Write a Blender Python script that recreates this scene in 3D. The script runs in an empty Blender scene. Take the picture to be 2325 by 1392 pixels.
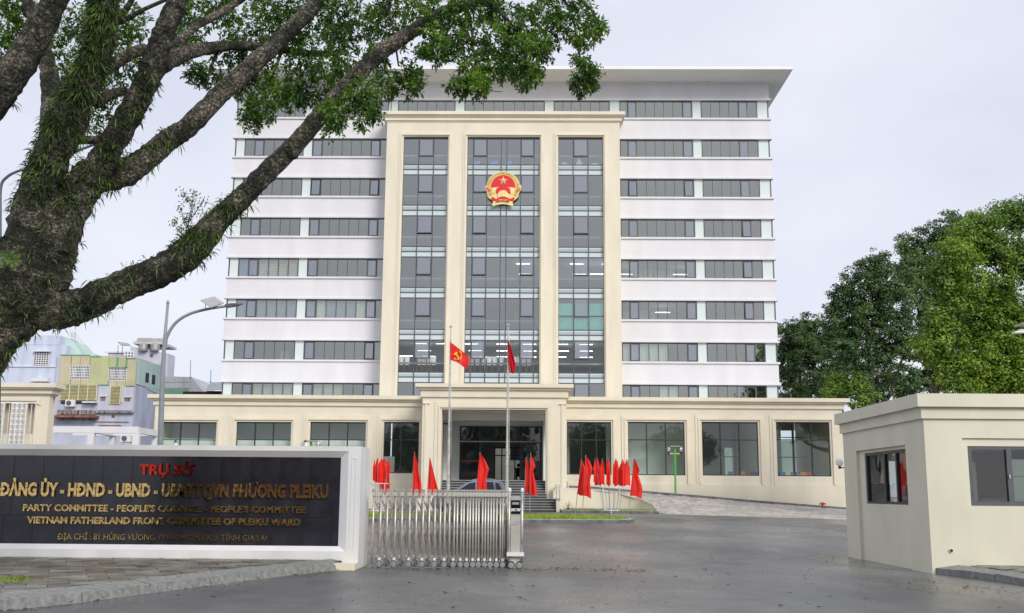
import bpy, math, random
import numpy as np
from mathutils import Vector, Matrix
R_ = math.radians
rnd = random.Random(7)
rng = np.random.default_rng(11)
sc = bpy.context.scene
C = sc.collection
PI = math.pi

# ------------------------------------------------------------------ camera
F_PX, PW, PH = 2391.0, 2325.0, 1392.0
CAM = Vector((0, 0, 1.6))
cam_m = Matrix.Rotation(R_(.95), 4, 'Z') @ Matrix.Rotation(R_(90 + 10.02), 4, 'X') @ Matrix.Rotation(R_(.44), 4, 'Z')
cd = bpy.data.cameras.new('camera')
cd.sensor_width = 36; cd.lens = F_PX / PW * 36; cd.clip_start = .1; cd.clip_end = 3000
cam = bpy.data.objects.new('camera', cd); C.objects.link(cam)
cam.matrix_world = Matrix.Translation(CAM) @ cam_m
sc.camera = cam
CR = cam_m.to_3x3()

# ------------------------------------------------------------------ sky, sun, exposure
SUN_EL, SUN_ROT = 31, 150          # soft light from behind the camera, a little to the right
w = bpy.data.worlds.new('World'); sc.world = w; w.use_nodes = True
nt = w.node_tree; nt.nodes.clear()
out = nt.nodes.new('ShaderNodeOutputWorld'); bg = nt.nodes.new('ShaderNodeBackground')
sky = nt.nodes.new('ShaderNodeTexSky'); sky.sky_type = 'NISHITA'; sky.sun_disc = False
sky.sun_elevation = R_(SUN_EL); sky.sun_rotation = R_(SUN_ROT)
tc = nt.nodes.new('ShaderNodeTexCoord'); mp = nt.nodes.new('ShaderNodeMapping'); mp.inputs['Scale'].default_value = (1, 1, 2.2)
no = nt.nodes.new('ShaderNodeTexNoise'); no.inputs['Scale'].default_value = 2.2; no.inputs['Detail'].default_value = 5
rp = nt.nodes.new('ShaderNodeValToRGB')
rp.color_ramp.elements[0].position = .3; rp.color_ramp.elements[0].color = (4.5, 4.7, 5.6, 1)
rp.color_ramp.elements[1].position = .72; rp.color_ramp.elements[1].color = (5.9, 6.0, 6.5, 1)
mx = nt.nodes.new('ShaderNodeMix'); mx.data_type = 'RGBA'; mx.inputs[0].default_value = .94
nt.links.new(tc.outputs['Generated'], mp.inputs[0]); nt.links.new(mp.outputs[0], no.inputs['Vector'])
nt.links.new(no.outputs[0], rp.inputs[0]); nt.links.new(sky.outputs[0], mx.inputs[6]); nt.links.new(rp.outputs[0], mx.inputs[7])
nt.links.new(mx.outputs[2], bg.inputs[0]); bg.inputs[1].default_value = .1
nt.links.new(bg.outputs[0], out.inputs[0])
sl = bpy.data.lights.new('sun', 'SUN'); sl.energy = 1.5; sl.angle = R_(24); sl.color = (1, .96, .88)
so = bpy.data.objects.new('sun', sl); C.objects.link(so)
a = R_(SUN_ROT); dsun = Vector((math.sin(a) * math.cos(R_(SUN_EL)), math.cos(a) * math.cos(R_(SUN_EL)), math.sin(R_(SUN_EL))))
so.rotation_euler = dsun.to_track_quat('Z', 'Y').to_euler()
sc.view_settings.view_transform = 'Standard'; sc.view_settings.look = 'None'
sc.view_settings.gamma = 1; sc.view_settings.use_curve_mapping = False; sc.view_settings.exposure = 0.66

# ------------------------------------------------------------------ helpers
def at(px, py, Y):
    """photo pixel -> world point on the plane Y"""
    d = CR @ Vector(((px - PW / 2) / F_PX, -(py - PH / 2) / F_PX, -1))
    return CAM + d * (Y / d.y)
def aX(px, py, Y): return at(px, py, Y).x
def aZ(px, py, Y): return at(px, py, Y).z
def gz(Y): return 0 if Y < 28 else min(.54, .018 * (Y - 28))

WP = {}
def empty(name, loc):
    o = bpy.data.objects.new(name, None); C.objects.link(o); o.location = loc; o.empty_display_size = .3
    WP[o.name] = Vector(loc); return o
def tag(o, label=None, cat=None, group=None, kind=None):
    if label: o['label'] = label
    if cat: o['category'] = cat
    if group: o['group'] = group
    if kind: o['kind'] = kind
    return o
def thing(name, label, cat, loc, group=None):
    return tag(empty(name, loc), label, cat, group)
def link(name, me, parent=None, loc=(0, 0, 0)):
    """mesh whose vertices are relative to world point loc"""
    o = bpy.data.objects.new(name, me); C.objects.link(o); loc = Vector(loc)
    WP[o.name] = loc
    if parent is not None:
        o.parent = parent; o.location = loc - WP[parent.name]
    else: o.location = loc
    return o
def copy_tree(o, parent=None):
    c = o.copy(); C.objects.link(c); WP[c.name] = WP[o.name].copy()
    if parent is not None: c.parent = parent
    for ch in list(o.children): copy_tree(ch, c)
    return c

class MB:
    def __init__(s): s.v = []; s.f = []; s.m = []; s.mi = 0
    def face(s, idx): s.f.append(idx); s.m.append(s.mi)
    def quad(s, a, b, c, d):
        n = len(s.v); s.v += [tuple(a), tuple(b), tuple(c), tuple(d)]; s.face((n, n + 1, n + 2, n + 3))
    def box(s, x0, x1, y0, y1, z0, z1):
        n = len(s.v)
        s.v += [(x0, y0, z0), (x1, y0, z0), (x1, y1, z0), (x0, y1, z0), (x0, y0, z1), (x1, y0, z1), (x1, y1, z1), (x0, y1, z1)]
        for q in ((0, 3, 2, 1), (4, 5, 6, 7), (0, 1, 5, 4), (1, 2, 6, 5), (2, 3, 7, 6), (3, 0, 4, 7)): s.face(tuple(n + i for i in q))
        return s
    def prism(s, poly, z0, z1):
        """poly ccw in xy; z0/z1 numbers or callables"""
        n = len(s.v); k = len(poly)
        g = lambda z, p: z(p) if callable(z) else z
        s.v += [(p[0], p[1], g(z0, p)) for p in poly] + [(p[0], p[1], g(z1, p)) for p in poly]
        s.face(tuple(n + i for i in range(k - 1, -1, -1))); s.face(tuple(n + k + i for i in range(k)))
        for i in range(k):
            j = (i + 1) % k; s.face((n + i, n + j, n + k + j, n + k + i))
        return s
    def plate(s, poly, y0, y1):
        """poly in xz (ccw seen from -Y), front y0, back y1"""
        n = len(s.v); k = len(poly)
        s.v += [(p[0], y0, p[1]) for p in poly] + [(p[0], y1, p[1]) for p in poly]
        s.face(tuple(n + i for i in range(k))); s.face(tuple(n + k + i for i in range(k - 1, -1, -1)))
        for i in range(k):
            j = (i + 1) % k; s.face((n + j, n + i, n + k + i, n + k + j))
        return s
    def tube(s, pts, rad, n=8, cap=True, wob=0, seed=0):
        pts = [Vector(p) for p in pts]
        if not hasattr(rad, '__len__'): rad = [rad] * len(pts)
        r2 = random.Random(seed); base = len(s.v)
        t0 = (pts[1] - pts[0]).normalized()
        u = t0.orthogonal().normalized()
        for i, p in enumerate(pts):
            t = (pts[min(i + 1, len(pts) - 1)] - pts[max(i - 1, 0)]).normalized()
            u = (u - t * u.dot(t)).normalized(); v = t.cross(u)
            for k in range(n):
                a = 2 * PI * k / n; r = rad[i] * (1 + (r2.uniform(-wob, wob) if wob else 0))
                s.v.append(tuple(p + (u * math.cos(a) + v * math.sin(a)) * r))
        for i in range(len(pts) - 1):
            for k in range(n):
                k2 = (k + 1) % n; b = base + i * n
                s.face((b + k, b + k2, b + n + k2, b + n + k))
        if cap:
            s.face(tuple(base + k for k in range(n - 1, -1, -1)))
            b = base + (len(pts) - 1) * n; s.face(tuple(b + k for k in range(n)))
        return s
    def bar(s, p, q, w, h=None):
        """box bar from p to q with section w x h"""
        p = Vector(p); q = Vector(q); h = h or w; t = (q - p).normalized()
        up = Vector((0, 0, 1)) if abs(t.z) < .9 else Vector((0, 1, 0))
        a = t.cross(up).normalized() * w / 2; b = a.cross(t).normalized() * h / 2
        n = len(s.v)
        for c in (p, q): s.v += [tuple(c - a - b), tuple(c + a - b), tuple(c + a + b), tuple(c - a + b)]
        for f in ((0, 1, 2, 3), (7, 6, 5, 4), (0, 4, 5, 1), (1, 5, 6, 2), (2, 6, 7, 3), (3, 7, 4, 0)): s.face(tuple(n + i for i in f))
        return s
    def lathe(s, prof, n=16, c=(0, 0, 0), axis='z'):
        base = len(s.v)
        for r, z in prof:
            for k in range(n):
                a = 2 * PI * k / n; x, y = r * math.cos(a), r * math.sin(a)
                s.v.append((c[0] + x, c[1] + y, c[2] + z) if axis == 'z' else (c[0] + x, c[1] + z, c[2] - y) if axis == 'y' else (c[0] + z, c[1] + x, c[2] + y))
        for i in range(len(prof) - 1):
            for k in range(n):
                k2 = (k + 1) % n; b = base + i * n; s.face((b + k, b + k2, b + n + k2, b + n + k))
        s.face(tuple(base + k for k in range(n - 1, -1, -1)))
        b = base + (len(prof) - 1) * n; s.face(tuple(b + k for k in range(n)))
        return s
    def mesh(s, name, mats, smooth=False):
        me = bpy.data.meshes.new(name); me.from_pydata(s.v, [], s.f)
        for m in (mats if isinstance(mats, (list, tuple)) else [mats]): me.materials.append(m)
        me.polygons.foreach_set('material_index', s.m)
        if smooth: me.polygons.foreach_set('use_smooth', [True] * len(s.f))
        me.update(); return me
    def build(s, name, mats, parent=None, smooth=False, loc=(0, 0, 0)):
        return link(name, s.mesh(name, mats, smooth), parent, loc)

_bc = {}
def boxpart(name, x0, x1, y0, y1, z0, z1, mat, parent):
    dx, dy, dz = x1 - x0, y1 - y0, z1 - z0
    k = (name, round(dx, 2), round(dy, 3), round(dz, 2), mat.name)
    if k not in _bc:
        b = MB(); b.box(-dx / 2, dx / 2, -dy / 2, dy / 2, -dz / 2, dz / 2); _bc[k] = b.mesh(name, mat)
    return link(name, _bc[k], parent, ((x0 + x1) / 2, (y0 + y1) / 2, (z0 + z1) / 2))

def holed(b, x0, x1, z0, z1, y0, y1, holes):
    """wall slab in xz with rectangular holes (hx0,hx1,hz0,hz1)"""
    xs = sorted({x0, x1, *[h[0] for h in holes], *[h[1] for h in holes]}); xs = [x for x in xs if x0 <= x <= x1]
    zs = sorted({z0, z1, *[h[2] for h in holes], *[h[3] for h in holes]}); zs = [z for z in zs if z0 <= z <= z1]
    def solid(i, j):
        if i < 0 or j < 0 or i >= len(xs) - 1 or j >= len(zs) - 1: return False
        cx, cz = (xs[i] + xs[i + 1]) / 2, (zs[j] + zs[j + 1]) / 2
        return not any(h[0] < cx < h[1] and h[2] < cz < h[3] for h in holes)
    for i in range(len(xs) - 1):
        for j in range(len(zs) - 1):
            if not solid(i, j): continue
            a, c, d, e = xs[i], xs[i + 1], zs[j], zs[j + 1]
            b.quad((a, y0, d), (c, y0, d), (c, y0, e), (a, y0, e)); b.quad((c, y1, d), (a, y1, d), (a, y1, e), (c, y1, e))
            if not solid(i - 1, j): b.quad((a, y1, d), (a, y0, d), (a, y0, e), (a, y1, e))
            if not solid(i + 1, j): b.quad((c, y0, d), (c, y1, d), (c, y1, e), (c, y0, e))
            if not solid(i, j - 1): b.quad((a, y1, d), (c, y1, d), (c, y0, d), (a, y0, d))
            if not solid(i, j + 1): b.quad((a, y0, e), (c, y0, e), (c, y1, e), (a, y1, e))
    return b

def catmull(pts, rad, sub=6):
    P, Q = [], []
    n = len(pts)
    for i in range(n - 1):
        p0, p1, p2, p3 = pts[max(i - 1, 0)], pts[i], pts[i + 1], pts[min(i + 2, n - 1)]
        for k in range(sub):
            t = k / sub
            P.append(.5 * ((2 * p1) + (p2 - p0) * t + (2 * p0 - 5 * p1 + 4 * p2 - p3) * t * t + (3 * p1 - p0 - 3 * p2 + p3) * t ** 3))
            Q.append(rad[i] * (1 - t) + rad[i + 1] * t)
    P.append(pts[-1]); Q.append(rad[-1]); return P, Q

# ------------------------------------------------------------------ materials
def mat(name, col, rough=.6, var=.06, scale=3.0, bump=0, bscale=40, metal=0, spec=.5, col2=None, detail=5, stretch=(1, 1, 1)):
    m = bpy.data.materials.new(name); m.use_nodes = True; n = m.node_tree.nodes; l = m.node_tree.links
    b = n['Principled BSDF']; b.inputs['Roughness'].default_value = rough; b.inputs['Metallic'].default_value = metal
    b.inputs['Specular IOR Level'].default_value = spec
    t = n.new('ShaderNodeTexCoord'); mpn = n.new('ShaderNodeMapping'); mpn.inputs['Scale'].default_value = stretch
    l.new(t.outputs['Object'], mpn.inputs[0])
    ns = n.new('ShaderNodeTexNoise'); ns.inputs['Scale'].default_value = scale; ns.inputs['Detail'].default_value = detail
    l.new(mpn.outputs[0], ns.inputs['Vector'])
    r = n.new('ShaderNodeValToRGB'); c2 = col2 or tuple(c * (1 - 2.2 * var) for c in col)
    r.color_ramp.elements[0].position = .32; r.color_ramp.elements[0].color = (*c2, 1)
    r.color_ramp.elements[1].position = .66; r.color_ramp.elements[1].color = (*(min(1, c * (1 + var)) for c in col), 1)
    l.new(ns.outputs[0], r.inputs[0]); l.new(r.outputs[0], b.inputs['Base Color'])
    if bump:
        nb = n.new('ShaderNodeTexNoise'); nb.inputs['Scale'].default_value = bscale; nb.inputs['Detail'].default_value = 4
        l.new(mpn.outputs[0], nb.inputs['Vector'])
        bp = n.new('ShaderNodeBump'); bp.inputs['Strength'].default_value = bump; bp.inputs['Distance'].default_value = .02
        l.new(nb.outputs[0], bp.inputs['Height']); l.new(bp.outputs[0], b.inputs['Normal'])
    return m
def emit(name, col, s):
    m = bpy.data.materials.new(name); m.use_nodes = True; n = m.node_tree.nodes
    b = n['Principled BSDF']; b.inputs['Base Color'].default_value = (*col, 1); b.inputs['Emission Color'].default_value = (*col, 1); b.inputs['Emission Strength'].default_value = s
    return m
def glass(name, tint, refl, rc=(.9, .92, .95), rough=.015, fres=1.5, wave=.02):
    m = bpy.data.materials.new(name); m.use_nodes = True; n = m.node_tree.nodes; l = m.node_tree.links; n.clear()
    o = n.new('ShaderNodeOutputMaterial'); mixn = n.new('ShaderNodeMixShader'); tr = n.new('ShaderNodeBsdfTransparent'); gl = n.new('ShaderNodeBsdfGlossy')
    tr.inputs[0].default_value = (*tint, 1); gl.inputs[0].default_value = (*rc, 1); gl.inputs['Roughness'].default_value = rough
    lw = n.new('ShaderNodeLayerWeight'); po = n.new('ShaderNodeMath'); po.operation = 'POWER'; po.inputs[1].default_value = 4; l.new(lw.outputs['Facing'], po.inputs[0])
    ml = n.new('ShaderNodeMath'); ml.operation = 'MULTIPLY_ADD'; ml.inputs[1].default_value = .9 - refl; ml.inputs[2].default_value = refl + .03; l.new(po.outputs[0], ml.inputs[0])
    ge = n.new('ShaderNodeNewGeometry'); iv = n.new('ShaderNodeMath'); iv.operation = 'SUBTRACT'; iv.inputs[0].default_value = 1; l.new(ge.outputs['Backfacing'], iv.inputs[1])
    ma = n.new('ShaderNodeMath'); ma.operation = 'MULTIPLY'; ma.use_clamp = True; l.new(ml.outputs[0], ma.inputs[0]); l.new(iv.outputs[0], ma.inputs[1])
    l.new(ma.outputs[0], mixn.inputs[0]); l.new(tr.outputs[0], mixn.inputs[1]); l.new(gl.outputs[0], mixn.inputs[2]); l.new(mixn.outputs[0], o.inputs[0])
    t = n.new('ShaderNodeTexCoord'); nb = n.new('ShaderNodeTexNoise'); nb.inputs['Scale'].default_value = .8
    l.new(t.outputs['Object'], nb.inputs['Vector']); bp = n.new('ShaderNodeBump'); bp.inputs['Strength'].default_value = wave * 10; bp.inputs['Distance'].default_value = .02
    l.new(nb.outputs[0], bp.inputs['Height']); l.new(bp.outputs[0], gl.inputs['Normal'])
    return m
def leafmat(name, cols, trans=.35, rough=.45, patch=1.2):
    """cols: list of colours picked per leaf; larger patches shift the mix"""
    m = bpy.data.materials.new(name); m.use_nodes = True; n = m.node_tree.nodes; l = m.node_tree.links; n.clear()
    o = n.new('ShaderNodeOutputMaterial'); g = n.new('ShaderNodeNewGeometry'); r = n.new('ShaderNodeValToRGB')
    t = n.new('ShaderNodeTexCoord'); ns = n.new('ShaderNodeTexNoise'); ns.inputs['Scale'].default_value = patch
    l.new(t.outputs['Object'], ns.inputs['Vector'])
    ad = n.new('ShaderNodeMath'); ad.operation = 'MULTIPLY_ADD'; ad.inputs[1].default_value = .55; l.new(g.outputs['Random Per Island'], ad.inputs[0])
    m2 = n.new('ShaderNodeMath'); m2.operation = 'MULTIPLY_ADD'; m2.inputs[1].default_value = 1.6; m2.inputs[2].default_value = -.58
    l.new(ns.outputs[0], m2.inputs[0]); l.new(m2.outputs[0], ad.inputs[2]); l.new(ad.outputs[0], r.inputs[0])
    el = r.color_ramp.elements
    while len(el) < len(cols): el.new(.5)
    for i, c in enumerate(cols): el[i].position = i / (len(cols) - 1); el[i].color = (*c, 1)
    p = n.new('ShaderNodeBsdfPrincipled'); p.inputs['Roughness'].default_value = rough; p.inputs['Specular IOR Level'].default_value = .4
    tl = n.new('ShaderNodeBsdfTranslucent'); mixn = n.new('ShaderNodeMixShader'); mixn.inputs[0].default_value = trans
    l.new(r.outputs[0], p.inputs['Base Color']); l.new(r.outputs[0], tl.inputs[0])
    l.new(p.outputs[0], mixn.inputs[1]); l.new(tl.outputs[0], mixn.inputs[2]); l.new(mixn.outputs[0], o.inputs[0])
    return m

M = {}
M['cream'] = mat('cream_render', (.76, .695, .555), .7, .035, .9, .08, 60, stretch=(1, 1, .3), detail=8)
M['cream_light'] = mat('cream_trim_paint', (.77, .70, .55), .7, .03, .8, .05, 60)
M['booth'] = mat('booth_cream_paint', (.70, .67, .53), .65, .035, 1.1, .15, 60, stretch=(1, 1, .5), detail=9)
M['white'] = mat('white_wall_paint', (.74, .73, .755), .6, .028, .9, .05, 50, stretch=(1, 1, .25), detail=8)
M['white_dirty'] = mat('weathered_white_paint', (.74, .74, .73), .6, .05, 1.4, .1, 40, stretch=(1, 1, .35))
M['soffit'] = mat('soffit_plaster', (.86, .86, .84), .7, .02, .5)
M['frame'] = mat('grey_aluminium_frame', (.10, .105, .12), .4, .05, 5, metal=.3)
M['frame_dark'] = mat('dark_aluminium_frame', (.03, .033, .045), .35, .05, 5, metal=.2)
M['pale_panel'] = mat('pale_glass_panel', (.66, .74, .72), .25, .02, 1)
M['spandrel'] = mat('spandrel_glass', (.60, .68, .69), .15, .03, .8)
M['spandrel2'] = mat('spandrel_glass_ribbed', (.42, .50, .52), .12, .05, .8)
M['glass'] = glass('tinted_window_glass', (.80, .83, .80), .29, (.95, .96, .88))
M['glass_cw'] = glass('curtain_wall_glass', (.78, .83, .85), .27, (.93, .96, .92))
M['glass_clear'] = glass('clear_lower_glass', (.90, .93, .93), .08, (.93, .96, .92))
M['glass_vent'] = glass('vent_sash_glass', (.62, .64, .66), .36)
M['glass_pod'] = glass('podium_glass', (.92, .96, .93), .07, (.85, .92, .88))
M['glass_dark'] = glass('lobby_glass', (.7, .74, .72), .05)
M['glass_booth'] = glass('booth_glass', (.7, .74, .72), .06)
M['room'] = mat('room_wall', (.5, .5, .5), .8, .1, .5)
M['room_ceiling'] = mat('room_ceiling', (.6, .61, .62), .8, .03, .5)
M['room_floor'] = mat('room_floor', (.4, .4, .39), .5, .1, .5)
M['room_white'] = mat('room_white_wall', (.80, .83, .81), .7, .04, .5)
M['lamp'] = emit('fluorescent_tube', (.95, 1, .98), 2.6)
M['blind_green'] = mat('green_roller_blind', (.12, .72, .50), .7, .04, 2)
M['blind_blue'] = mat('blue_grey_curtain', (.32, .44, .60), .8, .1, 2, stretch=(6, 1, .2))
M['blind_deepblue'] = mat('blue_curtain', (.12, .36, .80), .8, .08, 2, stretch=(6, 1, .2))
M['blind_pale'] = mat('pale_green_curtain', (.78, .90, .88), .8, .08, 2, stretch=(8, 1, .2))
M['blind_slat'] = mat('beige_blind_slat', (.78, .74, .64), .6, .04, 2)
M['wood'] = mat('brown_wood', (.13, .035, .02), .4, .2, 6)
M['chair_cover'] = mat('white_chair_cover', (.88, .84, .82), .7, .05, 4)
M['cabinet'] = mat('grey_cabinet', (.78, .80, .80), .5, .03, 2)
M['granite_step'] = mat('dark_granite_step', (.055, .06, .065), .35, .2, 4, .1, 80)
M['steel'] = mat('stainless_steel', (.60, .575, .53), .45, .12, 8, .03, 60, metal=.6)
M['steel_dull'] = mat('galvanised_steel', (.42, .44, .46), .45, .08, 5, metal=.7)
M['white_metal'] = mat('white_painted_metal', (.78, .77, .74), .4, .04, 5)
M['red'] = mat('red_flag_cloth', (.90, .028, .018), .5, .10, 2)
M['crimson'] = mat('crimson_flag_cloth', (.66, .008, .03), .6, .10, 3)
for k_ in ('red', 'crimson'):
    n_ = M[k_].node_tree.nodes; l_ = M[k_].node_tree.links; pb_ = n_['Principled BSDF']; ou_ = [x for x in n_ if x.type == 'OUTPUT_MATERIAL'][0]
    tl_ = n_.new('ShaderNodeBsdfTranslucent'); tl_.inputs[0].default_value = (.9, .03, .02, 1); mm_ = n_.new('ShaderNodeMixShader'); mm_.inputs[0].default_value = .25
    l_.new(pb_.outputs[0], mm_.inputs[1]); l_.new(tl_.outputs[0], mm_.inputs[2]); l_.new(mm_.outputs[0], ou_.inputs[0])
M['gold'] = mat('polished_gold_letter', (.80, .56, .22), .12, .1, 7, .5, 5, metal=1)
M['gold_paint'] = mat('gold_paint', (.90, .72, .30), .4, .10, 9, .1, 20, metal=.1)
M['gold_flag'] = mat('yellow_flag_print', (.85, .62, .02), .6, .05, 5)
M['red_metal'] = mat('red_mirror_letter', (.75, .05, .03), .15, .15, 6, .2, 9, metal=1)
M['red_paint'] = mat('red_enamel', (.72, .012, .02), .4, .06, 4)
M['granite'] = mat('black_granite', (.020, .021, .027), .16, .25, 2.2, .04, 3, spec=.6, col2=(.010, .010, .014))
M['joint'] = mat('pale_joint_grout', (.16, .16, .17), .7, .2, 9)
M['asphalt'] = None
M['kerb'] = mat('weathered_kerb_stone', (.255, .26, .245), .65, .10, 12, .35, 40, col2=(.155, .16, .15), detail=9)
M['kerb_dark'] = mat('dark_granite_kerb', (.15, .155, .17), .5, .2, 3, .2, 30)
M['kerb_top'] = mat('pale_kerb_top', (.42, .42, .40), .6, .1, 3, .2, 30)
M['soil'] = mat('damp_sand_joint', (.075, .070, .055), .9, .3, 5, .5, 40)
M['paver'] = [mat('sidewalk_paver_%s' % k, c, .42, .28, 2.4, .3, 26, col2=c2) for k, c, c2 in
              (('a', (.18, .165, .135), (.07, .062, .045)), ('b', (.14, .125, .095), (.06, .052, .036)), ('c', (.23, .23, .22), (.10, .10, .09)))]
M['ramp_stone'] = [mat('ramp_stone_%s' % k, c, .7, .14, 3, .3, 20) for k, c in (('a', (.50, .46, .41)), ('b', (.42, .40, .37)), ('c', (.56, .51, .46)))]
M['grass'] = leafmat('grass_blade', [(.16, .25, .03), (.28, .40, .04), (.45, .50, .10)], .3)
M['turf'] = mat('turf_soil', (.26, .34, .06), .9, .3, 3, .4, 30)
def bark():
    m = bpy.data.materials.new('mossy_bark'); m.use_nodes = True; n = m.node_tree.nodes; l = m.node_tree.links
    b = n['Principled BSDF']; b.inputs['Roughness'].default_value = .9; t = n.new('ShaderNodeTexCoord')
    def noise(s_, d, r=.6):
        x = n.new('ShaderNodeTexNoise'); x.inputs['Scale'].default_value = s_; x.inputs['Detail'].default_value = d; x.inputs['Roughness'].default_value = r; l.new(t.outputs['Object'], x.inputs['Vector']); return x.outputs[0]
    def ramp(src, stops):
        r = n.new('ShaderNodeValToRGB'); e = r.color_ramp.elements
        while len(e) < len(stops): e.new(.5)
        for i, (p, c) in enumerate(stops): e[i].position = p; e[i].color = (*c, 1)
        l.new(src, r.inputs[0]); return r.outputs[0]
    fine = ramp(noise(24, 8, .75), [(.37, (.014, .013, .011)), (.46, (.070, .062, .050)), (.53, (.16, .142, .118)), (.62, (.46, .42, .36))])
    big = ramp(noise(2.3, 7, .7), [(.43, (.11, .14, .08)), (.50, (.36, .40, .30)), (.60, (1.1, 1.07, 1.02))])
    x = n.new('ShaderNodeMix'); x.data_type = 'RGBA'; x.blend_type = 'MULTIPLY'; x.inputs[0].default_value = 1; l.new(fine, x.inputs[6]); l.new(big, x.inputs[7]); l.new(x.outputs[2], b.inputs['Base Color'])
    vo = n.new('ShaderNodeTexVoronoi'); vo.inputs['Scale'].default_value = 16; l.new(t.outputs['Object'], vo.inputs['Vector'])
    ad = n.new('ShaderNodeMath'); ad.operation = 'ADD'; l.new(vo.outputs[0], ad.inputs[0]); l.new(noise(40, 6, .7), ad.inputs[1])
    bp = n.new('ShaderNodeBump'); bp.inputs['Strength'].default_value = 1; bp.inputs['Distance'].default_value = .05; l.new(ad.outputs[0], bp.inputs['Height']); l.new(bp.outputs[0], b.inputs['Normal'])
    return m
M['bark'] = bark()
M['bark2'] = mat('distant_bark', (.07, .055, .045), .9, .3, 6)
M['leaf'] = leafmat('almond_leaf', [(.026, .062, .020), (.060, .135, .028), (.15, .29, .042), (.34, .50, .08)], .40, patch=1.6)
M['fern'] = leafmat('strap_fern', [(.018, .035, .012), (.065, .12, .025), (.20, .30, .06)], .3, patch=3)
M['leaf_far'] = leafmat('dark_crown_leaf', [(.045, .090, .040), (.075, .145, .050), (.12, .21, .062), (.22, .31, .09)], .25, patch=.35)
M['leaf_bright'] = leafmat('bright_crown_leaf', [(.06, .12, .018), (.13, .24, .026), (.23, .37, .04), (.36, .50, .07)], .3, patch=.3)
M['litter'] = leafmat('fallen_leaf', [(.03, .022, .015), (.22, .16, .06), (.50, .46, .34)], .1, patch=14)
M['black'] = mat('black_plastic', (.015, .015, .017), .4, .1, 5)
M['tyre'] = mat('rubber', (.02, .02, .02), .8, .1, 5)
M['screen'] = mat('black_display', (.012, .012, .016), .1, .05, 5)
M['white_text'] = emit('white_display_text', (.9, .9, .9), .35)
M['car'] = mat('silver_blue_car_paint', (.20, .225, .28), .3, .03, 2, metal=.6)
M['car_glass'] = glass('car_glass', (.25, .28, .32), .12)
M['green_pole'] = mat('green_painted_pole', (.06, .42, .05), .4, .05, 5)
M['globe'] = glass('clear_globe', (.85, .88, .9), .12)
M['yellow_wood'] = mat('yellow_cross_arm', (.6, .42, .12), .5, .1, 5)
M['grey_pole'] = mat('grey_painted_pole', (.27, .29, .32), .45, .05, 5)
M['dark_pole'] = mat('dark_grey_pole', (.09, .10, .12), .4, .05, 5)
M['solar'] = mat('solar_panel_back', (.38, .38, .36), .5, .04, 5)
M['lt_blue'] = mat('light_blue_render', (.58, .63, .76), .8, .06, .8, stretch=(3, 1, .3))
M['blue_gray'] = mat('washed_blue_render', (.52, .56, .68), .8, .1, .8, stretch=(2, 1, .4))
M['lavender'] = mat('lavender_plaster', (.56, .55, .64), .8, .05, .8, stretch=(2, 1, .4))
M['mint'] = mat('mint_render', (.52, .69, .62), .8, .05, 1, stretch=(2, 2, .4))
M['olive'] = mat('olive_cladding', (.50, .52, .28), .6, .05, 1)
M['ochre'] = mat('ochre_cladding', (.56, .51, .33), .6, .05, 1)
M['jade'] = mat('jade_cladding_strip', (.18, .40, .28), .6, .05, 1)
M['rust'] = mat('rusty_sheet', (.34, .12, .09), .8, .3, 5, .2, 30)
M['mould'] = mat('mould_stained_concrete', (.30, .27, .25), .9, .4, 3, stretch=(3, 1, .5))
M['louver'] = mat('yellow_louver', (.62, .58, .30), .6, .1, 3)
M['concrete'] = mat('pale_concrete', (.52, .53, .54), .8, .06, .6)
M['tank'] = mat('stainless_tank', (.42, .40, .37), .45, .08, 3, metal=.5)
M['dark_void'] = mat('dark_opening', (.03, .03, .035), .8, .1, 2)
M['hydrant'] = mat('red_hydrant_paint', (.45, .03, .02), .5, .1, 8)
M['paper'] = mat('white_poster_paper', (.62, .62, .62), .7, .03, 3)
M['poster_red'] = mat('red_poster', (.62, .05, .04), .6, .15, 5)
M['cloth_black'] = mat('black_clothing', (.015, .015, .018), .8, .1, 9)
M['skin'] = mat('skin', (.35, .2, .13), .5, .05, 9)
M['plastic_blue'] = mat('blue_chair_plastic', (.03, .15, .4), .4, .05, 5)
M['plastic_orange'] = mat('orange_chair_plastic', (.6, .2, .05), .4, .05, 5)
M['yellow_house'] = mat('pale_yellow_house', (.75, .76, .55), .8, .05, 1)

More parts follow.
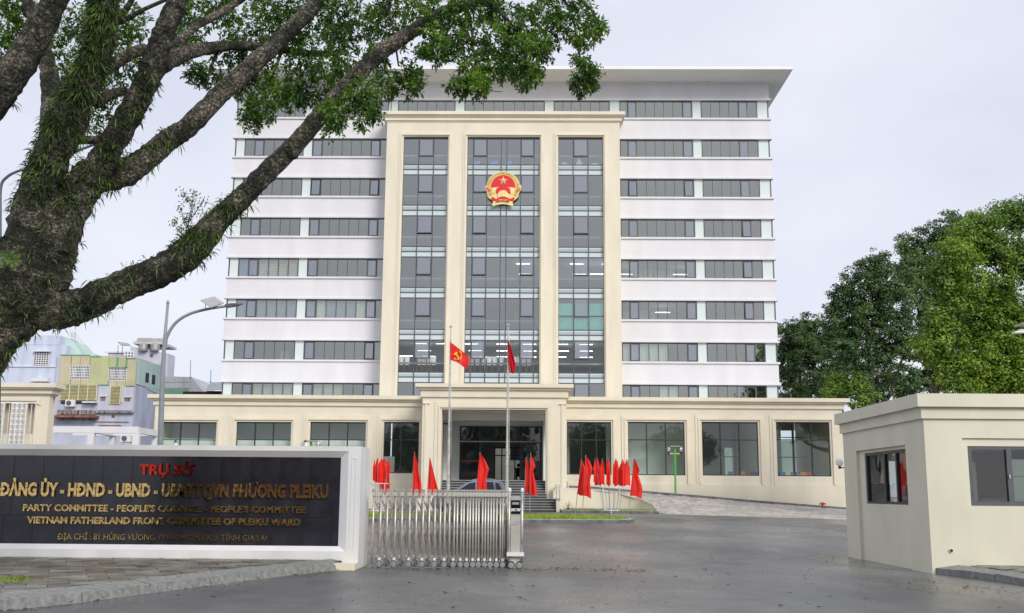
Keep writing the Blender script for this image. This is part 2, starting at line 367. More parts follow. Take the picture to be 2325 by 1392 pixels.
def asphalt():
    m = bpy.data.materials.new('damp_asphalt'); m.use_nodes = True; n = m.node_tree.nodes; l = m.node_tree.links
    b = n['Principled BSDF']; t = n.new('ShaderNodeTexCoord')
    def noise(s, d, st=(1, 1, 1), rough=.5):
        mpn = n.new('ShaderNodeMapping'); mpn.inputs['Scale'].default_value = st; l.new(t.outputs['Object'], mpn.inputs[0])
        x = n.new('ShaderNodeTexNoise'); x.inputs['Scale'].default_value = s; x.inputs['Detail'].default_value = d; x.inputs['Roughness'].default_value = rough
        l.new(mpn.outputs[0], x.inputs['Vector']); return x.outputs[0]
    def ramp(src, stops):
        r = n.new('ShaderNodeValToRGB'); e = r.color_ramp.elements
        while len(e) < len(stops): e.new(.5)
        for i, (p, c) in enumerate(stops): e[i].position = p; e[i].color = (*c, 1) if hasattr(c, '__len__') else (c, c, c, 1)
        l.new(src, r.inputs[0]); return r.outputs[0]
    big = noise(.16, 6, (1, .6, 1), .6); fine = noise(34, 4); mid = noise(1.8, 6)
    c1 = ramp(big, [(.34, (.065, .067, .072)), (.5, (.115, .116, .120)), (.66, (.21, .207, .203))])
    c2 = ramp(fine, [(.30, .38), (.5, 1), (.74, 2.1)])
    c3 = ramp(mid, [(.3, .82), (.7, 1.15)])
    def mul(a, b2):
        x = n.new('ShaderNodeMix'); x.data_type = 'RGBA'; x.blend_type = 'MULTIPLY'; x.inputs[0].default_value = 1; x.clamp_result = False
        l.new(a, x.inputs[6]); l.new(b2, x.inputs[7]); return x.outputs[2]
    l.new(mul(mul(c1, c2), c3), b.inputs['Base Color'])
    l.new(ramp(noise(.3, 6, (1, .45, 1), .6), [(.35, .20), (.6, .44)]), b.inputs['Roughness'])
    bp = n.new('ShaderNodeBump'); bp.inputs['Strength'].default_value = .45; bp.inputs['Distance'].default_value = .012
    l.new(noise(70, 3), bp.inputs['Height']); l.new(bp.outputs[0], b.inputs['Normal'])
    b.inputs['Specular IOR Level'].default_value = .5
    return m
M['asphalt'] = asphalt()

# ------------------------------------------------------------------ ground
b = MB()
ys = [-400, -60, 0, 10, 14, 18, 22, 28, 33, 38, 43, 48, 53, 58, 64, 80, 120, 250, 900]
xs = [-700, -60, -20, 0, 20, 60, 700]
for i in range(len(xs)):
    for y in ys: b.v.append((xs[i], y, gz(y)))
for i in range(len(xs) - 1):
    for j in range(len(ys) - 1):
        q = i * len(ys) + j; b.face((q, q + len(ys), q + len(ys) + 1, q + 1))
tag(b.build('asphalt_ground', M['asphalt']), kind='structure')

# ------------------------------------------------------------------ left sidewalk with kerb
def clip_half(poly, a, b2):
    out2 = []
    for i in range(len(poly)):
        p, q = poly[i], poly[(i + 1) % len(poly)]
        sp = (b2[0] - a[0]) * (p[1] - a[1]) - (b2[1] - a[1]) * (p[0] - a[0]); sq = (b2[0] - a[0]) * (q[1] - a[1]) - (b2[1] - a[1]) * (q[0] - a[0])
        if sp >= 0: out2.append(p)
        if sp * sq < 0:
            t = sp / (sp - sq); out2.append((p[0] + (q[0] - p[0]) * t, p[1] + (q[1] - p[1]) * t))
    return out2
def gpt(px, py, z=0):
    d = CR @ Vector(((px - PW / 2) / F_PX, -(py - PH / 2) / F_PX, -1)); t = (z - CAM.z) / d.z
    return CAM + d * t
SWZ = .19
kp = [(-260, 1418), (-120, 1403), (0, 1388), (188, 1368), (344, 1347), (480, 1330), (598, 1314), (703, 1302), (812, 1290)]
kb = [gpt(x, y, 0) for x, y in kp]                                   # foot of the kerb
sw = empty('sidewalk', (-6, 20, 0)); tag(sw, kind='structure')
inner = []
for i, p in enumerate(kb):
    t = (kb[min(i + 1, len(kb) - 1)] - kb[max(i - 1, 0)]).normalized(); nrm = Vector((-t.y, t.x, 0)); 
    inner.append(p + nrm * .36)
for i in range(len(kb) - 1):
    p, q, r, s_ = kb[i], kb[i + 1], inner[i + 1], inner[i]
    t = (q - p).normalized() * .008; zj = rnd.uniform(-.006, .006); zt = SWZ + zj
    drop = .10 if i == len(kb) - 2 else 0
    b = MB(); n0 = 0
    P0, Q0, R0, S0 = p + t, q - t, r - t, s_ + t
    lean = .04
    Pt = P0 + (S0 - P0).normalized() * lean; Qt = Q0 + (R0 - Q0).normalized() * lean
    b.v = [tuple(P0), tuple(Q0), tuple(R0), tuple(S0)] + [(Pt.x, Pt.y, zt - .05), (Qt.x, Qt.y, zt - .05 - drop * .6), (R0.x, R0.y, zt + .012), (S0.x, S0.y, zt + .012)]
    for f in ((0, 1, 5, 4), (4, 5, 6, 7), (1, 2, 6, 5), (3, 0, 4, 7), (2, 3, 7, 6)): b.face(f)
    b.build('kerb_stone', M['kerb'], sw)
# sand bed below the pavers
poly = [(v.x, v.y) for v in inner] + [(-3.9, 22.55), (-14.5, 22.55), (-14.5, inner[0].y)]
b = MB(); b.prism(poly, -.02, SWZ - .022); b.build('sand_bed', M['soil'], sw)
# pavers (laid slightly askew), clipped against kerb and wall
ang = R_(24); ca, sa = math.cos(ang), math.sin(ang); cnt = 0; rest = MB()
slabs = []
for i in range(-30, 50):
    for j in range(-30, 50):
        L, W2 = .60, .40
        u0 = i * L + (L / 2 if j % 2 else 0); v0 = j * W2; g = .009
        q = [(u0 + g, v0 + g), (u0 + L - g, v0 + g), (u0 + L - g, v0 + W2 - g), (u0 + g, v0 + W2 - g)]
        q = [(-9 + x * ca - y * sa, 18 + x * sa + y * ca) for x, y in q]
        cx, cy = sum(x for x, y in q) / 4, sum(y for x, y in q) / 4
        if cx < -14 or cy > 23 or cy < 13.5: continue
        for k in range(len(inner) - 1):
            a_, b_ = inner[k], inner[k + 1]
            # only clip by the kerb segments near this slab
            if min(a_.x, b_.x) - .8 < cx < max(a_.x, b_.x) + .8 or k == len(inner) - 2 and cx > a_.x:
                q = clip_half(q, (a_.x, a_.y), (b_.x, b_.y)) if q else q
        if q: q = clip_half(q, (0, 22.56), (-1, 22.56))
        if q: q = clip_half(q, (-3.75, 15), (-3.75, 25))
        if not q or len(q) < 3: continue
        ar = abs(sum(q[k][0] * q[(k + 1) % len(q)][1] - q[(k + 1) % len(q)][0] * q[k][1] for k in range(len(q)))) / 2
        if ar < .01: continue
        cc = (sum(x for x, y in q) / len(q), sum(y for x, y in q) / len(q))
        # tree pit at the left
        if math.hypot(cc[0] + 8.3, (cc[1] - 17.0)) < .5: continue
        slabs.append((cc, q))
slabs.sort(key=lambda s2: abs(s2[0][0] + 6) + abs(s2[0][1] - 19))
for k, (cc, q) in enumerate(slabs):
    tx, ty = rnd.uniform(-.012, .012), rnd.uniform(-.012, .012); dz = rnd.uniform(-.006, .006)
    zf = lambda p, tx=tx, ty=ty, dz=dz, cc=cc: SWZ + dz + (p[0] - cc[0]) * tx + (p[1] - cc[1]) * ty
    if k < 290:
        b = MB(); b.prism(q, SWZ - .06, zf); b.build('paver', rnd.choice(M['paver']), sw)
    else: rest.prism(q, SWZ - .06, zf)
if rest.v: tag(rest.build('outlying_paver', M['paver'][1], sw), kind='stuff')

# ------------------------------------------------------------------ sign wall
YS = 22.6
wallx1 = -3.56
sg = thing('sign_wall', 'long white framed wall with black granite face and gold lettering beside the steel gate', 'sign wall', (-8, YS, 0))
gx1 = aX(771, 1140, YS + .12); gz0 = aZ(500, 1238, YS + .12); gz1 = aZ(500, 1037, YS + .12)
zt = 2.545
b = MB()
b.box(-14.6, wallx1, YS + .2, YS + 1.25, -.1, zt)                                # body
b.box(-14.6, wallx1, YS, YS + .2, gz1 + .13, zt)                                # top beam
b.box(-14.6, wallx1, YS, YS + .2, -.1, gz0 - .10)                               # plinth
vx = aX(789, 1100, YS); 
b.box(vx, wallx1, YS, YS + .2, gz0 - .10, gz1 + .13)                            # right pier
b.build('wall_body', M['white_dirty'], sg)
# splayed inner frame
b = MB(); o_ = (-14.6, vx, gz0 - .10, gz1 + .13); i_ = (-14.6, gx1, gz0, gz1)
b.quad((o_[0], YS + .004, o_[3]), (i_[0], YS + .12, i_[3]), (i_[1], YS + .12, i_[3]), (o_[1], YS + .004, o_[3]))
b.quad((o_[1], YS + .004, o_[2]), (o_[1], YS + .004, o_[3]), (i_[1], YS + .12, i_[3]), (i_[1], YS + .12, i_[2]))
b.quad((o_[0], YS + .004, o_[2]), (o_[1], YS + .004, o_[2]), (i_[1], YS + .12, i_[2]), (i_[0], YS + .12, i_[2]))
b.build('frame_moulding', M['white'], sg)
gp0, gp1 = aX(800, 1030, YS), aX(811, 1030, YS)
b = MB(); b.box(gp0, gp0 + .012, YS - .012, YS - .001, .42, gz1 - .02); b.box(gp1 - .012, gp1, YS - .012, YS - .001, .42, gz1 - .02); b.box(gp0, gp1, YS - .012, YS - .001, gz1 - .02, gz1 + .0)
b.build('pier_trim', M['white'], sg)
# granite backing and panels
b = MB(); b.box(-14.6, gx1, YS + .150, YS + .199, gz0, gz1); b.build('panel_backing', M['joint'], sg)
zj = aZ(400, 1172, YS + .12); pw = .64
k = 0; x = gx1
while x > -13:
    xl = x - pw; 
    boxpart('granite_panel', xl + .004, x - .004, YS + .125, YS + .150, zj + .004, gz1, M['granite'], sg)
    xo = .13
    boxpart('granite_panel', xl + .004 - xo, x - .004 - xo, YS + .127, YS + .150, gz0, zj - .004, M['granite'], sg)
    x = xl
boxpart('granite_panel', gx1 - .126, gx1, YS + .127, YS + .150, gz0, zj - .004, M['granite'], sg)
# lettering
_tx = {}
def textmesh(s, off=0, ext=.02, res=2):
    if len(s) == 1 and s in 'ĐƠỞỜ':
        base_, acc = {'Đ': ('D', None), 'Ơ': ('O', None), 'Ở': ('O', 'Ả'), 'Ờ': ('O', 'À')}[s]
        me, co = textmesh(base_, off, ext, res); v = co.tolist(); f = [tuple(p.vertices) for p in me.polygons]
        def addbox(x0, x1, y0, y1):
            n = len(v); e = ext + .002
            v.extend([(x0, y0, -e), (x1, y0, -e), (x1, y1, -e), (x0, y1, -e), (x0, y0, e), (x1, y0, e), (x1, y1, e), (x0, y1, e)])
            for q in ((0, 3, 2, 1), (4, 5, 6, 7), (0, 1, 5, 4), (1, 2, 6, 5), (2, 3, 7, 6), (3, 0, 4, 7)): f.append(tuple(n + i for i in q))
        if s == 'Đ': addbox(-.03, .33, .30, .38 + off)
        else:
            xm = co[:, 0].max(); addbox(xm - .14, xm + .02, .60, .66 + off); addbox(xm - .02, xm + .05, .62, .76)
        if acc:
            ma, ca = textmesh(acc, off, ext, res); idx = [i for i, c in enumerate(ca) if c[1] > .765]; mp_ = {o: len(v) + k for k, o in enumerate(idx)}
            cx_ = sum(ca[i][0] for i in idx) / len(idx); sh_ = (co[:, 0].min() + co[:, 0].max()) / 2 - cx_; v.extend([(ca[i][0] + sh_, ca[i][1], ca[i][2]) for i in idx])
            f += [tuple(mp_[q] for q in p.vertices) for p in ma.polygons if all(q in mp_ for q in p.vertices)]
        m2 = bpy.data.meshes.new('letter'); m2.from_pydata(v, [], f); m2.update(); return m2, np.array(v)
    c = bpy.data.curves.new('t', 'FONT'); c.body = s; c.size = 1; c.offset = off; c.extrude = ext; c.resolution_u = res
    o = bpy.data.objects.new('t', c); C.objects.link(o)
    dg = bpy.context.evaluated_depsgraph_get(); me = bpy.data.meshes.new_from_object(o.evaluated_get(dg))
    bpy.data.objects.remove(o); bpy.data.curves.remove(c)
    co = np.empty(len(me.vertices) * 3); me.vertices.foreach_get('co', co); return me, co.reshape(-1, 3)
def lettering(s, x0, x1, zb, zc, Y, m, parent, off=.018, depth=.03, name='letter'):
    """spread string s between world x0..x1; caps from zb to zc"""
    plain = str.maketrans('ĐƠỞỜ', 'DOOO'); s0 = s; sp = s.translate(plain); _, fc = textmesh(sp, off); fx0, fx1 = fc[:, 0].min(), fc[:, 0].max(); sx = (x1 - x0) / (fx1 - fx0); sz = (zc - zb) / .70
    cache = {}
    for i, ch in enumerate(s):
        if ch == ' ': continue
        _, pc = textmesh(sp[:i + 1], off); px_ = pc[:, 0].max()
        if ch not in cache:
            me, co = textmesh(ch, off); mxx = textmesh(ch.translate(plain), off)[1][:, 0].max()
            v = np.empty(co.shape); v[:, 0] = co[:, 0] * sx; v[:, 1] = -co[:, 2] / .02 * depth / 2; v[:, 2] = co[:, 1] * sz
            me.vertices.foreach_set('co', v.ravel()); me.materials.clear(); me.materials.append(m); me.name = name
            me.polygons.foreach_set('use_smooth', [False] * len(me.polygons)); me.update(); cache[ch] = (me, mxx)
        me, mxx = cache[ch]
        link(name, me, parent, (x0 + (px_ - mxx - fx0) * sx, Y - depth / 2, zb))
def line(s, xa, xb, yb, yc, m, off=.018, dp=.035):
    Yl = YS + .122
    lettering(s, aX(xa, yb, Yl), aX(xb, yb, Yl), aZ((xa + xb) / 2, yb, Yl), aZ((xa + xb) / 2, yc, Yl), Yl, m, sg, off, dp)
line('TRỤ SỞ', 317, 440, 1078, 1055, M['red_metal'], .03, .05)
line('ĐẢNG ỦY - HĐND - UBND - UBMTTQVN PHƯỜNG PLEIKU', 3, 746, 1127, 1099, M['gold'], .045, .05)
line('PARTY COMMITTEE - PEOPLE\'S COUNCIL - PEOPLE\'S COMMITTEE', 53, 694, 1162, 1147.5, M['gold'], .03, .035)
line('VIETNAM FATHERLAND FRONT COMMITTEE OF PLEIKU WARD', 62, 683, 1190, 1175.5, M['gold'], .04, .035)
line('ĐỊA CHỈ : 81 HÙNG VƯƠNG, PHƯỜNG PLEIKU, TỈNH GIA LAI', 133, 606, 1226.5, 1213, M['gold'], .0, .03)
# stepped concrete toe at the wall end
b = MB(); b.box(-4.15, wallx1 + .0, YS - .42, YS - .002, -.05, .13); b.build('wall_toe', M['cream_light'], sg)

# ------------------------------------------------------------------ main building
YW, YP, YD, YF = 74., 72., 68., 62.5      # tower wings, pavilion, podium, portico front
XL, XR = -21.8, 17.58
ob = thing('office_building', 'eight-storey white office building with cream central pavilion and long cream podium', 'building', (-2, 70, .54))
rows = [(9.13 + 3.003 * k - 1.36, 9.13 + 3.003 * k) for k in range(8)]     # (bottom, top) of window bands
PX0, PX1 = -10.25, 6.40
# bands
def band(xa, xb, z0, z1):
    bb = MB(); bb.box(xa, xb, YW, YW + .3, z0, z1)
    e0 = .10 if xa == XL else 0; e1 = .10 if xb == XR else 0
    bb.box(xa - e0, xb + e1, YW - .12, YW + .31, z1 + .001, z1 + .13)
    bb.box(xa - e0, xb + e1, YW - .12, YW + .31, z0 - .12, z0 - .001)
    bb.build('spandrel_wall', M['white'], ob)
for k in range(7):
    z0, z1 = rows[k][1] + .13, rows[k + 1][0] - .13
    if k < 6: band(XL, PX0 + .2, z0, z1); band(PX1 - .2, XR, z0, z1)
    else: band(XL, XR, z0, z1)
band(XL, PX0 + .2, 7.0, rows[0][0] - .13); band(PX1 - .2, XR, 7.0, rows[0][0] - .13)
b = MB(); b.box(XL, XR, YW, YW + .3, rows[7][1] + .13, 31.56); b.box(XL - .1, XR + .1, YW - .12, YW + .31, rows[7][1] + .0, rows[7][1] + .128); b.build('parapet_wall', M['white'], ob)
# side walls, core, roof
b = MB(); b.box(XL + .35, XL + .6, YW + .32, YW + 7.6, 7, 31.5); b.build('side_wall', M['white'], ob)
b = MB(); b.box(XR - .6, XR - .35, YW + .32, YW + 7.6, 7, 31.5); b.build('side_wall', M['white'], ob)
b = MB(); b.box(XL + .61, XR - .61, YW + 6.2, YW + 7.5, 7.3, 31.5); b.build('core_wall', M['room'], ob)
b = MB(); b.box(XL - 1.2, XR + 1.2, YW - 2.5, YW + 9, 31.56, 31.78); b.build('roof', M['soffit'], ob)
b = MB(); b.box(XL - .01, XR + .01, YW - .14, YW - .002, 31.44, 31.555); b.build('soffit_trim', M['white'], ob)
# floors and ceilings inside
for k in range(8):
    z0, z1 = rows[k]
    b = MB(); b.box(XL + .62, XR - .62, YW + .31, YW + 6.19, z0 - .42, z0 - .32); (b.box(PX0 + .31, PX1 - .31, YP + .6, YW + .309, z0 - .42, z0 - .32) if k < 7 else None); b.build('floor_slab', M['room_floor'], ob)
    b = MB(); b.box(XL + .62, XR - .62, YW + .31, YW + 6.19, z1 + .25, z1 + .35)
    if k < 7: b.box(PX0 + .31, PX1 - .31, YP + .6, YW + .309, z1 + .25, z1 + .35)
    b.build('ceiling_slab', M['room_ceiling'], ob)
# columns inside
# wing windows
def px2x(px, row_y=510): return aX(px, row_y, YW)
L1 = [px2x(p) for p in (546.4, 568.3, 590.5, 613, 635.5, 657.8, 680)]
L2 = [px2x(p) for p in (702, 724.7, 747, 769.3, 791.5, 813.7, 836, 858, 880)]
R1 = [px2x(p) for p in (1411, 1427.5, 1448.5, 1469.7, 1491, 1512.2, 1533.5, 1555, 1577)]
R2 = [px2x(p) for p in (1599.5, 1621, 1642, 1663.3, 1684.5, 1705.7, 1727.5)]
bays = {'left outer': (L1, (1,)), 'left inner': (L2, (0, 6)), 'right inner': (R1, (1, 7)), 'right outer': (R2, (4,))}
openv = {(5, 'left inner', 0), (5, 'left inner', 6), (5, 'right inner', 1), (5, 'right inner', 7), (4, 'right outer', 4), (3, 'right outer', 4), (2, 'right outer', 4), (1, 'left inner', 6)}
g = YW + .12
nrow = 0
def blind(k, bay, i0, i1, m, zf=0., sl=False, dy=.35, h=1):
    xsb = bays[bay][0]; z0, z1 = rows[k]
    for i in range(i0, i1):
        if sl:
            bb = MB(); z = z1 - .04
            while z > z0 + zf:
                bb.box(xsb[i] + .03, xsb[i + 1] - .03, YW + dy, YW + dy + .01, z - .12, z); z -= .15
            bb.build('slat_blind', m, ob)
        else: boxpart('curtain', xsb[i] + .03, xsb[i + 1] - .03, YW + dy, YW + dy + .02, z0 + .01, z0 + (z1 - z0 - .02) * h, m, ob)
for k in range(8):
    z0, z1 = rows[k]
    for bn, (xb, vents) in bays.items():
        nm = 'window'
        if k == 7 and 'inner' in bn: pass
        bb = MB(); fw = .022
        bb.box(xb[0] - .05, xb[-1] + .05, g - .03, g + .05, z1 - .075, z1 - .003); bb.box(xb[0] - .05, xb[-1] + .05, g - .03, g + .05, z0 + .001, z0 + .045)
        for x_ in xb: bb.box(x_ - fw, x_ + fw, g - .032, g + .048, z0 + .045, z1 - .075)
        fr = bb.build('window_frame', M['frame'], ob)
        for i in range(len(xb) - 1):
            xa, xc = xb[i] + fw, xb[i + 1] - fw
            if i in vents:
                op = (k, bn, i) in openv
                s_ = empty_v = None
                vb = MB(); wd = xc - xa; ht = z1 - z0 - .13
                vb.box(0, wd, -.03, .0, -.07, 0); vb.box(0, wd, -.03, .0, -ht, -ht + .06); vb.box(0, .065, -.03, 0, -ht + .06, -.07); vb.box(wd - .065, wd, -.03, 0, -ht + .06, -.07)
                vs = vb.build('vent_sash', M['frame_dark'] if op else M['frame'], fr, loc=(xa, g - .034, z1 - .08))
                pb = MB(); pb.box(.065, wd - .065, -.02, -.01, -ht + .06, -.07); pb.build('pane', M['glass_vent'], vs, loc=(xa, g - .034, z1 - .08))
                if op: vs.rotation_euler = (R_(-5), 0, 0)
                else: vs.rotation_euler = (R_(-rnd.uniform(.3, 1.2)), 0, 0)
            else:
                o = boxpart('pane', xa, xc, g, g + .02, z0 + .045, z1 - .075, M['glass'], fr)
                o.rotation_euler = (R_(rnd.uniform(-.35, .35)), 0, R_(rnd.uniform(-.3, .3)))
    # pale columns and end panels
    for xa, xc in ((XL + .16, L1[0] - .05), (L1[-1] + .05, L2[0] - .05), (R1[-1] + .05, R2[0] - .05), (R2[-1] + .05, XR - .14)):
        boxpart('pale_panel', xa, xc, g - .02, g + .05, z0 + .001, z1 - .003, M['pale_panel'], ob)
    for xa, xc in ((XL + .06, XL + .16), (XR - .14, XR - .04)):
        boxpart('corner_post', xa, xc, g - .03, g + .2, z0 + .001, z1 - .003, M['frame'], ob)
    for sx_ in (XL + .2, XR - .22):      # glazed return round the corner
        boxpart('side_pane', sx_, sx_ + .02, g + .21, g + 3, z0 + .01, z1 - .01, M['glass'], ob)
# top row between the wings (behind the pavilion cornice)
z0, z1 = rows[7]
mids = [[aX(p, 240, YW) for p in ps] for ps in ((905, 926, 947.5, 969.5, 991, 1012, 1032.5), (1056, 1076, 1097.5, 1121.5, 1143, 1168.5, 1190.5, 1211, 1235.5), (1258.5, 1278, 1297, 1318, 1340.5, 1362, 1383))]
mids.insert(0, [L2[-1], aX(881.5, 240, YW)])
for xb in mids:
    bb = MB(); fw = .022
    bb.box(xb[0] - .04, xb[-1] + .04, g - .03, g + .05, z1 - .075, z1 - .003); bb.box(xb[0] - .04, xb[-1] + .04, g - .03, g + .05, z0 + .001, z0 + .045)
    for x_ in xb: bb.box(x_ - fw, x_ + fw, g - .032, g + .048, z0 + .045, z1 - .075)
    fr = bb.build('window_frame', M['frame'], ob)
    for i in range(len(xb) - 1):
        boxpart('pane', xb[i] + fw, xb[i + 1] - fw, g, g + .02, z0 + .045, z1 - .075, M['glass'], fr)
for i in range(3):
    boxpart('pale_panel', mids[i][-1] + .05, mids[i + 1][0] - .05, g - .02, g + .05, z0 + .001, z1 - .003, M['pale_panel'], ob)
boxpart('pale_panel', mids[3][-1] + .05, R1[0] - .05, g - .02, g + .05, z0 + .001, z1 - .003, M['pale_panel'], ob)
# blinds, curtains and lights in the wings
blind(3, 'left outer', 0, 1, M['blind_deepblue'], h=1); blind(3, 'left outer', 2, 6, M['blind_slat'], sl=True)
boxpart('curtain', L1[1] + .3, L1[1] + .55, YW + .36, YW + .38, rows[3][0] + .01, rows[3][1] - .1, M['blind_deepblue'], ob)
blind(2, 'left outer', 0, 6, M['blind_blue']); blind(2, 'left inner', 0, 2, M['blind_pale']); blind(2, 'left inner', 2, 5, M['blind_blue']); blind(2, 'left inner', 5, 7, M['blind_pale'])
blind(0, 'left outer', 2, 6, M['blind_slat'], sl=True, zf=.2); blind(0, 'left inner', 1, 4, M['blind_slat'], sl=True)
blind(1, 'right inner', 0, 5, M['blind_pale']); blind(0, 'right inner', 4, 6, M['blind_pale'])
def light(px, py, Y, L=1.25):
    p = at(px, py, Y); boxpart('ceiling_light', p.x - L / 2, p.x + L / 2, Y, Y + .12, p.z - .022, p.z + .022, M['lamp'], ob)
for px, py in ((1420, 600), (1485, 599.5), (1548, 599.5), (1420, 622.5), (1545, 623), (1446, 690), (1502, 691), (1505, 709)): light(px, py, 77.5, 1.1)
for px, py in ((1188, 599.3), (1310, 599.5), (1383, 599.5), (1190, 622), (1316, 622.3), (1355, 622), (1313, 643), (1361, 643)): light(px, py, 76.5, 1.0)
for px, py in ((954, 780), (1005, 780), (1070, 781), (1142, 781), (1202, 781.5), (1275, 781.5), (1331, 782), (963, 796), (1079, 796), (1142, 796.5), (1203, 797), (1277, 797), (1331, 797), (974, 809), (922, 808), (1090, 810), (1142, 810), (1203, 810.5), (1271, 810.5), (1331, 811)): light(px, py, 76.8, .95)
# office furniture seen through the panes
def cab(x0p, x1p, ytp, k, Y, m='cabinet', nm='filing_cabinet'):
    x0, x1 = aX(x0p, 640, Y), aX(x1p, 640, Y); zt_ = aZ((x0p + x1p) / 2, ytp, Y)
    return x0, x1, Y, rows[k][0] - .32, zt_, M[m]
for n_, args in enumerate(((1443, 1460, 614, 3), (1462, 1483, 613, 3), (1487, 1508, 613, 3), (1510, 1528, 614, 3), (1414, 1437, 706, 2), (1438, 1447, 706, 2), (1452, 1462, 706, 2), (1464, 1470, 706, 2), (1477, 1486, 707, 2), (1143, 1156, 610, 3), (1158, 1178, 607, 3), (1270, 1300, 608, 3), (1168, 1176, 709, 2), (644, 663, 797, 1))):
    Yc = 76. if args[0] < 1400 and args[0] > 900 else 75.6
    x0, x1, Y, z0, zt_, m_ = cab(*args, Yc)
    o = thing('filing_cabinet', ['grey cabinet behind the right wing glass, first of the four on the fourth band', 'grey cabinet second from left behind the fourth band right wing glass', 'grey cabinet third from left behind the fourth band right wing glass', 'grey cabinet rightmost of four behind the fourth band right wing glass',
        'low grey cabinet leftmost behind the third band right wing glass', 'narrow low cabinet beside the leftmost one, third band right wing', 'narrow low cabinet in the middle, third band right wing', 'thin low cabinet right of the middle, third band right wing', 'last low cabinet at the right, third band right wing',
        'narrow pale cabinet beside the white column behind centre glass', 'tall pale double cabinet behind the centre glass bay', 'wide pale cabinet behind the right-hand glass column', 'slim pale shelf behind the centre glass below the cabinets', 'white board leaning behind the left wing second band'][n_], 'cabinet', ((x0 + x1) / 2, Y, z0), 'cabinets seen through the office windows')
    bb = MB(); bb.box(x0, x1, Y, Y + .45, z0, zt_); bb.build('cabinet_body', m_, o)
    bb = MB(); mid_ = (x0 + x1) / 2
    for a_, c_ in ((x0 + .02, mid_ - .01), (mid_ + .01, x1 - .02)): bb.box(a_, c_, Y - .02, Y - .002, z0 + .05, zt_ - .04)
    bb.build('cabinet_door', M['cabinet'], o)
boxpart('room_column', aX(1137, 600, 75), aX(1145, 600, 75), 75, 75.4, rows[3][0] - .3, rows[3][1] + .24, M['room_white'], ob)
for k in (2,): boxpart('room_column', aX(1179, 700, 75.2), aX(1183, 700, 75.2), 75.2, 75.6, rows[k][0] - .3, rows[k][1] - .25, M['room_white'], ob)

# ---- pavilion
cols = [  # openings in px: glass left/right at top (y~312) ; use centre-height px
    [aX(p, 620, YP) for p in (908.5, 943.5, 978.5, 1012.2)], [aX(p, 620, YP) for p in (1056.8, 1070.5, 1103, 1135.3, 1148.2, 1180.7, 1212, 1225)], [aX(p, 620, YP) for p in (1267.5, 1302.5, 1337, 1371.5)]]
ztop = aZ(1142, 310, YP)
b = MB(); holed(b, PX0, PX1, 7.2, 28.0, YP, YP + .5, [(c[0] - .0, c[-1] + .0, 7.0, ztop) for c in cols])
b.build('pavilion_wall', M['cream'], ob)
b = MB(); b.box(PX0, PX0 + .3, YP + .501, YW, 7.2, 28.); b.box(PX1 - .3, PX1, YP + .501, YW, 7.2, 28.); b.box(PX0, PX1, YP + .501, YW - .15, 27.9, 28.3); b.build('pavilion_side', M['cream'], ob)
def cornice(x0, x1, Y, z, steps, name, yb, m='cream_light'):
    """steps: (overhang, height) from the top down"""
    bb = MB(); zz = z
    for ov, h in steps:
        bb.box(x0 - ov, x1 + ov, Y - ov, yb, zz - h, zz - .001); zz -= h
    return bb.build(name, M[m], ob)
zc = aZ(1142, 252, YP - .4)
cornice(PX0, PX1, YP, zc, ((.38, .24), (.30, .06), (.22, .07), (.14, .24), (.05, .09)), 'pavilion_cornice', YW - .2)
def surround(x0, x1, z0, z1, Y, name='opening_surround', w1=.30, w2=.17, zlow=None):
    bb = MB()
    for w_, pr in ((w1, .05), (w2, .10)):
        bb.box(x0 - w_, x1 + w_, Y - pr, Y - .001, z1 + w_ * .5, z1 + w_); bb.box(x0 - w_, x0 - w_ * .5, Y - pr, Y - .0015, z0, z1 + w_ * .5 - .001); bb.box(x1 + w_ * .5, x1 + w_, Y - pr, Y - .0015, z0, z1 + w_ * .5 - .001)
    return bb.build(name, M['cream_light'], ob)
for c in cols: surround(c[0], c[-1], 7.3, ztop, YP)
gY = YP + .28
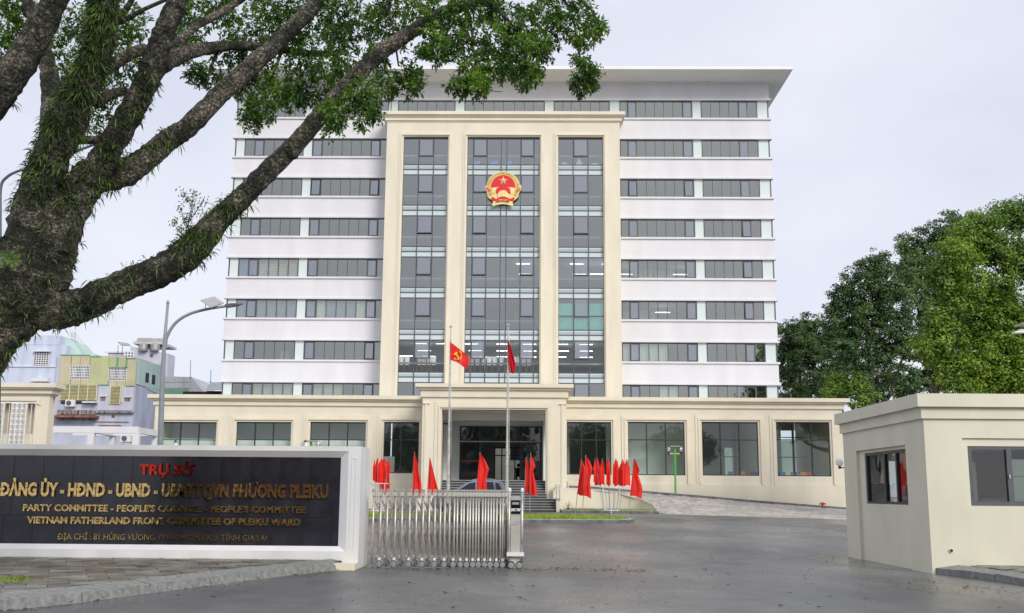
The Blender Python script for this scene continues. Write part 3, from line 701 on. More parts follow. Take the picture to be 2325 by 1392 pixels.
# curtain wall rows : spandrel (two strips) per floor, then the vision panes above
spz = [aZ(960, p, YP + .28) for p in (397, 374)]  # reference, top group
ysp = [(374, 397), (466, 490), (560, 583.5), (653, 676.5), (748, 772), (845, 868.5)]
groups = [(aZ(960, b_, gY), aZ(960, t_, gY)) for t_, b_ in ysp]
for ci, c in enumerate(cols):
    cw = None
    bb = MB(); fw = .032
    for j, x_ in enumerate(c): bb.box(max(x_ - fw, c[0]), min(x_ + fw, c[-1]), gY - .05, gY + .05, 7.3, ztop)
    zl = []
    for (a_, t_) in groups:
        m_ = (a_ + t_) / 2 + .02
        for z_ in (a_, m_, t_): zl.append(z_)
        for z_ in (a_, m_, t_): bb.box(c[0], c[-1], gY - .048, gY + .048, z_ - .028, z_ + .028)
    bb.box(c[0], c[-1], gY - .052, gY + .052, ztop - .10, ztop - .001)
    cw = bb.build('curtain_wall_grid', M['frame'], ob)
    tops = [ztop - .1] + [a_ for a_, t_ in groups]; bots = [t_ for a_, t_ in groups] + [7.3]
    vent = {0: (1,), 1: (1, 5), 2: (1,)}[ci]
    for r_, (zt_, zb_) in enumerate(zip(tops, bots)):
        zt_ -= .028; zb_ += .028
        for i in range(len(c) - 1):
            xa, xc = c[i] + fw, c[i + 1] - fw
            zb2 = zb_
            if i in vent and zt_ - zb_ > 1:
                ht = 1.28; zb2 = zt_ - ht - .03
                vb = MB(); wd = xc - xa
                vb.box(0, wd, -.04, 0, -.06, 0); vb.box(0, wd, -.04, 0, -ht, -ht + .07); vb.box(0, .06, -.04, 0, -ht + .07, -.06); vb.box(wd - .06, wd, -.04, 0, -ht + .07, -.06)
                vs = vb.build('vent_sash', M['frame'], cw, loc=(xa, gY - .055, zt_))
                pb = MB(); pb.box(.06, wd - .06, -.03, -.02, -ht + .07, -.06); pb.build('pane', M['glass_vent'], vs, loc=(xa, gY - .055, zt_))
                op = (r_ in (2, 3) and ci < 2) or (r_ == 2 and ci == 2) or (r_ == 4 and ci == 0) or (r_ == 5 and (ci, i) in ((1, 5), (2, 1)))
                vs.rotation_euler = (R_(-4.5 if op else -rnd.uniform(.2, .8)), 0, 0)
                zt2 = zt_ - ht - .03
                boxpart('vision_pane', xa, xc, gY, gY + .02, zb_, zt2, M['glass_clear' if r_ == 5 else 'glass_cw'], cw)
            else:
                o = boxpart('vision_pane', xa, xc, gY, gY + .02, zb_, zt_, M['glass_clear' if r_ == 5 else 'glass_cw'], cw)
                o.rotation_euler = (R_(rnd.uniform(-.3, .3)), 0, R_(rnd.uniform(-.2, .2)))
    for (a_, t_) in groups:
        m_ = (a_ + t_) / 2 + .02
        for i in range(len(c) - 1):
            xa, xc = c[i] + fw, c[i + 1] - fw
            boxpart('spandrel_panel', xa, xc, gY, gY + .03, a_ + .028, m_ - .028, M['spandrel'], cw)
            h2 = (m_ + t_) / 2 + .03
            boxpart('spandrel_panel', xa, xc, gY - .012, gY + .018, h2, t_ - .028, M['spandrel'], cw)
            boxpart('lower_spandrel_panel', xa, xc, gY, gY + .03, m_ + .028, h2 - .001, M['spandrel2'], cw)
# green roller blinds in the right column
c = cols[2]; za, zb_ = groups[3][0], groups[4][1]
for i in range(3):
    for (q0, q1) in ((zb_ + .05, (za + zb_) / 2 - .14), ((za + zb_) / 2 - .10, za - .32)):
        boxpart('roller_blind', c[i] + .04, c[i + 1] - .04, gY + .12, gY + .14, q0, q1, M['blind_green'], ob)
bb = MB(); bb.box(c[0], c[-1], gY - .046, gY + .046, (za + zb_) / 2 - .15, (za + zb_) / 2 - .10); bb.build('transom_rail', M['frame'], ob)
# chairs behind the glass, second floor over the portico
def make_meeting_chair():
    t = thing('meeting_chair', 'x', 'chair', (0, 0, 0), 'meeting chairs lined up behind the glass above the portico')
    bb = MB(); bb.box(-.22, .22, -.2, .22, .42, .47); bb.build('seat', M['wood'], t)
    bb = MB()
    for s in (-1, 1):
        bb.box(s * .21 - .02, s * .21 + .02, -.22, -.18, 0, .5); bb.box(s * .21 - .02, s * .21 + .02, .18, .22, 0, 1.12)
    bb.build('chair_frame', M['wood'], t)
    bb = MB(); bb.plate([(-.12, .5), (.12, .5), (.19, 1.1), (-.19, 1.1)], -.25, -.21); bb.build('seat_back', M['chair_cover'], t)
    return t
ch0 = make_meeting_chair()
chpx = [912, 925, 953, 963.5, 974.5, 985, 1063, 1071, 1084, 1098, 1111, 1124, 1138, 1166, 1176, 1189, 1201]
for i, p in enumerate(chpx):
    o = ch0 if i == 0 else copy_tree(ch0)
    o.location = (aX(p, 830, YP + .85), YP + .85, groups[5][1] + .05)
    side = 'left glass column' if p < 1020 else 'centre glass column'
    j = i if p < 1020 else i - 6
    o['label'] = 'brown wood chair, %s from the left behind the %s above the portico' % (['first', 'second', 'third', 'fourth', 'fifth', 'sixth', 'seventh', 'eighth', 'ninth', 'tenth', 'eleventh'][j], side)
b = MB(); b.box(PX0 + .32, PX1 - .32, YP + .6, YP + 2.0, groups[5][1] - .05, groups[5][1] + .05); b.build('gallery_floor', M['room_floor'], ob)

# small goods on the top-floor sill
for k, (x0_, x1_) in enumerate(((1075, 1090), (1113, 1130), (1145, 1162))):
    xa, xb = aX(x0_, 372, YP + .5), aX(x1_, 372, YP + .5); zt_ = aZ(x0_, 366, YP + .5)
    o = thing('blue_package', '%s of three blue packages behind the glass just above the emblem' % ['left', 'middle', 'right'][k], 'package', (xa, YP + .5, groups[0][1] + .03), 'blue packages on the top-floor sill')
    b = MB(); b.box(xa, xa + (xb - xa) * .48, YP + .42, YP + .6, groups[0][1] + .03, zt_ - .05); b.build('bundle', M['blind_deepblue'], o)
    b = MB(); b.box(xa + (xb - xa) * .5, xb, YP + .42, YP + .6, groups[0][1] + .03, zt_); b.build('bundle', M['blind_deepblue'], o)
for k, (x0_, x1_, yt, lab) in enumerate(((1273, 1290, 369, 'left flat carton pile on the top sill of the right glass column'), (1308, 1322, 361, 'tallest white carton in the middle of the top right sill'), (1340, 1361, 371, 'right flat carton pile on the top sill of the right glass column'))):
    xa, xb = aX(x0_, 372, YP + .5), aX(x1_, 372, YP + .5)
    o = thing('carton_stack', lab, 'cartons', (xa, YP + .5, groups[0][1] + .03), 'cartons on the top-floor sill'); zt_ = aZ(x0_, yt, YP + .5); zm_ = (zt_ + groups[0][1] + .03) / 2
    b = MB(); b.box(xa, xb, YP + .42, YP + .62, groups[0][1] + .03, zm_); b.build('lower_carton', M['blind_slat'], o); b = MB(); b.box(xa + .1, xb - .12, YP + .43, YP + .6, zm_ + .01, zt_); b.build('upper_carton', M['chair_cover'], o)

# ---- podium
PDX0, PDX1 = -24.2, 20.1
winpx = [(365, 490), (535, 660), (703, 830), (871, 951), (1287, 1388), (1426, 1555), (1594, 1722), (1763, 1885)]
wins = []
for i, (p, q) in enumerate(winpx):
    z1_ = aZ((p + q) / 2, 958, YD); z0_ = aZ(1500, 1079, YD)
    wins.append((aX(p, 1000, YD), aX(q, 1000, YD), z0_, z1_))
b = MB(); holed(b, PDX0, PDX1, .3, 7.3, YD, YD + .45, wins + [(-5.1, .95, 1.9, 6.6)]); b.build('podium_wall', M['cream'], ob)
b = MB(); b.box(PDX0, PDX0 + .3, YD + .451, YW + 5, .3, 7.3); b.box(PDX1 - .3, PDX1, YD + .451, YW + 5, .3, 7.3); b.build('podium_side', M['cream'], ob)
b = MB(); b.box(PDX0 + .31, PDX1 - .31, YD + .3, YW + 7.5, 7.0, 7.29); b.build('podium_roof', M['room_ceiling'], ob)
cornice(PDX0, PDX1, YD, aZ(700, 897, YD - .4), ((.42, .24), (.34, .05), (.26, .07), (.12, .30), (.05, .05)), 'podium_cornice', YD + .3)
# base course
z0_ = wins[0][2]
b = MB(); 
for xa, xb in ((PDX0, -6.3), (2.3, PDX1)): b.box(xa - .05, xb, YD - .06, YD - .001, .3, z0_ - .55)
b.build('podium_base_course', M['cream'], ob)
for i, (xa, xb, za, zb_) in enumerate(wins):
    s_ = surround(xa, xb, z0_ - .55, zb_, YD, 'window_surround', .42, .24)
    gg = YD + .22; bb = MB(); ncol = 2 if i == 3 else 3
    xsw = [xa + (xb - xa) * j / ncol for j in range(ncol + 1)]; zm = zb_ - 1.14
    if i == 3: xsw = [xa, xa + (xb - xa) * .48, xb]
    for j, x_ in enumerate(xsw): bb.box(max(xa, x_ - .035), min(xb, x_ + .035), gg - .05, gg + .05, za, zb_)
    bb.box(xa, xb, gg - .048, gg + .048, zm - .03, zm + .03); bb.box(xa, xb, gg - .052, gg + .052, zb_ - .08, zb_ - .001); bb.box(xa, xb, gg - .052, gg + .052, za + .001, za + .06)
    wf = bb.build('window_frame', M['frame_dark'], ob)
    for j in range(ncol):
        boxpart('pane', xsw[j] + .035, xsw[j + 1] - .035, gg, gg + .02, za + .06, zm - .03, M['glass_pod'], wf)
        boxpart('pane', xsw[j] + .035, xsw[j + 1] - .035, gg, gg + .02, zm + .03, zb_ - .08, M['glass_pod'], wf)
# podium interior
b = MB(); b.box(PDX0 + .32, -10.2, YD + 2.6, YD + 2.8, 2.26, 6.99); b.box(-10.19, -6.5, YW + 5, YW + 5.2, 2, 7)
holed(b, 1.5, PDX1 - .32, 2, 7, YW + 5, YW + 5.2, [(aX(1646, 1050, 79), aX(1672, 1050, 79), 2.5, 5.0), (aX(1690, 1050, 79), aX(1712, 1050, 79), 2.5, 5.6), (aX(1775, 1050, 79), aX(1830, 1050, 79), 2.5, 6.3), (aX(1845, 1050, 79), aX(1885, 1050, 79), 2.5, 6.3)])
for x0_, x1_ in ((5.2, 10.4),): b.box(x0_, x1_, YD + 3.2, YD + 3.4, 2.26, 6.99)
b.box(PDX0 + .32, -10.2, YD + .9, YD + 1.0, 2.26, 4.9)
b.build('hall_back_wall', M['room_white'], ob)
b = MB(); b.box(PDX0 + .32, PDX1 - .32, YD + .46, YW + 5.3, 2.1, 2.25); b.build('hall_floor', M['room_floor'], ob)
b = MB()
for x_ in (-19.6, -15, -10.4, 5.9, 10.5, 15.2): b.box(x_ - .12, x_ + .12, YD + 2.2, YW + 5, 2.3, 6.95)
b.build('partition_wall', M['room_white'], ob)
bb = MB()
for px_ in (1668, 1700, 1800, 1840): bb.box(aX(px_, 1000, 76) - .05, aX(px_, 1000, 76) + .05, 76, 76.1, 2.3, 6.9)
for z_ in (4.2, 5.6): bb.box(aX(1640, 1000, 76), aX(1890, 1000, 76), 76, 76.08, z_, z_ + .06)
bb.build('interior_mullion', M['frame_dark'], ob)
# chairs of coloured plastic inside the last two windows
for n_, (px_, m_, cn) in enumerate(((1660, 'plastic_blue', 'blue'), (1686, 'plastic_orange', 'orange'), (1700, 'hydrant', 'red'), (1713, 'plastic_blue', 'blue'), (1776, 'plastic_blue', 'blue'), (1790, 'louver', 'yellow'), (1803, 'plastic_blue', 'blue'), (1823, 'plastic_orange', 'orange'), (1838, 'hydrant', 'red'))):
    Yc = YD + 1.2; x_ = aX(px_, 1075, Yc)
    where = 'last window but one' if px_ < 1750 else 'last podium window'
    o = thing('plastic_chair', '%s plastic chair behind the %s, %s from left there' % (cn, where, ['first', 'second', 'third', 'fourth', 'fifth'][n_ if n_ < 4 else n_ - 4]), 'chair', (x_, Yc, 2.25), 'plastic chairs inside the podium windows')
    bb = MB(); bb.box(x_ - .2, x_ + .2, Yc, Yc + .4, 2.66, 2.70); bb.build('seat', M[m_], o)
    bb = MB(); bb.plate([(x_ - .22, 2.72), (x_ + .22, 2.72), (x_ + .2, 3.05), (x_ - .2, 3.05)], Yc, Yc + .03); bb.build('chair_back', M[m_], o)
    bb = MB(); [bb.box(x_ + sx * .18 - .015, x_ + sx * .18 + .015, Yc + dy, Yc + dy + .03, 2.25, 2.66) for sx in (-1, 1) for dy in (.02, .35)]; bb.build('chair_legs', M[m_], o)
# desk and shelf behind the window right of the portico
x_ = aX(1478, 1060, 72)
o = thing('display_shelf', 'white shelf rack in a wooden frame behind the window with the green lamp', 'shelf', (x_, 72, 2.25))
bb = MB(); bb.box(x_ - 1.1, x_ + .9, 72, 72.05, 2.3, 3.75); bb.build('shelf_back', M['paper'], o)
bb = MB(); bb.box(x_ - 1.2, x_ - 1.1, 71.9, 72.1, 2.3, 3.8); bb.box(x_ + .9, x_ + 1.0, 71.9, 72.1, 2.3, 3.8); bb.box(x_ - 1.1, x_ + .9, 71.9, 72.1, 3.74, 3.8); bb.box(x_ - 1.1, x_ + .9, 71.9, 72.1, 3.0, 3.05); bb.box(x_ - .4, x_ - .36, 71.9, 72.1, 2.3, 3.74); bb.build('shelf_frame', M['wood'], o)
# white notice board inside the window left of the portico
x_ = aX(885, 1050, YD + .8)
o = thing('notice_board', 'pale standing board inside the window left of the portico', 'board', (x_, YD + .8, 2.25))
bb = MB(); bb.box(x_ - .45, x_ + .30, YD + .8, YD + .84, 2.75, 3.85); bb.build('board', M['blind_pale'], o)
bb = MB(); bb.box(x_ - .4, x_ - .36, YD + .8, YD + .86, 2.25, 2.75); bb.box(x_ + .22, x_ + .26, YD + .8, YD + .86, 2.25, 2.75); bb.build('board_stand', M['steel_dull'], o)

# ---- portico
QX0, QX1 = aX(958, 990, YF), aX(1286, 990, YF)
ox0, ox1, oz1 = aX(1002, 1000, YF), aX(1239, 1000, YF), aZ(1120, 930, YF)
FLZ = 2.32
b = MB(); holed(b, QX0, QX1, 1.22, 7.6, YF, YF + .9, [(ox0, ox1, 1.2, oz1)]); b.build('portico_front', M['cream'], ob)
b = MB(); b.box(QX0, QX0 + .8, YF + .901, YD - .07, 1.22, 7.6); b.box(QX1 - .8, QX1, YF + .901, YF + 1.5, 1.22, 7.6); b.box(QX1 - .8, QX1, YF + 1.501, YD - .07, 6.2, 7.6); b.build('portico_side_wall', M['cream'], ob)
b = MB(); b.box(QX0 + .801, QX1 - .801, YF + .901, YD - .07, oz1 + .05, oz1 + .4); b.build('portico_ceiling', M['soffit'], ob)
b = MB(); b.box(QX0 + .801, QX1 - .801, YD - 1.2, YD - .9, oz1 - .35, oz1 + .049); b.build('ceiling_beam', M['soffit'], ob)
b = MB(); b.box(QX0 + .1, QX1 - .1, YF + .5, YD, 7.1, 7.5); b.build('portico_roof', M['cream'], ob)
cornice(QX0, QX1, YF, aZ(1120, 871, YF - .4), ((.42, .22), (.34, .05), (.26, .09), (.12, .42), (.05, .05)), 'portico_cornice', YD)
surround(ox0, ox1, 1.25, oz1, YF, 'portico_surround', .42, .2)
for x_ in (QX0 + .02, QX1 - .42): bb = MB(); bb.box(x_, x_ + .4, YF - .10, YF - .002, oz1 + .32, oz1 + .38); bb.box(x_ + .12, x_ + .28, YF - .06, YF - .002, 1.25, oz1 + .319); bb.build('pilaster_trim', M['cream_light'], ob)
b = MB(); b.lathe([(.5, 0), (.5, -.06), (.45, -.08)], 20, ((ox0 + ox1) / 2 + .2, YF + 2.6, oz1 + .05)); b.build('ceiling_disc', M['soffit'], ob)
for px_, py_ in ((1046, 939), (1204, 939)): 
    p = at(px_, py_, YF + 3); b = MB(); b.lathe([(.12, 0), (.12, -.03)], 12, (p.x, YF + 3, oz1 + .05)); b.build('downlight', M['white'], ob)
p = at(1008, 961, YF + .7); cc = thing('security_camera', 'small black security camera on the left inner wall of the portico', 'camera', (QX0 + .85, YF + 1.2, p.z))
b = MB(); b.tube([(ox0 - .0, YF + 1.0, p.z), (ox0 + .28, YF + .8, p.z - .02)], .06, 8); b.build('camera_body', M['black'], cc)
b = MB(); b.box(QX0 + .801, ox0 + .1, YF + .95, YF + 1.05, p.z - .02, p.z + .04); b.build('camera_bracket', M['black'], cc)
# inner wall with glazing at the back
YG = YD + 2.5
b = MB(); dx0, dx1 = aX(1044, 1030, YG), aX(1230, 1030, YG); dz1 = aZ(1137, 968, YG)
holed(b, QX0 - .2, QX1 + .2, 1.9, 7.0, YG, YG + .25, [(dx0, dx1, FLZ, dz1)]); b.build('lobby_front_wall', M['room_white'], ob)
b = MB(); b.box(-5.45, -5.1, YD - .06, YG - .001, 2, 6.6); b.box(.95, 1.3, YD - .06, YG - .001, 2, 6.6); b.box(-5.1, .95, YD - .06, YG - .001, 6.45, 6.6); b.build('vestibule_wall', M['room_white'], ob)
mz = aZ(1137, 1003, YG)
mxs = [dx0 + .04] + [aX(p, 1030, YG) for p in (1091, 1137.5, 1183)] + [dx1 - .04]
bb = MB()
for j, x_ in enumerate(mxs):
    if j == 2: bb.box(x_ - .05, x_ + .05, YG - .05, YG + .1, mz, dz1)
    else: bb.box(x_ - (.09 if j in (1, 3) else .05), x_ + (.09 if j in (1, 3) else .05), YG - .05, YG + .1, FLZ, dz1)
bb.box(dx0, dx1, YG - .048, YG + .098, mz - .09, mz); bb.box(dx0, dx1, YG - .048, YG + .098, dz1 - .08, dz1 - .001)
wf = bb.build('entrance_frame', M['frame_dark'], ob)
b = MB(); b.box(dx0, dx1, YG - .06, YG - .049, mz - .02, mz + .03); b.build('transom_strip', M['white_metal'], wf)
for j in range(4):
    boxpart('pane', mxs[j] + .06, mxs[j + 1] - .06, YG, YG + .02, mz + .03, dz1 - .08, M['glass_dark'], wf)
    if j in (0, 3):
        boxpart('door_pane', mxs[j] + .06, mxs[j + 1] - .09, YG, YG + .02, FLZ, mz - .1, M['glass_dark'], wf)
        boxpart('warning_stripe', mxs[j] + .06, mxs[j + 1] - .09, YG - .01, YG - .004, 3.60, 3.68, M['poster_red'], wf)
# lobby behind
b = MB(); b.box(QX0 - .5, QX0 - .3, YG + .26, YG + 7.9, 2, 7); b.box(QX1 + .3, QX1 + .5, YG + .26, YG + 7.9, 2, 7); b.box(QX0 - .5, QX1 + .5, YG + .26, YG + 8, 6.8, 6.95); b.build('lobby_wall', M['room'], ob)
b = MB(); b.box(QX0 - .29, QX1 + .29, YD - .5, YG + 9, 2.0, FLZ); b.build('lobby_floor', M['concrete'], ob)
# rear door: bright yard seen through it
ry = YG + 6.5
rx0, rx1, rz1 = aX(1122, 1050, ry), aX(1183, 1050, ry), aZ(1150, 1016, ry)
bb = MB(); holed(bb, QX0 - .29, QX1 + .29, FLZ + .001, 6.79, ry, ry + .15, [(rx0, rx1, FLZ + .01, rz1)]); bb.build('lobby_rear_wall', M['room'], ob)
bb = MB()
for x_ in (rx0 + .04, rx0 + .55, rx1 - .45, rx1 - .04): bb.box(x_ - .04, x_ + .04, ry - .04, ry - .002, FLZ + .01, rz1)
bb.box(rx0, rx1, ry - .04, ry - .003, rz1 - .08, rz1); bb.box(rx0, rx1, ry - .039, ry - .004, rz1 - .62, rz1 - .54); bb.build('rear_door_frame', M['frame_dark'], ob)
yh = thing('rear_house', 'pale yellow and mint house in the yard seen through the lobby doors', 'house', (0, 93, .5))
b = MB(); b.box(-9, 3, 93, 94, 0, 6.5); b.build('house_wall', M['yellow_house'], yh)
b = MB(); b.box(3.01, 26, 96, 97, 0, 6.4); b.build('mint_wall', M['mint'], yh)
b = MB(); b.box(-1.6, -.6, 92.96, 92.99, 4.4, 5.6); b.box(13, 14.6, 95.96, 95.99, 3.4, 5.4); b.build('window', M['dark_void'], yh)
# ---- stairs
st = thing('entrance_stairs', 'dark granite stairs climbing into the portico', 'stairs', (-2, 61, .54))
y_ = 60.5; n1 = 5; nst = 12; rz = (FLZ - .54) / nst
sx0, sx1 = aX(1003, 1140, 61), aX(1262, 1140, 61)
for i in range(nst):
    a_, b_ = (sx0, sx1) if i < n1 else (ox0 - .02 if y_ + .3 * i > YF else sx0, ox1 + .02)
    z_ = .54 + rz * (i + 1)
    boxpart('step', a_, b_, y_ + .3 * i, y_ + .3 * i + (.299 if i < nst - 1 else YD - .5 - y_ - .3 * i), z_ - rz, z_, M['granite_step'], st)
    boxpart('nosing', a_, b_, y_ + .3 * i - .02, y_ + .3 * i - .001, z_ - .035, z_ - .002, M['kerb_top'], st)
zp = .54 + rz * n1
b = MB(); b.box(QX0 - .2, ox0 - .03, YF - .25, YD - .1, .5, 1.219); b.box(ox1 + .03, QX1 + .3, YF - .25, YD - .1, .5, 1.219); b.build('pier_plinth', M['cream'], ob)
b = MB(); b.box(sx1 + .01, sx1 + .22, 60.3, YF - .26, .5, 1.15); b.build('cheek_wall', M['cream'], st)
hr = thing('handrail', 'short stainless handrail on the cheek wall right of the stairs', 'handrail', (sx1 + .1, 61, 1.1))
for dx in (-.07, .1):
    b = MB(); b.tube([(sx1 + .1 + dx, 60.5, 1.15), (sx1 + .1 + dx, 60.5, 1.75), (sx1 + .1 + dx, 61.4, 2.05), (sx1 + .1 + dx, 62.1, 2.05)], .035, 8); b.build('rail', M['steel'], hr)
b = MB(); b.box(sx1 + .01, sx1 + .24, 60.45, 62.15, 1.16, 1.3); b.build('rail_base', M['steel_dull'], hr)

# ---- emblem on the curtain wall
ez = aZ(1142, 425, 71.5); ex = aX(1142, 425, 71.5); EY = YP + .02
em = thing('state_emblem', 'round red and gold emblem with star, wheat and gear on the centre glass column', 'emblem', (ex, EY, ez))
S = (aX(1184, 425, EY) - aX(1101, 425, EY)) / 1055   # metres per zoom pixel (centre 787,700)
def E(x, y): return (ex + (x - 787) * S, ez - (y - 700) * S)
def epl(pts, y0, y1, m, name):
    pts = [E(*p) for p in pts]; ar = sum(pts[i][0] * pts[(i + 1) % len(pts)][1] - pts[(i + 1) % len(pts)][0] * pts[i][1] for i in range(len(pts)))
    if ar < 0: pts = pts[::-1]
    bb = MB(); bb.plate(pts, y0, y1); return bb.build(name, M[m], em)
circ = lambda cx, cy, r, a0, a1, n: [(cx + r * math.cos(R_(a0 + (a1 - a0) * i / n)), cy - r * math.sin(R_(a0 + (a1 - a0) * i / n))) for i in range(n + 1)]
outl = circ(787, 668, 488, 0, 180, 36)[:-1] + [(265, 600), (270, 720), (310, 780), (345, 940), (420, 1010), (500, 1080), (480, 1215), (640, 1170), (787, 1150), (930, 1170), (1080, 1215), (1065, 1080), (1150, 1010), (1220, 940), (1260, 780), (1305, 720), (1315, 600), (1280, 570)]
epl(outl, EY - .12, EY, 'gold_paint', 'base_plate')
epl(circ(787, 650, 350, -30, 210, 40) + [(570, 800), (600, 850), (980, 850), (1010, 800)], EY - .15, EY - .121, 'red_paint', 'red_field')
epl([(455, 680), (670, 650), (600, 690), (575, 780), (560, 860), (500, 850), (450, 760)], EY - .17, EY - .151, 'gold_paint', 'rice_leaf')
epl([(1120, 680), (905, 650), (975, 690), (1000, 780), (1020, 860), (1070, 850), (1125, 760)], EY - .17, EY - .151, 'gold_paint', 'rice_leaf')
# star with facets
bb = MB(); cx, cy = 790, 465; n0 = 0
pts = []
for i in range(10):
    r = 138 if i % 2 == 0 else 54; a_ = R_(90 + 36 * i); pts.append(E(cx + r * math.cos(a_), cy - r * math.sin(a_)))
bb.v = [(p[0], EY - .151, p[1]) for p in pts] + [(E(cx, cy)[0], EY - .27, E(cx, cy)[1])]
for i in range(10): bb.face((i, (i + 1) % 10, 10))
bb.build('star', M['gold_paint'], em)
# wheat sheaves
for s in (-1, 1):
    bb = MB()
    for ring, (rr, nn) in enumerate(((385, 17), (425, 18), (462, 19))):
        for i in range(nn):
            a_ = R_(88 - (i / nn) * 128) if s > 0 else R_(92 + (i / nn) * 128)
            p = E(787 + rr * math.cos(a_), 668 - rr * math.sin(a_)); q = Vector((math.cos(a_ + s * .9), 0, math.sin(a_ + s * .9))) * 26 * S
            bb.tube([(p[0] - q.x, EY - .13, p[1] - q.z), (p[0], EY - .16, p[1]), (p[0] + q.x, EY - .13, p[1] + q.z)], [.006, 15 * S, .004], 5)
    bb.build('wheat_sheaf', M['gold_paint'], em)
# dark relief lines in the wheat ring
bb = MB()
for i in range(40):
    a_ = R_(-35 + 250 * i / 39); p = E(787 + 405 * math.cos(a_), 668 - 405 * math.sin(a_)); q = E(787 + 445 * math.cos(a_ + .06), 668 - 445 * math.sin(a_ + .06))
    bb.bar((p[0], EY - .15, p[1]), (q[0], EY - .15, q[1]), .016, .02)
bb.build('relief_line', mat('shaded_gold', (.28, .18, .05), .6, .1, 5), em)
# gear
gear = []
for i in range(48):
    r = 165 if (i // 2) % 2 == 0 else 140; a_ = R_(-20 + 220 * i / 47); gear.append((787 + r * math.cos(a_), 905 - r * math.sin(a_)))
epl(gear, EY - .20, EY - .155, 'gold_paint', 'gear_rim')
bb = MB(); p = E(787, 905); bb.lathe([(85 * S, 0), (85 * S, -.03), (70 * S, -.03), (70 * S, -.01), (38 * S, -.01), (38 * S, -.04), (10 * S, -.05)], 20, (p[0], EY - .20, p[1]), 'y'); bb.build('gear_hub', M['gold_paint'], em)
for pts, y0 in (([(280, 660), (440, 730), (420, 790), (380, 790), (300, 720)], .16), ([(1290, 670), (1150, 760), (1150, 800), (1210, 790), (1280, 730)], .16)): epl(pts, EY - y0, EY - .121, 'red_paint', 'side_ribbon')
epl([(430, 1000), (500, 950), (580, 1010), (560, 1050), (480, 1055)], EY - .2, EY - .121, 'red_paint', 'side_ribbon'); epl([(1130, 970), (1080, 960), (990, 1010), (1010, 1050), (1095, 1055)], EY - .2, EY - .121, 'red_paint', 'side_ribbon')
arc_o = [(580 + 414 * t, 1025 - 78 * math.sin(PI * t)) for t in [i / 12 for i in range(13)]]; arc_i = [(610 + 350 * t, 1105 - 45 * math.sin(PI * t)) for t in [i / 12 for i in range(12, -1, -1)]]
epl(arc_o + arc_i, EY - .24, EY - .202, 'red_paint', 'name_ribbon')
p = E(660, 1068); q = E(912, 1030)
lettering('VIỆT NAM', p[0], q[0], p[1], q[1] - .01, EY - .24, M['gold_paint'], em, .02, .02, 'ribbon_letter')
arc = [(575 + 414 * t, 1010 - 72 * math.sin(PI * t)) for t in [i / 12 for i in range(13)]]
bb = MB()
for i in range(12):
    p, q = E(*arc[i]), E(*arc[i + 1]); bb.bar((p[0], EY - .25, p[1]), (q[0], EY - .25, q[1]), .03, .03)
bb.build('ribbon_edge', M['gold_paint'], em)

# ------------------------------------------------------------------ ramp right of the portico
rampo = empty('stone_ramp', (8, 62, .5)); tag(rampo, kind='structure')
near = [(at(1275, 1108, 62), 62), (at(1340, 1112, 62), 62), (at(1400, 1120, 61.6), 0), (at(1450, 1133, 60.8), 0), (at(1482, 1148, 59.2), 0)]
near = [n_[0] for n_ in near]
for px_, Y in ((1497, 57.6), (1570, 56.4), (1700, 54.8), (1930, 52)):
    p = at(px_, 1160, Y); near.append(Vector((p.x, Y, gz(Y) + .01)))
far = [at(x_, y_2, 67) for x_, y_2 in ((1292, 1108), (1350, 1110), (1400, 1115), (1445, 1118), (1490, 1122), (1520, 1124.5), (1590, 1130), (1700, 1140), (1930, 1158))]
for p in far: p.z = max(p.z, .58)
def cr(pts, t):
    n = len(pts) - 1; i = min(int(t * n), n - 1); f = t * n - i
    return pts[i].lerp(pts[i + 1], f)
b = MB(); NU, NV = 40, 8
for i in range(NU + 1):
    for j in range(NV + 1):
        p = cr(near, i / NU).lerp(cr(far, i / NU), j / NV); b.v.append((p.x, p.y, p.z - .012))
for i in range(NU):
    for j in range(NV):
        q = i * (NV + 1) + j; b.face((q, q + NV + 1, q + NV + 2, q + 1))
b.build('ramp_bed', M['kerb_top'], rampo)
NU, NV = 31, 9
for j in range(NV):
    for i in range(NU):
        o_ = .5 if j % 2 else 0
        u0, u1 = (i + o_ + .04 + rnd.uniform(-.06, .06)) / NU, (i + 1 + o_ - .05 + rnd.uniform(-.06, .06)) / NU; v0, v1 = (j + .06) / NV, (j + .94) / NV
        u1 = min(u1, 1)
        if u1 - u0 < .004: continue
        q = [cr(near, u).lerp(cr(far, u), v) for u, v in ((u0, v0), (u1, v0), (u1, v1), (u0, v1))]
        bb = MB(); dz = rnd.uniform(.0, .012)
        bb.v = [(p.x, p.y, p.z - .03) for p in q] + [(p.x, p.y, p.z + dz) for p in q]
        for f in ((4, 5, 6, 7), (0, 1, 5, 4), (1, 2, 6, 5), (2, 3, 7, 6), (3, 0, 4, 7)): bb.face(f)
        bb.build('ramp_paver', rnd.choice(M['ramp_stone']), rampo)
# dark kerb along the building
for i in range(len(far) - 1):
    p, q = far[i], far[i + 1]
    bb = MB(); bb.v = [(p.x, 66.95, p.z - .3), (q.x - .01, 66.95, q.z - .3), (q.x - .01, 67.2, q.z - .3), (p.x, 67.2, p.z - .3), (p.x, 66.95, p.z + .14), (q.x - .01, 66.95, q.z + .14), (q.x - .01, 67.2, q.z + .14), (p.x, 67.2, p.z + .14)]
    for f in ((0, 1, 5, 4), (1, 2, 6, 5), (2, 3, 7, 6), (3, 0, 4, 7), (4, 5, 6, 7)): bb.face(f)
    bb.build('kerb_stone', M['kerb_dark'], rampo)
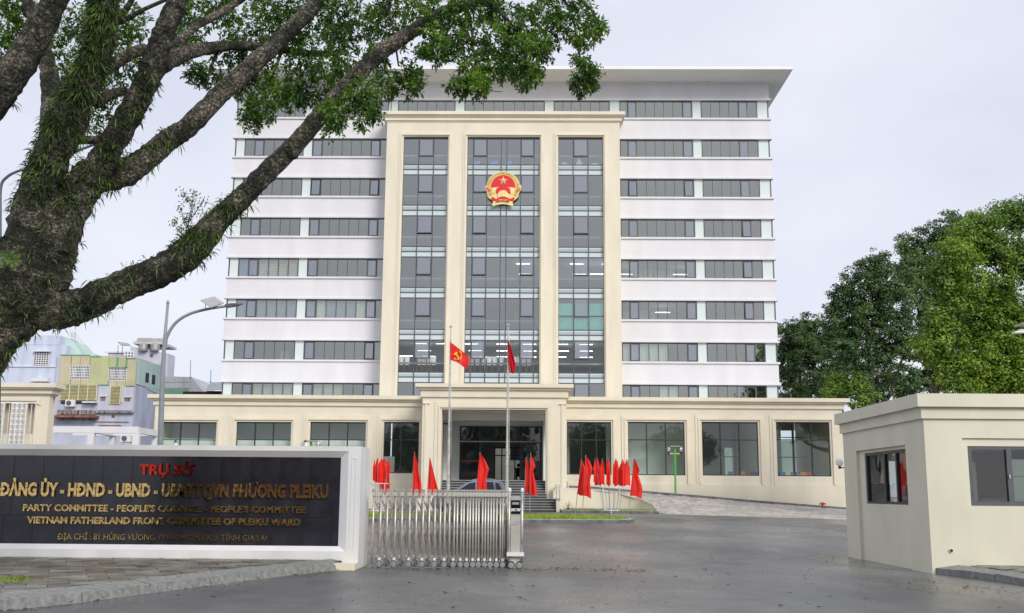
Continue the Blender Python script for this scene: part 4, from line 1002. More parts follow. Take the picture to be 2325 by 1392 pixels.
# cream retaining wall following the ramp edge
rw = thing('retaining_wall', 'curved cream retaining wall below the stone ramp behind the flag rack', 'wall', (6, 60, .5))
pts, _ = catmull([near[0] + Vector((-.5, 0, 0))] + near[:5] + [Vector((near[5].x - .15, near[5].y + .3, .62))], [1] * 7, 5)
bb = MB(); n_ = len(pts)
for p in pts: bb.v += [(p.x, p.y, .4), (p.x, p.y, p.z + .03), (p.x + .02, p.y + .22, p.z + .03), (p.x + .02, p.y + .22, .4)]
for i in range(n_ - 1):
    for k in range(3): bb.face((4 * i + k, 4 * i + 4 + k, 4 * i + 5 + k, 4 * i + 1 + k))
bb.build('wall_face', M['cream'], rw)

# ------------------------------------------------------------------ planted beds with kerbs
def blades(region, n, h, name, m, parent=None, zf=None, wid=.012, lean=.35):
    """grass blades: region() -> (x,y)"""
    V = np.empty((n, 3, 3))
    for i in range(n):
        x_, y_2 = region(); z_ = zf(y_2) if callable(zf) else zf
        a_ = rnd.uniform(0, 2 * PI); hh = h * rnd.uniform(.4, 1.2); dx, dy = math.cos(a_), math.sin(a_); lx, ly = rnd.gauss(0, lean) * hh, rnd.gauss(0, lean) * hh
        V[i] = ((x_ - dx * wid, y_2 - dy * wid, z_), (x_ + dx * wid, y_2 + dy * wid, z_), (x_ + lx, y_2 + ly, z_ + hh))
    me = bpy.data.meshes.new(name); me.from_pydata(V.reshape(-1, 3).tolist(), [], [(3 * i, 3 * i + 1, 3 * i + 2) for i in range(n)]); me.materials.append(m)
    return link(name, me, parent)
def bed(name, outline, ztop, mk, kh=.13, kw=.18, Yg=None):
    """outline: list of (x,y) ccw open front curve; a kerb stone per segment"""
    root = empty(name, (outline[0][0], outline[0][1], gz(outline[0][1]))); tag(root, kind='structure')
    _c = (sum(p[0] for p in outline) / len(outline), sum(p[1] for p in outline) / len(outline)); bb = MB(); bb.prism([(_c[0] + (p[0] - _c[0]) * .99, _c[1] + (p[1] - _c[1]) * .97) for p in outline], lambda p: gz(p[1]) - .1, lambda p: gz(p[1]) + kh + .0); bb.build('turf_base', M['turf'], root)
    n = len(outline); cx = sum(p[0] for p in outline) / n; cy = sum(p[1] for p in outline) / n
    for i in range(n):
        p, q = Vector((*outline[i], 0)), Vector((*outline[(i + 1) % n], 0)); L = (q - p).length
        t = (q - p).normalized(); nr = Vector((-t.y, t.x, 0)); kk = max(1, round(L / 1.2))
        for j in range(kk):
            a_, c_ = p.lerp(q, j / kk) + t * .006, p.lerp(q, (j + 1) / kk) - t * .006
            pl = [(a_.x, a_.y), (c_.x, c_.y), ((c_ + nr * kw).x, (c_ + nr * kw).y), ((a_ + nr * kw).x, (a_ + nr * kw).y)]
            b2 = MB(); b2.prism(pl, lambda p_: gz(p_[1]) - .05, lambda p_: gz(p_[1]) + kh); ks = b2.build('kerb_stone', M['kerb_dark'], root)
            b2 = MB(); b2.prism(pl, lambda p_: gz(p_[1]) + kh + .001, lambda p_: gz(p_[1]) + kh + .02); b2.build('kerb_cap', M['kerb_top'], ks)
    return root
iy0, iy1 = 46.3, 51.5
def ixr(px_, Y): return aX(px_, 1175, Y)
xr = ixr(1425, 48.6)
outl = [(-9, iy0), (xr - 1.4, iy0), (xr - .5, iy0 + .25), (xr + .0, iy0 + .8), (xr + .25, iy0 + 1.7), (xr - .2, iy0 + 2.6), (xr - 1.4, iy0 + 3.6), (xr - 3.2, iy0 + 4.5), (-4, iy1), (-9, iy1)]
bed('grass_island', outl, 0, M['kerb_dark'])
def inpoly(x, y, poly):
    c = False; j = len(poly) - 1
    for i in range(len(poly)):
        if (poly[i][1] > y) != (poly[j][1] > y) and x < (poly[j][0] - poly[i][0]) * (y - poly[i][1]) / (poly[j][1] - poly[i][1]) + poly[i][0]: c = not c
        j = i
    return c
def reg(poly, mg=.2):
    xs_ = [p[0] for p in poly]; ys_ = [p[1] for p in poly]
    def f():
        while True:
            x_, y_2 = rnd.uniform(min(xs_), max(xs_)), rnd.uniform(min(ys_), max(ys_))
            if inpoly(x_, y_2, poly): return x_, y_2
    return f
sh = lambda poly, c, k: [(c[0] + (p[0] - c[0]) * k, c[1] + (p[1] - c[1]) * k) for p in poly]
cI = (sum(p[0] for p in outl) / len(outl), sum(p[1] for p in outl) / len(outl))
tag(blades(reg(sh(outl, cI, .93)), 20000, .17, 'grass', M['grass'], zf=lambda y: gz(y) + .09, wid=.02), 'bright green grass on the kerbed island in front of the stairs', 'grass', kind='stuff')
outl2 = [(sx1 + .25, 58.3), (near[4].x - .4, 57.9), (near[5].x - .05, 58.0), (near[5].x + .12, 58.35), (near[4].x + .1, 59.2), (near[3].x + .1, 60.6), (near[2].x, 61.4), (near[1].x, 61.8), (sx1 + .25, 61.9)]
bed('planting_bed', outl2, 0, M['kerb_dark'])
cI = (sum(p[0] for p in outl2) / len(outl2), sum(p[1] for p in outl2) / len(outl2))
tag(blades(reg(sh(outl2, cI, .9)), 3500, .16, 'weeds', M['grass'], zf=lambda y: gz(y) + .08), 'sparse weeds at the foot of the curved cream wall', 'weeds', kind='stuff')
xa, xb = aX(1790, 1150, 66), aX(1930, 1150, 66)
tag(blades(lambda: (rnd.triangular(xa, xb, xb), rnd.uniform(67.3, 67.9)), 2500, .28, 'wall_foot_grass', M['grass'], zf=.56), 'rough grass along the podium foot near the red hydrant', 'grass', kind='stuff')

# ------------------------------------------------------------------ flags
def cloth(L, Rr, Y, m, name, parent, folds=3, amp=.09, nx=14, ny=18, seed=0):
    """L, Rr : polylines of photo px down the left and right edges"""
    def samp(pl, t):
        n = len(pl) - 1; i = min(int(t * n), n - 1); f = t * n - i; return (pl[i][0] * (1 - f) + pl[i + 1][0] * f, pl[i][1] * (1 - f) + pl[i + 1][1] * f)
    r2 = random.Random(seed); ph = r2.uniform(0, 6); bb = MB()
    for j in range(ny + 1):
        t = j / ny; l = samp(L, t); r = samp(Rr, t)
        for i in range(nx + 1):
            s = i / nx; px_, py_ = l[0] * (1 - s) + r[0] * s, l[1] * (1 - s) + r[1] * s
            d = amp * (.3 + .7 * t) * math.sin(ph + s * folds * 2 * PI + 1.3 * t) + amp * .4 * math.sin(ph * 2 + s * folds * 4.3 + t * 5)
            dd = Y + d * min(1, 4 * s + .2)
            bb.v.append(tuple(at(px_ + (math.sin(s * 9 + ph) * .3 if j == ny else 0), py_ + (1.2 * math.sin(s * 7 + ph) if j == ny else 0), dd)))
    for j in range(ny):
        for i in range(nx):
            q = j * (nx + 1) + i; bb.face((q, q + nx + 1, q + nx + 2, q + 1))
    o = bb.build(name, M[m], parent, smooth=True); return o
def flag(label, top, base, L, Rr, Y, m='red', Yb=None, group='red flags standing before the entrance', r=.016, folds=1.7, amp=.075, seed=0):
    Yb = Yb or Y; zb = gz(Yb) + .1; pb = at(base[0], base[1], Yb); pb = Vector((pb.x, Yb, zb)); pt = at(top[0], top[1], Y)
    o = thing('red_flag', label, 'flag', pb, group)
    b = MB(); b.tube([pb, pt], r, 6); b.build('pole', M['steel_dull'], o)
    cloth(L, Rr, Y - .03, m, 'flag_cloth', o, folds, amp, seed=seed); return o
YI = 49
flag('tall narrow red flag left of the gate middle, before the dark podium window', (941, 1026), (930, 1172), [(940, 1030), (938, 1060), (937.5, 1090), (937, 1120)], [(942.5, 1031), (949, 1052), (951, 1072), (957, 1095), (958, 1122)], YI, seed=1)
flag('red flag widening downwards in front of the left portico pillar', (976, 1038), (966, 1172), [(975, 1041), (973, 1065), (970.5, 1100), (969, 1124)], [(977.5, 1042), (984, 1070), (990, 1095), (998, 1122)], YI, seed=2)
flag('red flag with a pointed right corner in front of the entrance glass and car', (1090, 1027), (1080, 1172), [(1089.5, 1030), (1086, 1060), (1083, 1100), (1081, 1125)], [(1092, 1031), (1102, 1046), (1110.5, 1064), (1104, 1090), (1107, 1126)], YI, seed=3)
flag('left one of the pair of red flags right of the gate motor, before the stairs', (1194.6, 1039), (1189, 1166), [(1194, 1042), (1193, 1080), (1192, 1120)], [(1196.5, 1043), (1204, 1065), (1206, 1095), (1206, 1122)], YI + .3, seed=4, folds=1.2)
flag('right and taller one of the pair of red flags before the stairs', (1205, 1029), (1202.5, 1168), [(1204.5, 1033), (1204, 1080), (1203.5, 1122)], [(1206, 1033), (1216, 1058), (1210.5, 1070), (1216, 1095), (1220.5, 1127)], YI, seed=5, folds=1.5)
flag('red flag partly hidden behind the tall one, left of the flag rack', (1320, 1042), (1305, 1169), [(1319.5, 1045), (1316, 1080), (1309.8, 1122)], [(1321.5, 1046), (1328, 1062), (1326, 1090), (1328, 1127)], YI + .5, seed=6, folds=1.2)
flag('tallest red flag left of the flag rack, cloth kinked at the right edge', (1330, 1032), (1322, 1174), [(1329.5, 1036), (1327.5, 1070), (1326, 1100), (1324, 1125.5)], [(1332, 1037), (1341, 1052), (1346, 1064), (1339.5, 1091), (1342.6, 1131)], YI, seed=7)
flag('wide red flag standing alone between the flag rack and the green lamp', (1440, 1038), (1426, 1176), [(1439.5, 1041), (1436, 1075), (1433, 1100), (1430.3, 1124)], [(1441.5, 1042), (1453, 1068), (1449, 1078), (1459, 1108), (1456.7, 1131)], YI, seed=8)
def rack(cxp, Y, flags, wide, side, ytop_ring, ybot):
    """steel flag rack plus its flags; flags = list of (top px, top py, left, right, bottom py)"""
    c0 = at(cxp, ybot, Y); cx = c0.x; zb = gz(Y) + .10
    t = thing('flag_rack', 'steel ring rack holding a fan of red flags, %s' % side, 'flag rack', (cx, Y, zb))
    zr = aZ(cxp, ytop_ring, Y); rr = wide / 2 * Y / F_PX
    b = MB(); 
    ring = [(cx + rr * math.cos(2 * PI * k / 20), Y + rr * .8 * math.sin(2 * PI * k / 20), zr) for k in range(21)]; b.tube(ring, .02, 6, cap=False); b.build('top_ring', M['white_metal'], t)
    b = MB(); ring = [(cx + rr * .72 * math.cos(2 * PI * k / 20), Y + rr * .6 * math.sin(2 * PI * k / 20), zb + .08) for k in range(21)]; b.tube(ring, .02, 6, cap=False); b.build('base_ring', M['white_metal'], t)
    b = MB(); b.tube([(cx, Y, zb - .1), (cx, Y, zb + .35)], .025, 8); b.build('stand', M['white_metal'], t)
    for k in range(4):
        a_ = PI / 4 + k * PI / 2; b = MB(); b.tube([(cx + rr * .72 * math.cos(a_), Y + rr * .6 * math.sin(a_), zb + .08), (cx + rr * math.cos(a_), Y + rr * .8 * math.sin(a_), zr)], .015, 6); b.build('strut', M['white_metal'], t)
    n = len(flags)
    for i, (tx, ty, l, r, yb) in enumerate(flags):
        u = (tx - cxp) / (wide / 2 + 10); Yf = Y + (.25 if i % 2 else -.25)
        flag('red flag on the %s rack, %s from the left' % (side.split(',')[0], ['first', 'second', 'third', 'fourth', 'fifth', 'sixth', 'seventh', 'eighth', 'ninth'][i]), (tx, ty), (cxp + u * wide * .33, ybot), [(tx - .5, ty + 3), (l, ty + 22), (l - .0, yb)], [(tx + 1.5, ty + 3), (r, ty + 22), (r + 1, yb + (2 if i % 2 else -1))], Yf, group='red flags on the %s rack' % side.split(',')[0], r=.013, folds=1.1 + .25 * (i % 4), amp=.06, seed=20 + i + int(cxp))
rack(1388, 57.2, [(1350.7, 1041, 1347.5, 1356, 1097), (1356, 1040, 1350, 1363, 1101), (1367.8, 1040, 1362.5, 1372, 1101), (1379.5, 1039, 1376.5, 1382, 1100), (1382, 1041, 1378.5, 1386, 1103), (1397, 1040, 1391.5, 1400, 1099), (1400.5, 1042, 1394, 1405, 1103), (1413.6, 1041, 1405, 1420, 1102), (1423, 1041, 1414, 1430, 1103)], 52, 'right-hand', 1107, 1150)
rack(858, 54, [(850, 1042, 846.5, 852, 1092), (857, 1038, 850.5, 860, 1095), (866, 1039, 857, 873, 1098), (871, 1038, 861, 884, 1120), (882.5, 1038, 876, 887, 1075)], 44, 'left-hand, beside the sign wall', 1098, 1150)

# tall flagpoles
def flagpole(label, top, base, Y, dz):
    pt = at(*top, Y); pb = at(*base, Y); pb = Vector((pb.x, Y, gz(Y))); H = (pt - pb)
    o = thing('flagpole', label, 'flagpole', pb, 'tall flagpoles in front of the portico')
    z1, z2 = (aZ(base[0], 1092, Y) - pb.z) / H.z, (aZ(base[0], 998, Y) - pb.z) / H.z
    pts = [0, z1, z1 + .001, z2, z2 + .001, .93, .931, 1]; rad = [.095, .095, .075, .068, .055, .045, .028, .025]
    b = MB(); b.tube([pb + H * t for t in pts], rad, 12); b.build('pole', M['steel'], o, smooth=False)
    b = MB(); b.lathe([(.02, -.05), (.07, -.02), (.08, .02), (.05, .06), (.01, .08)], 10, tuple(pt)); b.build('finial', M['steel'], o)
    b = MB(); b.tube([pb + H * .975 + Vector((.06, -.05, 0)), pb + H * .3 + Vector((.12, -.05, 0))], .008, 4); b.build('halyard', M['white_metal'], o)
    b = MB(); b.lathe([(.16, 0), (.16, .03), (.10, .05)], 12, tuple(pb)); b.build('base_flange', M['steel_dull'], o)
    return o
flagpole('tapering steel flagpole on the left, carrying the hammer and sickle flag', (1023.5, 742), (1017, 1150), 53, 0)
flagpole('tapering steel flagpole on the right, carrying the crimson folded flag', (1154, 739), (1150.5, 1150), 53, 0)
YFl = 52.9
pf = at(1022, 790, YFl)
fl = thing('party_flag', 'red flag with a yellow hammer and sickle flying from the left flagpole', 'flag', pf)
cloth([(1021, 775), (1021.5, 788), (1022, 802), (1022.2, 815)], [(1063, 808), (1066, 818), (1063, 828), (1061, 838)], YFl, 'red', 'flag_cloth', fl, 1.2, .10, 16, 12, 4)
# hammer and sickle, following the slant of the cloth
bb = MB()
def fp(x, y): 
    u = (x - 1022) / 40; return at(x, y, YFl - .16 + 0 * u)
arc_pts = [fp(1040.5 + 7.6 * math.cos(R_(a_)) + .0, 806 - 9.5 * math.sin(R_(a_))) for a_ in range(70, -125, -13)]
for i in range(len(arc_pts) - 1):
    s = math.sin(PI * (i + .7) / (len(arc_pts) + .4)); bb.bar(arc_pts[i], arc_pts[i + 1], .02, .02 + .06 * s)
bb.bar(fp(1034.5, 813.5), fp(1031, 815.5), .03, .05)
bb.bar(fp(1034.5, 802.5), fp(1044.5, 815.5), .02, .045); bb.bar(fp(1031.5, 805.5), fp(1037.5, 800), .03, .075)
bb.build('hammer_and_sickle', M['gold_flag'], fl)
pf = at(1153, 790, YFl)
fl = thing('national_flag', 'crimson flag hanging folded from the right flagpole', 'flag', pf)
cloth([(1152.5, 771), (1152.2, 788), (1152.5, 806), (1154, 822), (1161, 847)], [(1154, 772), (1161, 792), (1167, 812), (1171, 828), (1166, 849)], YFl, 'crimson', 'flag_cloth', fl, 2.2, .12, 14, 16, 9)

# ------------------------------------------------------------------ car behind the gate
Yc = 54.5; xa, xb = aX(1012, 1105, Yc), aX(1150, 1105, Yc); zc0 = gz(Yc)
car = thing('parked_car', 'silver blue hatchback parked side-on before the stairs, roof seen over the gate', 'car', ((xa + xb) / 2, Yc, zc0))
x0c, x1c = xa - .65, xb + .38; Hc = 1.74; W2 = .85
side = [(x0c, .45), (x0c + .05, .80), (x0c + .25, .98), (x0c + .95, 1.08), (x0c + 1.75, 1.60), (x0c + 2.2, 1.72), (x0c + 3.0, 1.74), (x1c - .55, 1.66), (x1c - .18, 1.15), (x1c - .05, .95), (x1c, .5), (x1c - .1, .28), (x0c + .15, .28)]
bb = MB(); n_ = len(side)
sec = [(-W2, 1), (-W2 * .98, 1), (W2 * .98, 1), (W2, 1)]
def cv(p, yy):
    tum = max(0, (p[1] - 1.0)) * .28; return (p[0], Yc + math.copysign(max(0, abs(yy) - tum), yy), zc0 + p[1])
for yy in (-W2, W2):
    for p in side: bb.v.append(cv(p, yy))
bb.face(tuple(range(n_ - 1, -1, -1))); bb.face(tuple(n_ + i for i in range(n_)))
for i in range(n_):
    j = (i + 1) % n_; bb.face((i, j, n_ + j, n_ + i))
bb.build('car_body', M['car'], car)
def cwin(pts, nm='side_window', off=.012):
    bb = MB(); bb.v = [Vector(cv(p, -W2)) + Vector((0, -off, 0)) for p in pts]; bb.v = [tuple(v) for v in bb.v]; bb.face(tuple(range(len(pts)))[::-1]); return bb.build(nm, M['black'] if nm == 'pillar' else M['screen'], car)
cwin([(x0c + 1.20, 1.12), (x0c + 1.88, 1.56), (x0c + 2.2, 1.62), (x0c + 2.2, 1.12)]); cwin([(x0c + 2.27, 1.12), (x0c + 2.27, 1.63), (x0c + 3.1, 1.64), (x0c + 3.18, 1.12)]); cwin([(x0c + 3.25, 1.12), (x0c + 3.2, 1.63), (x1c - .75, 1.56), (x1c - .55, 1.18)])
bb = MB(); bb.box(x1c - .62, x1c - .25, Yc - .5, Yc + .5, zc0 + 1.64, zc0 + 1.69); bb.build('roof_spoiler', M['black'], car)
bb = MB(); bb.tube([(x0c + 2.0, Yc - .6, zc0 + 1.72), (x0c + 2.3, Yc - .6, zc0 + 1.79), (x1c - 1.1, Yc - .6, zc0 + 1.78), (x1c - .8, Yc - .6, zc0 + 1.70)], .018, 6); bb.build('roof_rail', M['steel'], car)
for x_ in (x0c + .85, x1c - .85):
    for s in (-1, 1):
        bb = MB(); bb.lathe([(.12, -.1), (.31, -.1), (.33, -.06), (.33, .06), (.31, .1), (.12, .1)], 20, (x_, Yc + s * .78, zc0 + .33), 'y'); wh = bb.build('wheel', M['tyre'], car)
        bb = MB(); bb.lathe([(.2, -.11), (.2, -.104), (.05, -.12)], 14, (x_, Yc + s * .78, zc0 + .33), 'y'); bb.build('rim', M['steel'], wh)
bb = MB(); bb.box(x0c + 1.15, x0c + 1.32, Yc - 1.02, Yc - .84, zc0 + 1.05, zc0 + 1.18); bb.build('wing_mirror', M['car'], car)

# ------------------------------------------------------------------ sliding gate
YG0 = 23.3
gt = thing('retractable_gate', 'folded stainless steel concertina gate with motor unit between sign wall and drive', 'gate', (-2, YG0, 0))
fpx = [v / 4.64 + 820 for v in (110, 190, 265, 345, 420, 500, 570, 640, 705, 770, 825, 875, 925, 970, 1010, 1045, 1075, 1110, 1140, 1175, 1205, 1235, 1270, 1300, 1330, 1360, 1395, 1425, 1460, 1490)]
GX = [aX(p, 1280, YG0) for p in fpx]; GT = 1.655
def upr(): 
    b = MB(); b.tube([(0, 0, .05), (0, 0, GT - .10)], .0225, 10); return b.mesh('upright', M['steel'], True)
um = upr()
b = MB(); b.box(-.034, .034, -.05, .05, -.06, .06); b.tube([(0, -.05, .06), (0, .05, .06)], .034, 12); cm = b.mesh('post_cap', M['steel'])
b = MB(); b.lathe([(.02, -.03), (.062, -.03), (.068, -.015), (.068, .015), (.062, .03), (.02, .03)], 18, axis='y'); wm = b.mesh('wheel', M['tyre'])
b = MB(); b.lathe([(.058, -.036), (.058, -.031), (.05, -.034)], 14, axis='y'); b.mi = 1
for k in range(5): b.bar((0, -.045, 0), (.05 * math.cos(k * 1.257), -.045, .05 * math.sin(k * 1.257)), .012, .01)
b.lathe([(.060, -.040), (.060, -.031), (.050, -.031), (.050, -.040)], 14, axis='y')
hm = b.mesh('wheel_hub', [M['black'], M['steel_dull']])
b = MB(); b.box(-.026, .026, -.035, .035, .14, .20); hb = b.mesh('caster_bracket', M['white_metal'])
b = MB()
for k in range(9):
    a0, a1 = PI * k / 9, PI * (k + 1) / 9; r = .080
    b.quad((r * math.cos(a0), -.045, r * math.sin(a0)), (r * math.cos(a1), -.045, r * math.sin(a1)), (r * math.cos(a1), .045, r * math.sin(a1)), (r * math.cos(a0), .045, r * math.sin(a0)))
fm = b.mesh('mudguard', M['white_metal'])
bx = [(GX[i] + GX[i + 1]) / 2 for i in range(len(GX) - 1)] + [GX[-1] + .06]
for i, x_ in enumerate(GX):
    jit = rnd.uniform(-.006, .006)
    o = link('upright', um, gt, (x_ + jit, YG0, 0)); o.rotation_euler = (0, R_(rnd.uniform(-.25, .25)), 0)
    link('post_cap', cm, gt, (x_ + jit, YG0, GT - .09))
    o = link('upright', um, gt, (bx[i], YG0 + .52, 0)); link('post_cap', cm, gt, (bx[i], YG0 + .52, GT - .09))
    if i % 2 == 1:
        for yy in (YG0, YG0 + .52):
            xx = x_ if yy == YG0 else bx[i]
            wo = link('wheel', wm, gt, (xx, yy, .07)); link('wheel_hub', hm, wo, (xx, yy, .07)); link('caster_bracket', hb, gt, (xx, yy - .0, .0)); link('mudguard', fm, gt, (xx, yy, .075))
for i in range(len(GX) - 1):
    for (za, zb_) in ((GT - .22, .95), (.95, .25)):
        for (p, q) in (((GX[i], YG0 + .03, za), (bx[i + 1] if i < len(GX) - 2 else GX[-1], YG0 + .26, zb_)), ((GX[i + 1], YG0 + .03, za), (bx[i], YG0 + .26, zb_))):
            b = MB(); b.bar(p, q, .036, .010); b.build('lattice_bar', M['steel'], gt)
    j_ = i + 1 if i < len(GX) - 2 else i
    for (za, zb_) in ((GT - .3, .2), (.2, GT - .3)):
        b = MB(); b.bar((bx[i], YG0 + .27, za), (bx[j_] + (.0 if j_ > i else .05), YG0 + .50, zb_), .034, .010); b.build('rear_lattice_bar', M['steel'], gt)
    b = MB(); b.bar((GX[i], YG0 + .05, GT - .17), (bx[i], YG0 + .48, GT - .17), .02, .015); b.build('cross_tube', M['steel'], gt)
# rails tying the pairs near the bottom
# motor unit
mx0, mx1 = aX(1152.5, 1200, YG0), aX(1189, 1200, YG0)
mu = MB(); mu.box(mx0 + .07, mx1 - .07, YG0 - .10, YG0 + .45, .20, 1.50); mo = mu.build('motor_unit', mat('brushed_motor_case', (.60, .585, .53), .38, .05, 3, metal=.45), gt)
for x_ in (mx0 + .035, mx1 - .035):
    for yy in (YG0 - .12, YG0 + .47):
        b = MB(); b.tube([(x_, yy, .14), (x_, yy, GT - .04)], .026, 10); b.build('motor_post', M['steel'], mo, True)
        b = MB(); b.lathe([(.03, 0), (.036, .03), (.03, .07), (.01, .09)], 12, (x_, yy, GT - .04)); b.build('motor_cap', M['white_metal'], mo)
b = MB(); b.box(mx0 + .07, mx1 - .07, YG0 - .12, YG0 - .101, 1.44, 1.52); b.build('top_plate', M['steel'], mo)
b = MB(); b.box(mx0 + .075, mx1 - .075, YG0 - .125, YG0 - .101, 1.15, 1.43); b.build('display', M['screen'], mo)
b = MB(); b.box(mx0 + .10, mx1 - .10, YG0 - .130, YG0 - .126, 1.345, 1.395); b.build('display_window', M['steel_dull'], mo)
me, co = textmesh('SAFE TRIP', .005, .02); wdt = co[:, 0].max()
co2 = np.empty_like(co); co2[:, 0] = co[:, 0] / wdt * .21; co2[:, 1] = -co[:, 2] * .1; co2[:, 2] = co[:, 1] * .085
me.vertices.foreach_set('co', co2.ravel()); me.materials.clear(); me.materials.append(M['white_text']); me.update()
link('display_text', me, mo, ((mx0 + mx1) / 2 - .105, YG0 - .128, 1.205))
b = MB(); b.v = []; 
ov = [(.125 * math.cos(a_) * (1 if True else 1), .055 * math.sin(a_) * (1 - .25 * abs(math.cos(a_)))) for a_ in [2 * PI * k / 24 for k in range(24)]]
b.plate([((mx0 + mx1) / 2 + p[0], .95 + p[1]) for p in ov], YG0 - .104, YG0 - .1005); b.build('oval_badge', M['steel'], mo)
b = MB(); b.box(mx0 - .01, mx1 + .01, YG0 - .20, YG0 - .101, .26, .34); b.build('bumper_bar', M['white_metal'], mo)
b = MB(); b.box(mx0 + .02, mx1 - .02, YG0 - .1, YG0 + .45, .10, .199); b.build('chassis', M['steel'], mo)
for x_ in (mx0 + .085, mx1 - .085):
    wo = link('wheel', wm, mo, (x_, YG0 - .12, .07)); o = link('wheel_hub', hm, wo, (x_, YG0 - .125, .07)); wo.scale = (1.05, 1, 1.05)
    link('mudguard', fm, mo, (x_, YG0 - .1, .08))
    link('wheel', wm, mo, (x_, YG0 + .45, .07))
# drain channel / track under the gate
b = MB(); b.box(-3.5, .6, YG0 - .05, YG0 + .04, -.02, .006); tag(b.build('gate_track', M['steel_dull']), 'thin steel floor track under the gate wheels', 'track')

# ------------------------------------------------------------------ guard booth
BX, BY0, BY1, BH = 8.41, 22.65, 28.5, 3.42
bo = thing('guard_booth', 'small flat-roofed cream guard booth at the right of the drive', 'booth', (10, 24, 0))
BXR = 13.5
lw = [(22.42, 25.35, 1.18, 2.33)]          # left window along Y
ly0, ly1 = 22.05, 25.75
# left wall (plane X=BX) built by turning a holed slab
def side_wall(x0, x1, y0, y1, z0, z1, holes):
    t = MB(); holed(t, y0, y1, z0, z1, x0, x1, holes)
    t.v = [(v[1], v[0], v[2]) for v in t.v]; t.f = [f[::-1] for f in t.f]; return t
# window px -> Y along wall X=BX
def yonwall(px, py, X):
    d = CR @ Vector(((px - PW / 2) / F_PX, -(py - PH / 2) / F_PX, -1)); t = X / d.x; return CAM + d * t
wA = yonwall(2062, 1146, BX); wB = yonwall(1961, 1144, BX); wT = yonwall(2053, 1018, BX); rA = yonwall(2055, 1010, BX); rB = yonwall(1943, 1022, BX)
wy0, wy1, wz0, wz1 = wA.y, wB.y, (wA.z + wB.z) / 2, wT.z
ry0, ry1, rz1 = rA.y, rB.y, rA.z
fx0, fz0, fz1 = aX(2203, 1080, BY0), aZ(2260, 1149, BY0), aZ(2260, 1013, BY0)
t = side_wall(BX, BX + .08, BY0, BY1, -.2, BH, [(ry0, ry1, -.3, rz1)]); t.build('outer_wall', M['booth'], bo)
t = side_wall(BX + .0801, BX + .22, BY0 + .051, BY1, -.2, BH, [(wy0, wy1, wz0, wz1)]); t.build('recessed_wall', M['booth'], bo)
b = MB(); 
rfx = aX(2184, 995, BY0); rfz = aZ(2250, 995, BY0)
holed(b, BX + .081, BXR, -.2, BH, BY0, BY0 + .05, [(rfx, BXR, fz0 - .0, rfz)]); b.build('front_wall', M['booth'], bo)
b = MB(); holed(b, BX + .2215, BXR, -.2, BH, BY0 + .0505, BY0 + .22, [(fx0, BXR - .6, fz0, fz1)]); b.build('inner_front_wall', M['booth'], bo)
b = MB(); b.box(BX + .22, BXR, BY1 - .2, BY1, -.2, 1.1); b.box(BX + .22, BXR, BY1 - .2, BY1, 2.5, BH); b.box(BX + .22, BX + 1.0, BY1 - .2, BY1, 1.1, 2.5); b.box(BX + 3.4, BXR, BY1 - .2, BY1, 1.1, 2.5); b.box(BXR - .2, BXR, BY0 + .22, BY1 - .2, -.2, BH); b.build('rear_wall', M['booth'], bo)
b = MB(); b.box(BX + .23, BXR - .21, BY0 + .23, BY1 - .21, 2.75, 2.85); b.build('booth_ceiling', M['room_white'], bo)
b = MB(); b.box(BX + .23, BXR - .21, BY0 + .23, BY1 - .21, .0, .2); b.build('booth_floor', M['room_floor'], bo)
zt_ = aZ(2083, 893, BY0 - .16)
b = MB(); b.box(BX - .16, BXR + .1, BY0 - .16, BY1 + .16, BH + .045, zt_); b.box(BX - .06, BXR + .05, BY0 - .06, BY1 + .06, BH - .20, BH + .044); b.build('roof_fascia', M['booth'], bo)
# left window: three sashes
def vwin(parent, y0, y1, z0, z1, x):
    b = MB(); b.box(x - .03, x + .07, y0 - .0, y1, z1 - .07, z1); b.box(x - .03, x + .07, y0, y1, z0, z0 + .06); b.box(x - .03, x + .07, y0, y0 + .07, z0 + .06, z1 - .07); b.box(x - .03, x + .07, y1 - .09, y1, z0 + .06, z1 - .07)
    for f, w_ in ((.30, .09), (.56, .10)):
        yy = y0 + (y1 - y0) * f; b.box(x - .028, x + .068, yy - w_ / 2, yy + w_ / 2, z0 + .06, z1 - .07)
    o = b.build('window_frame', M['frame_dark'], parent)
    es = [y0 + .07, y0 + (y1 - y0) * .30, y0 + (y1 - y0) * .56, y1 - .09]
    for i in range(3): boxpart('pane', x + .01, x + .02, es[i] + .05, es[i + 1] - .05, z0 + .06, z1 - .07, M['glass_booth'], o)
vwin(bo, wy0, wy1, wz0, wz1, BX + .13)
# front window: wide slider
b = MB(); fx1 = BXR - .6; x_ = fx0; yf = BY0 + .12
b.box(fx0, fx1, yf - .05, yf + .05, fz1 - .07, fz1); b.box(fx0, fx1, yf - .05, yf + .05, fz0, fz0 + .09); b.box(fx0, fx0 + .09, yf - .05, yf + .05, fz0 + .09, fz1 - .07)
sxm = aX(2291, 1080, yf); b.box(sxm - .05, sxm + .06, yf - .05, yf + .05, fz0 + .09, fz1 - .07)
o = b.build('window_frame', M['frame'], bo)
boxpart('pane', fx0 + .09, sxm - .05, yf, yf + .015, fz0 + .09, fz1 - .07, M['glass_booth'], o); boxpart('pane', sxm + .06, fx1, yf + .02, yf + .035, fz0 + .09, fz1 - .07, M['glass_booth'], o)
b = MB(); b.box(sxm - .03, sxm + .0, yf - .075, yf - .051, (fz0 + fz1) / 2 - .05, (fz0 + fz1) / 2 + .03); b.build('latch', M['steel_dull'], o)
b = MB(); b.box(sxm + .08, sxm + 1.6, yf + .06, yf + .07, fz0 + .1, fz1 - .27); b.build('window_poster', M['paper'], bo)
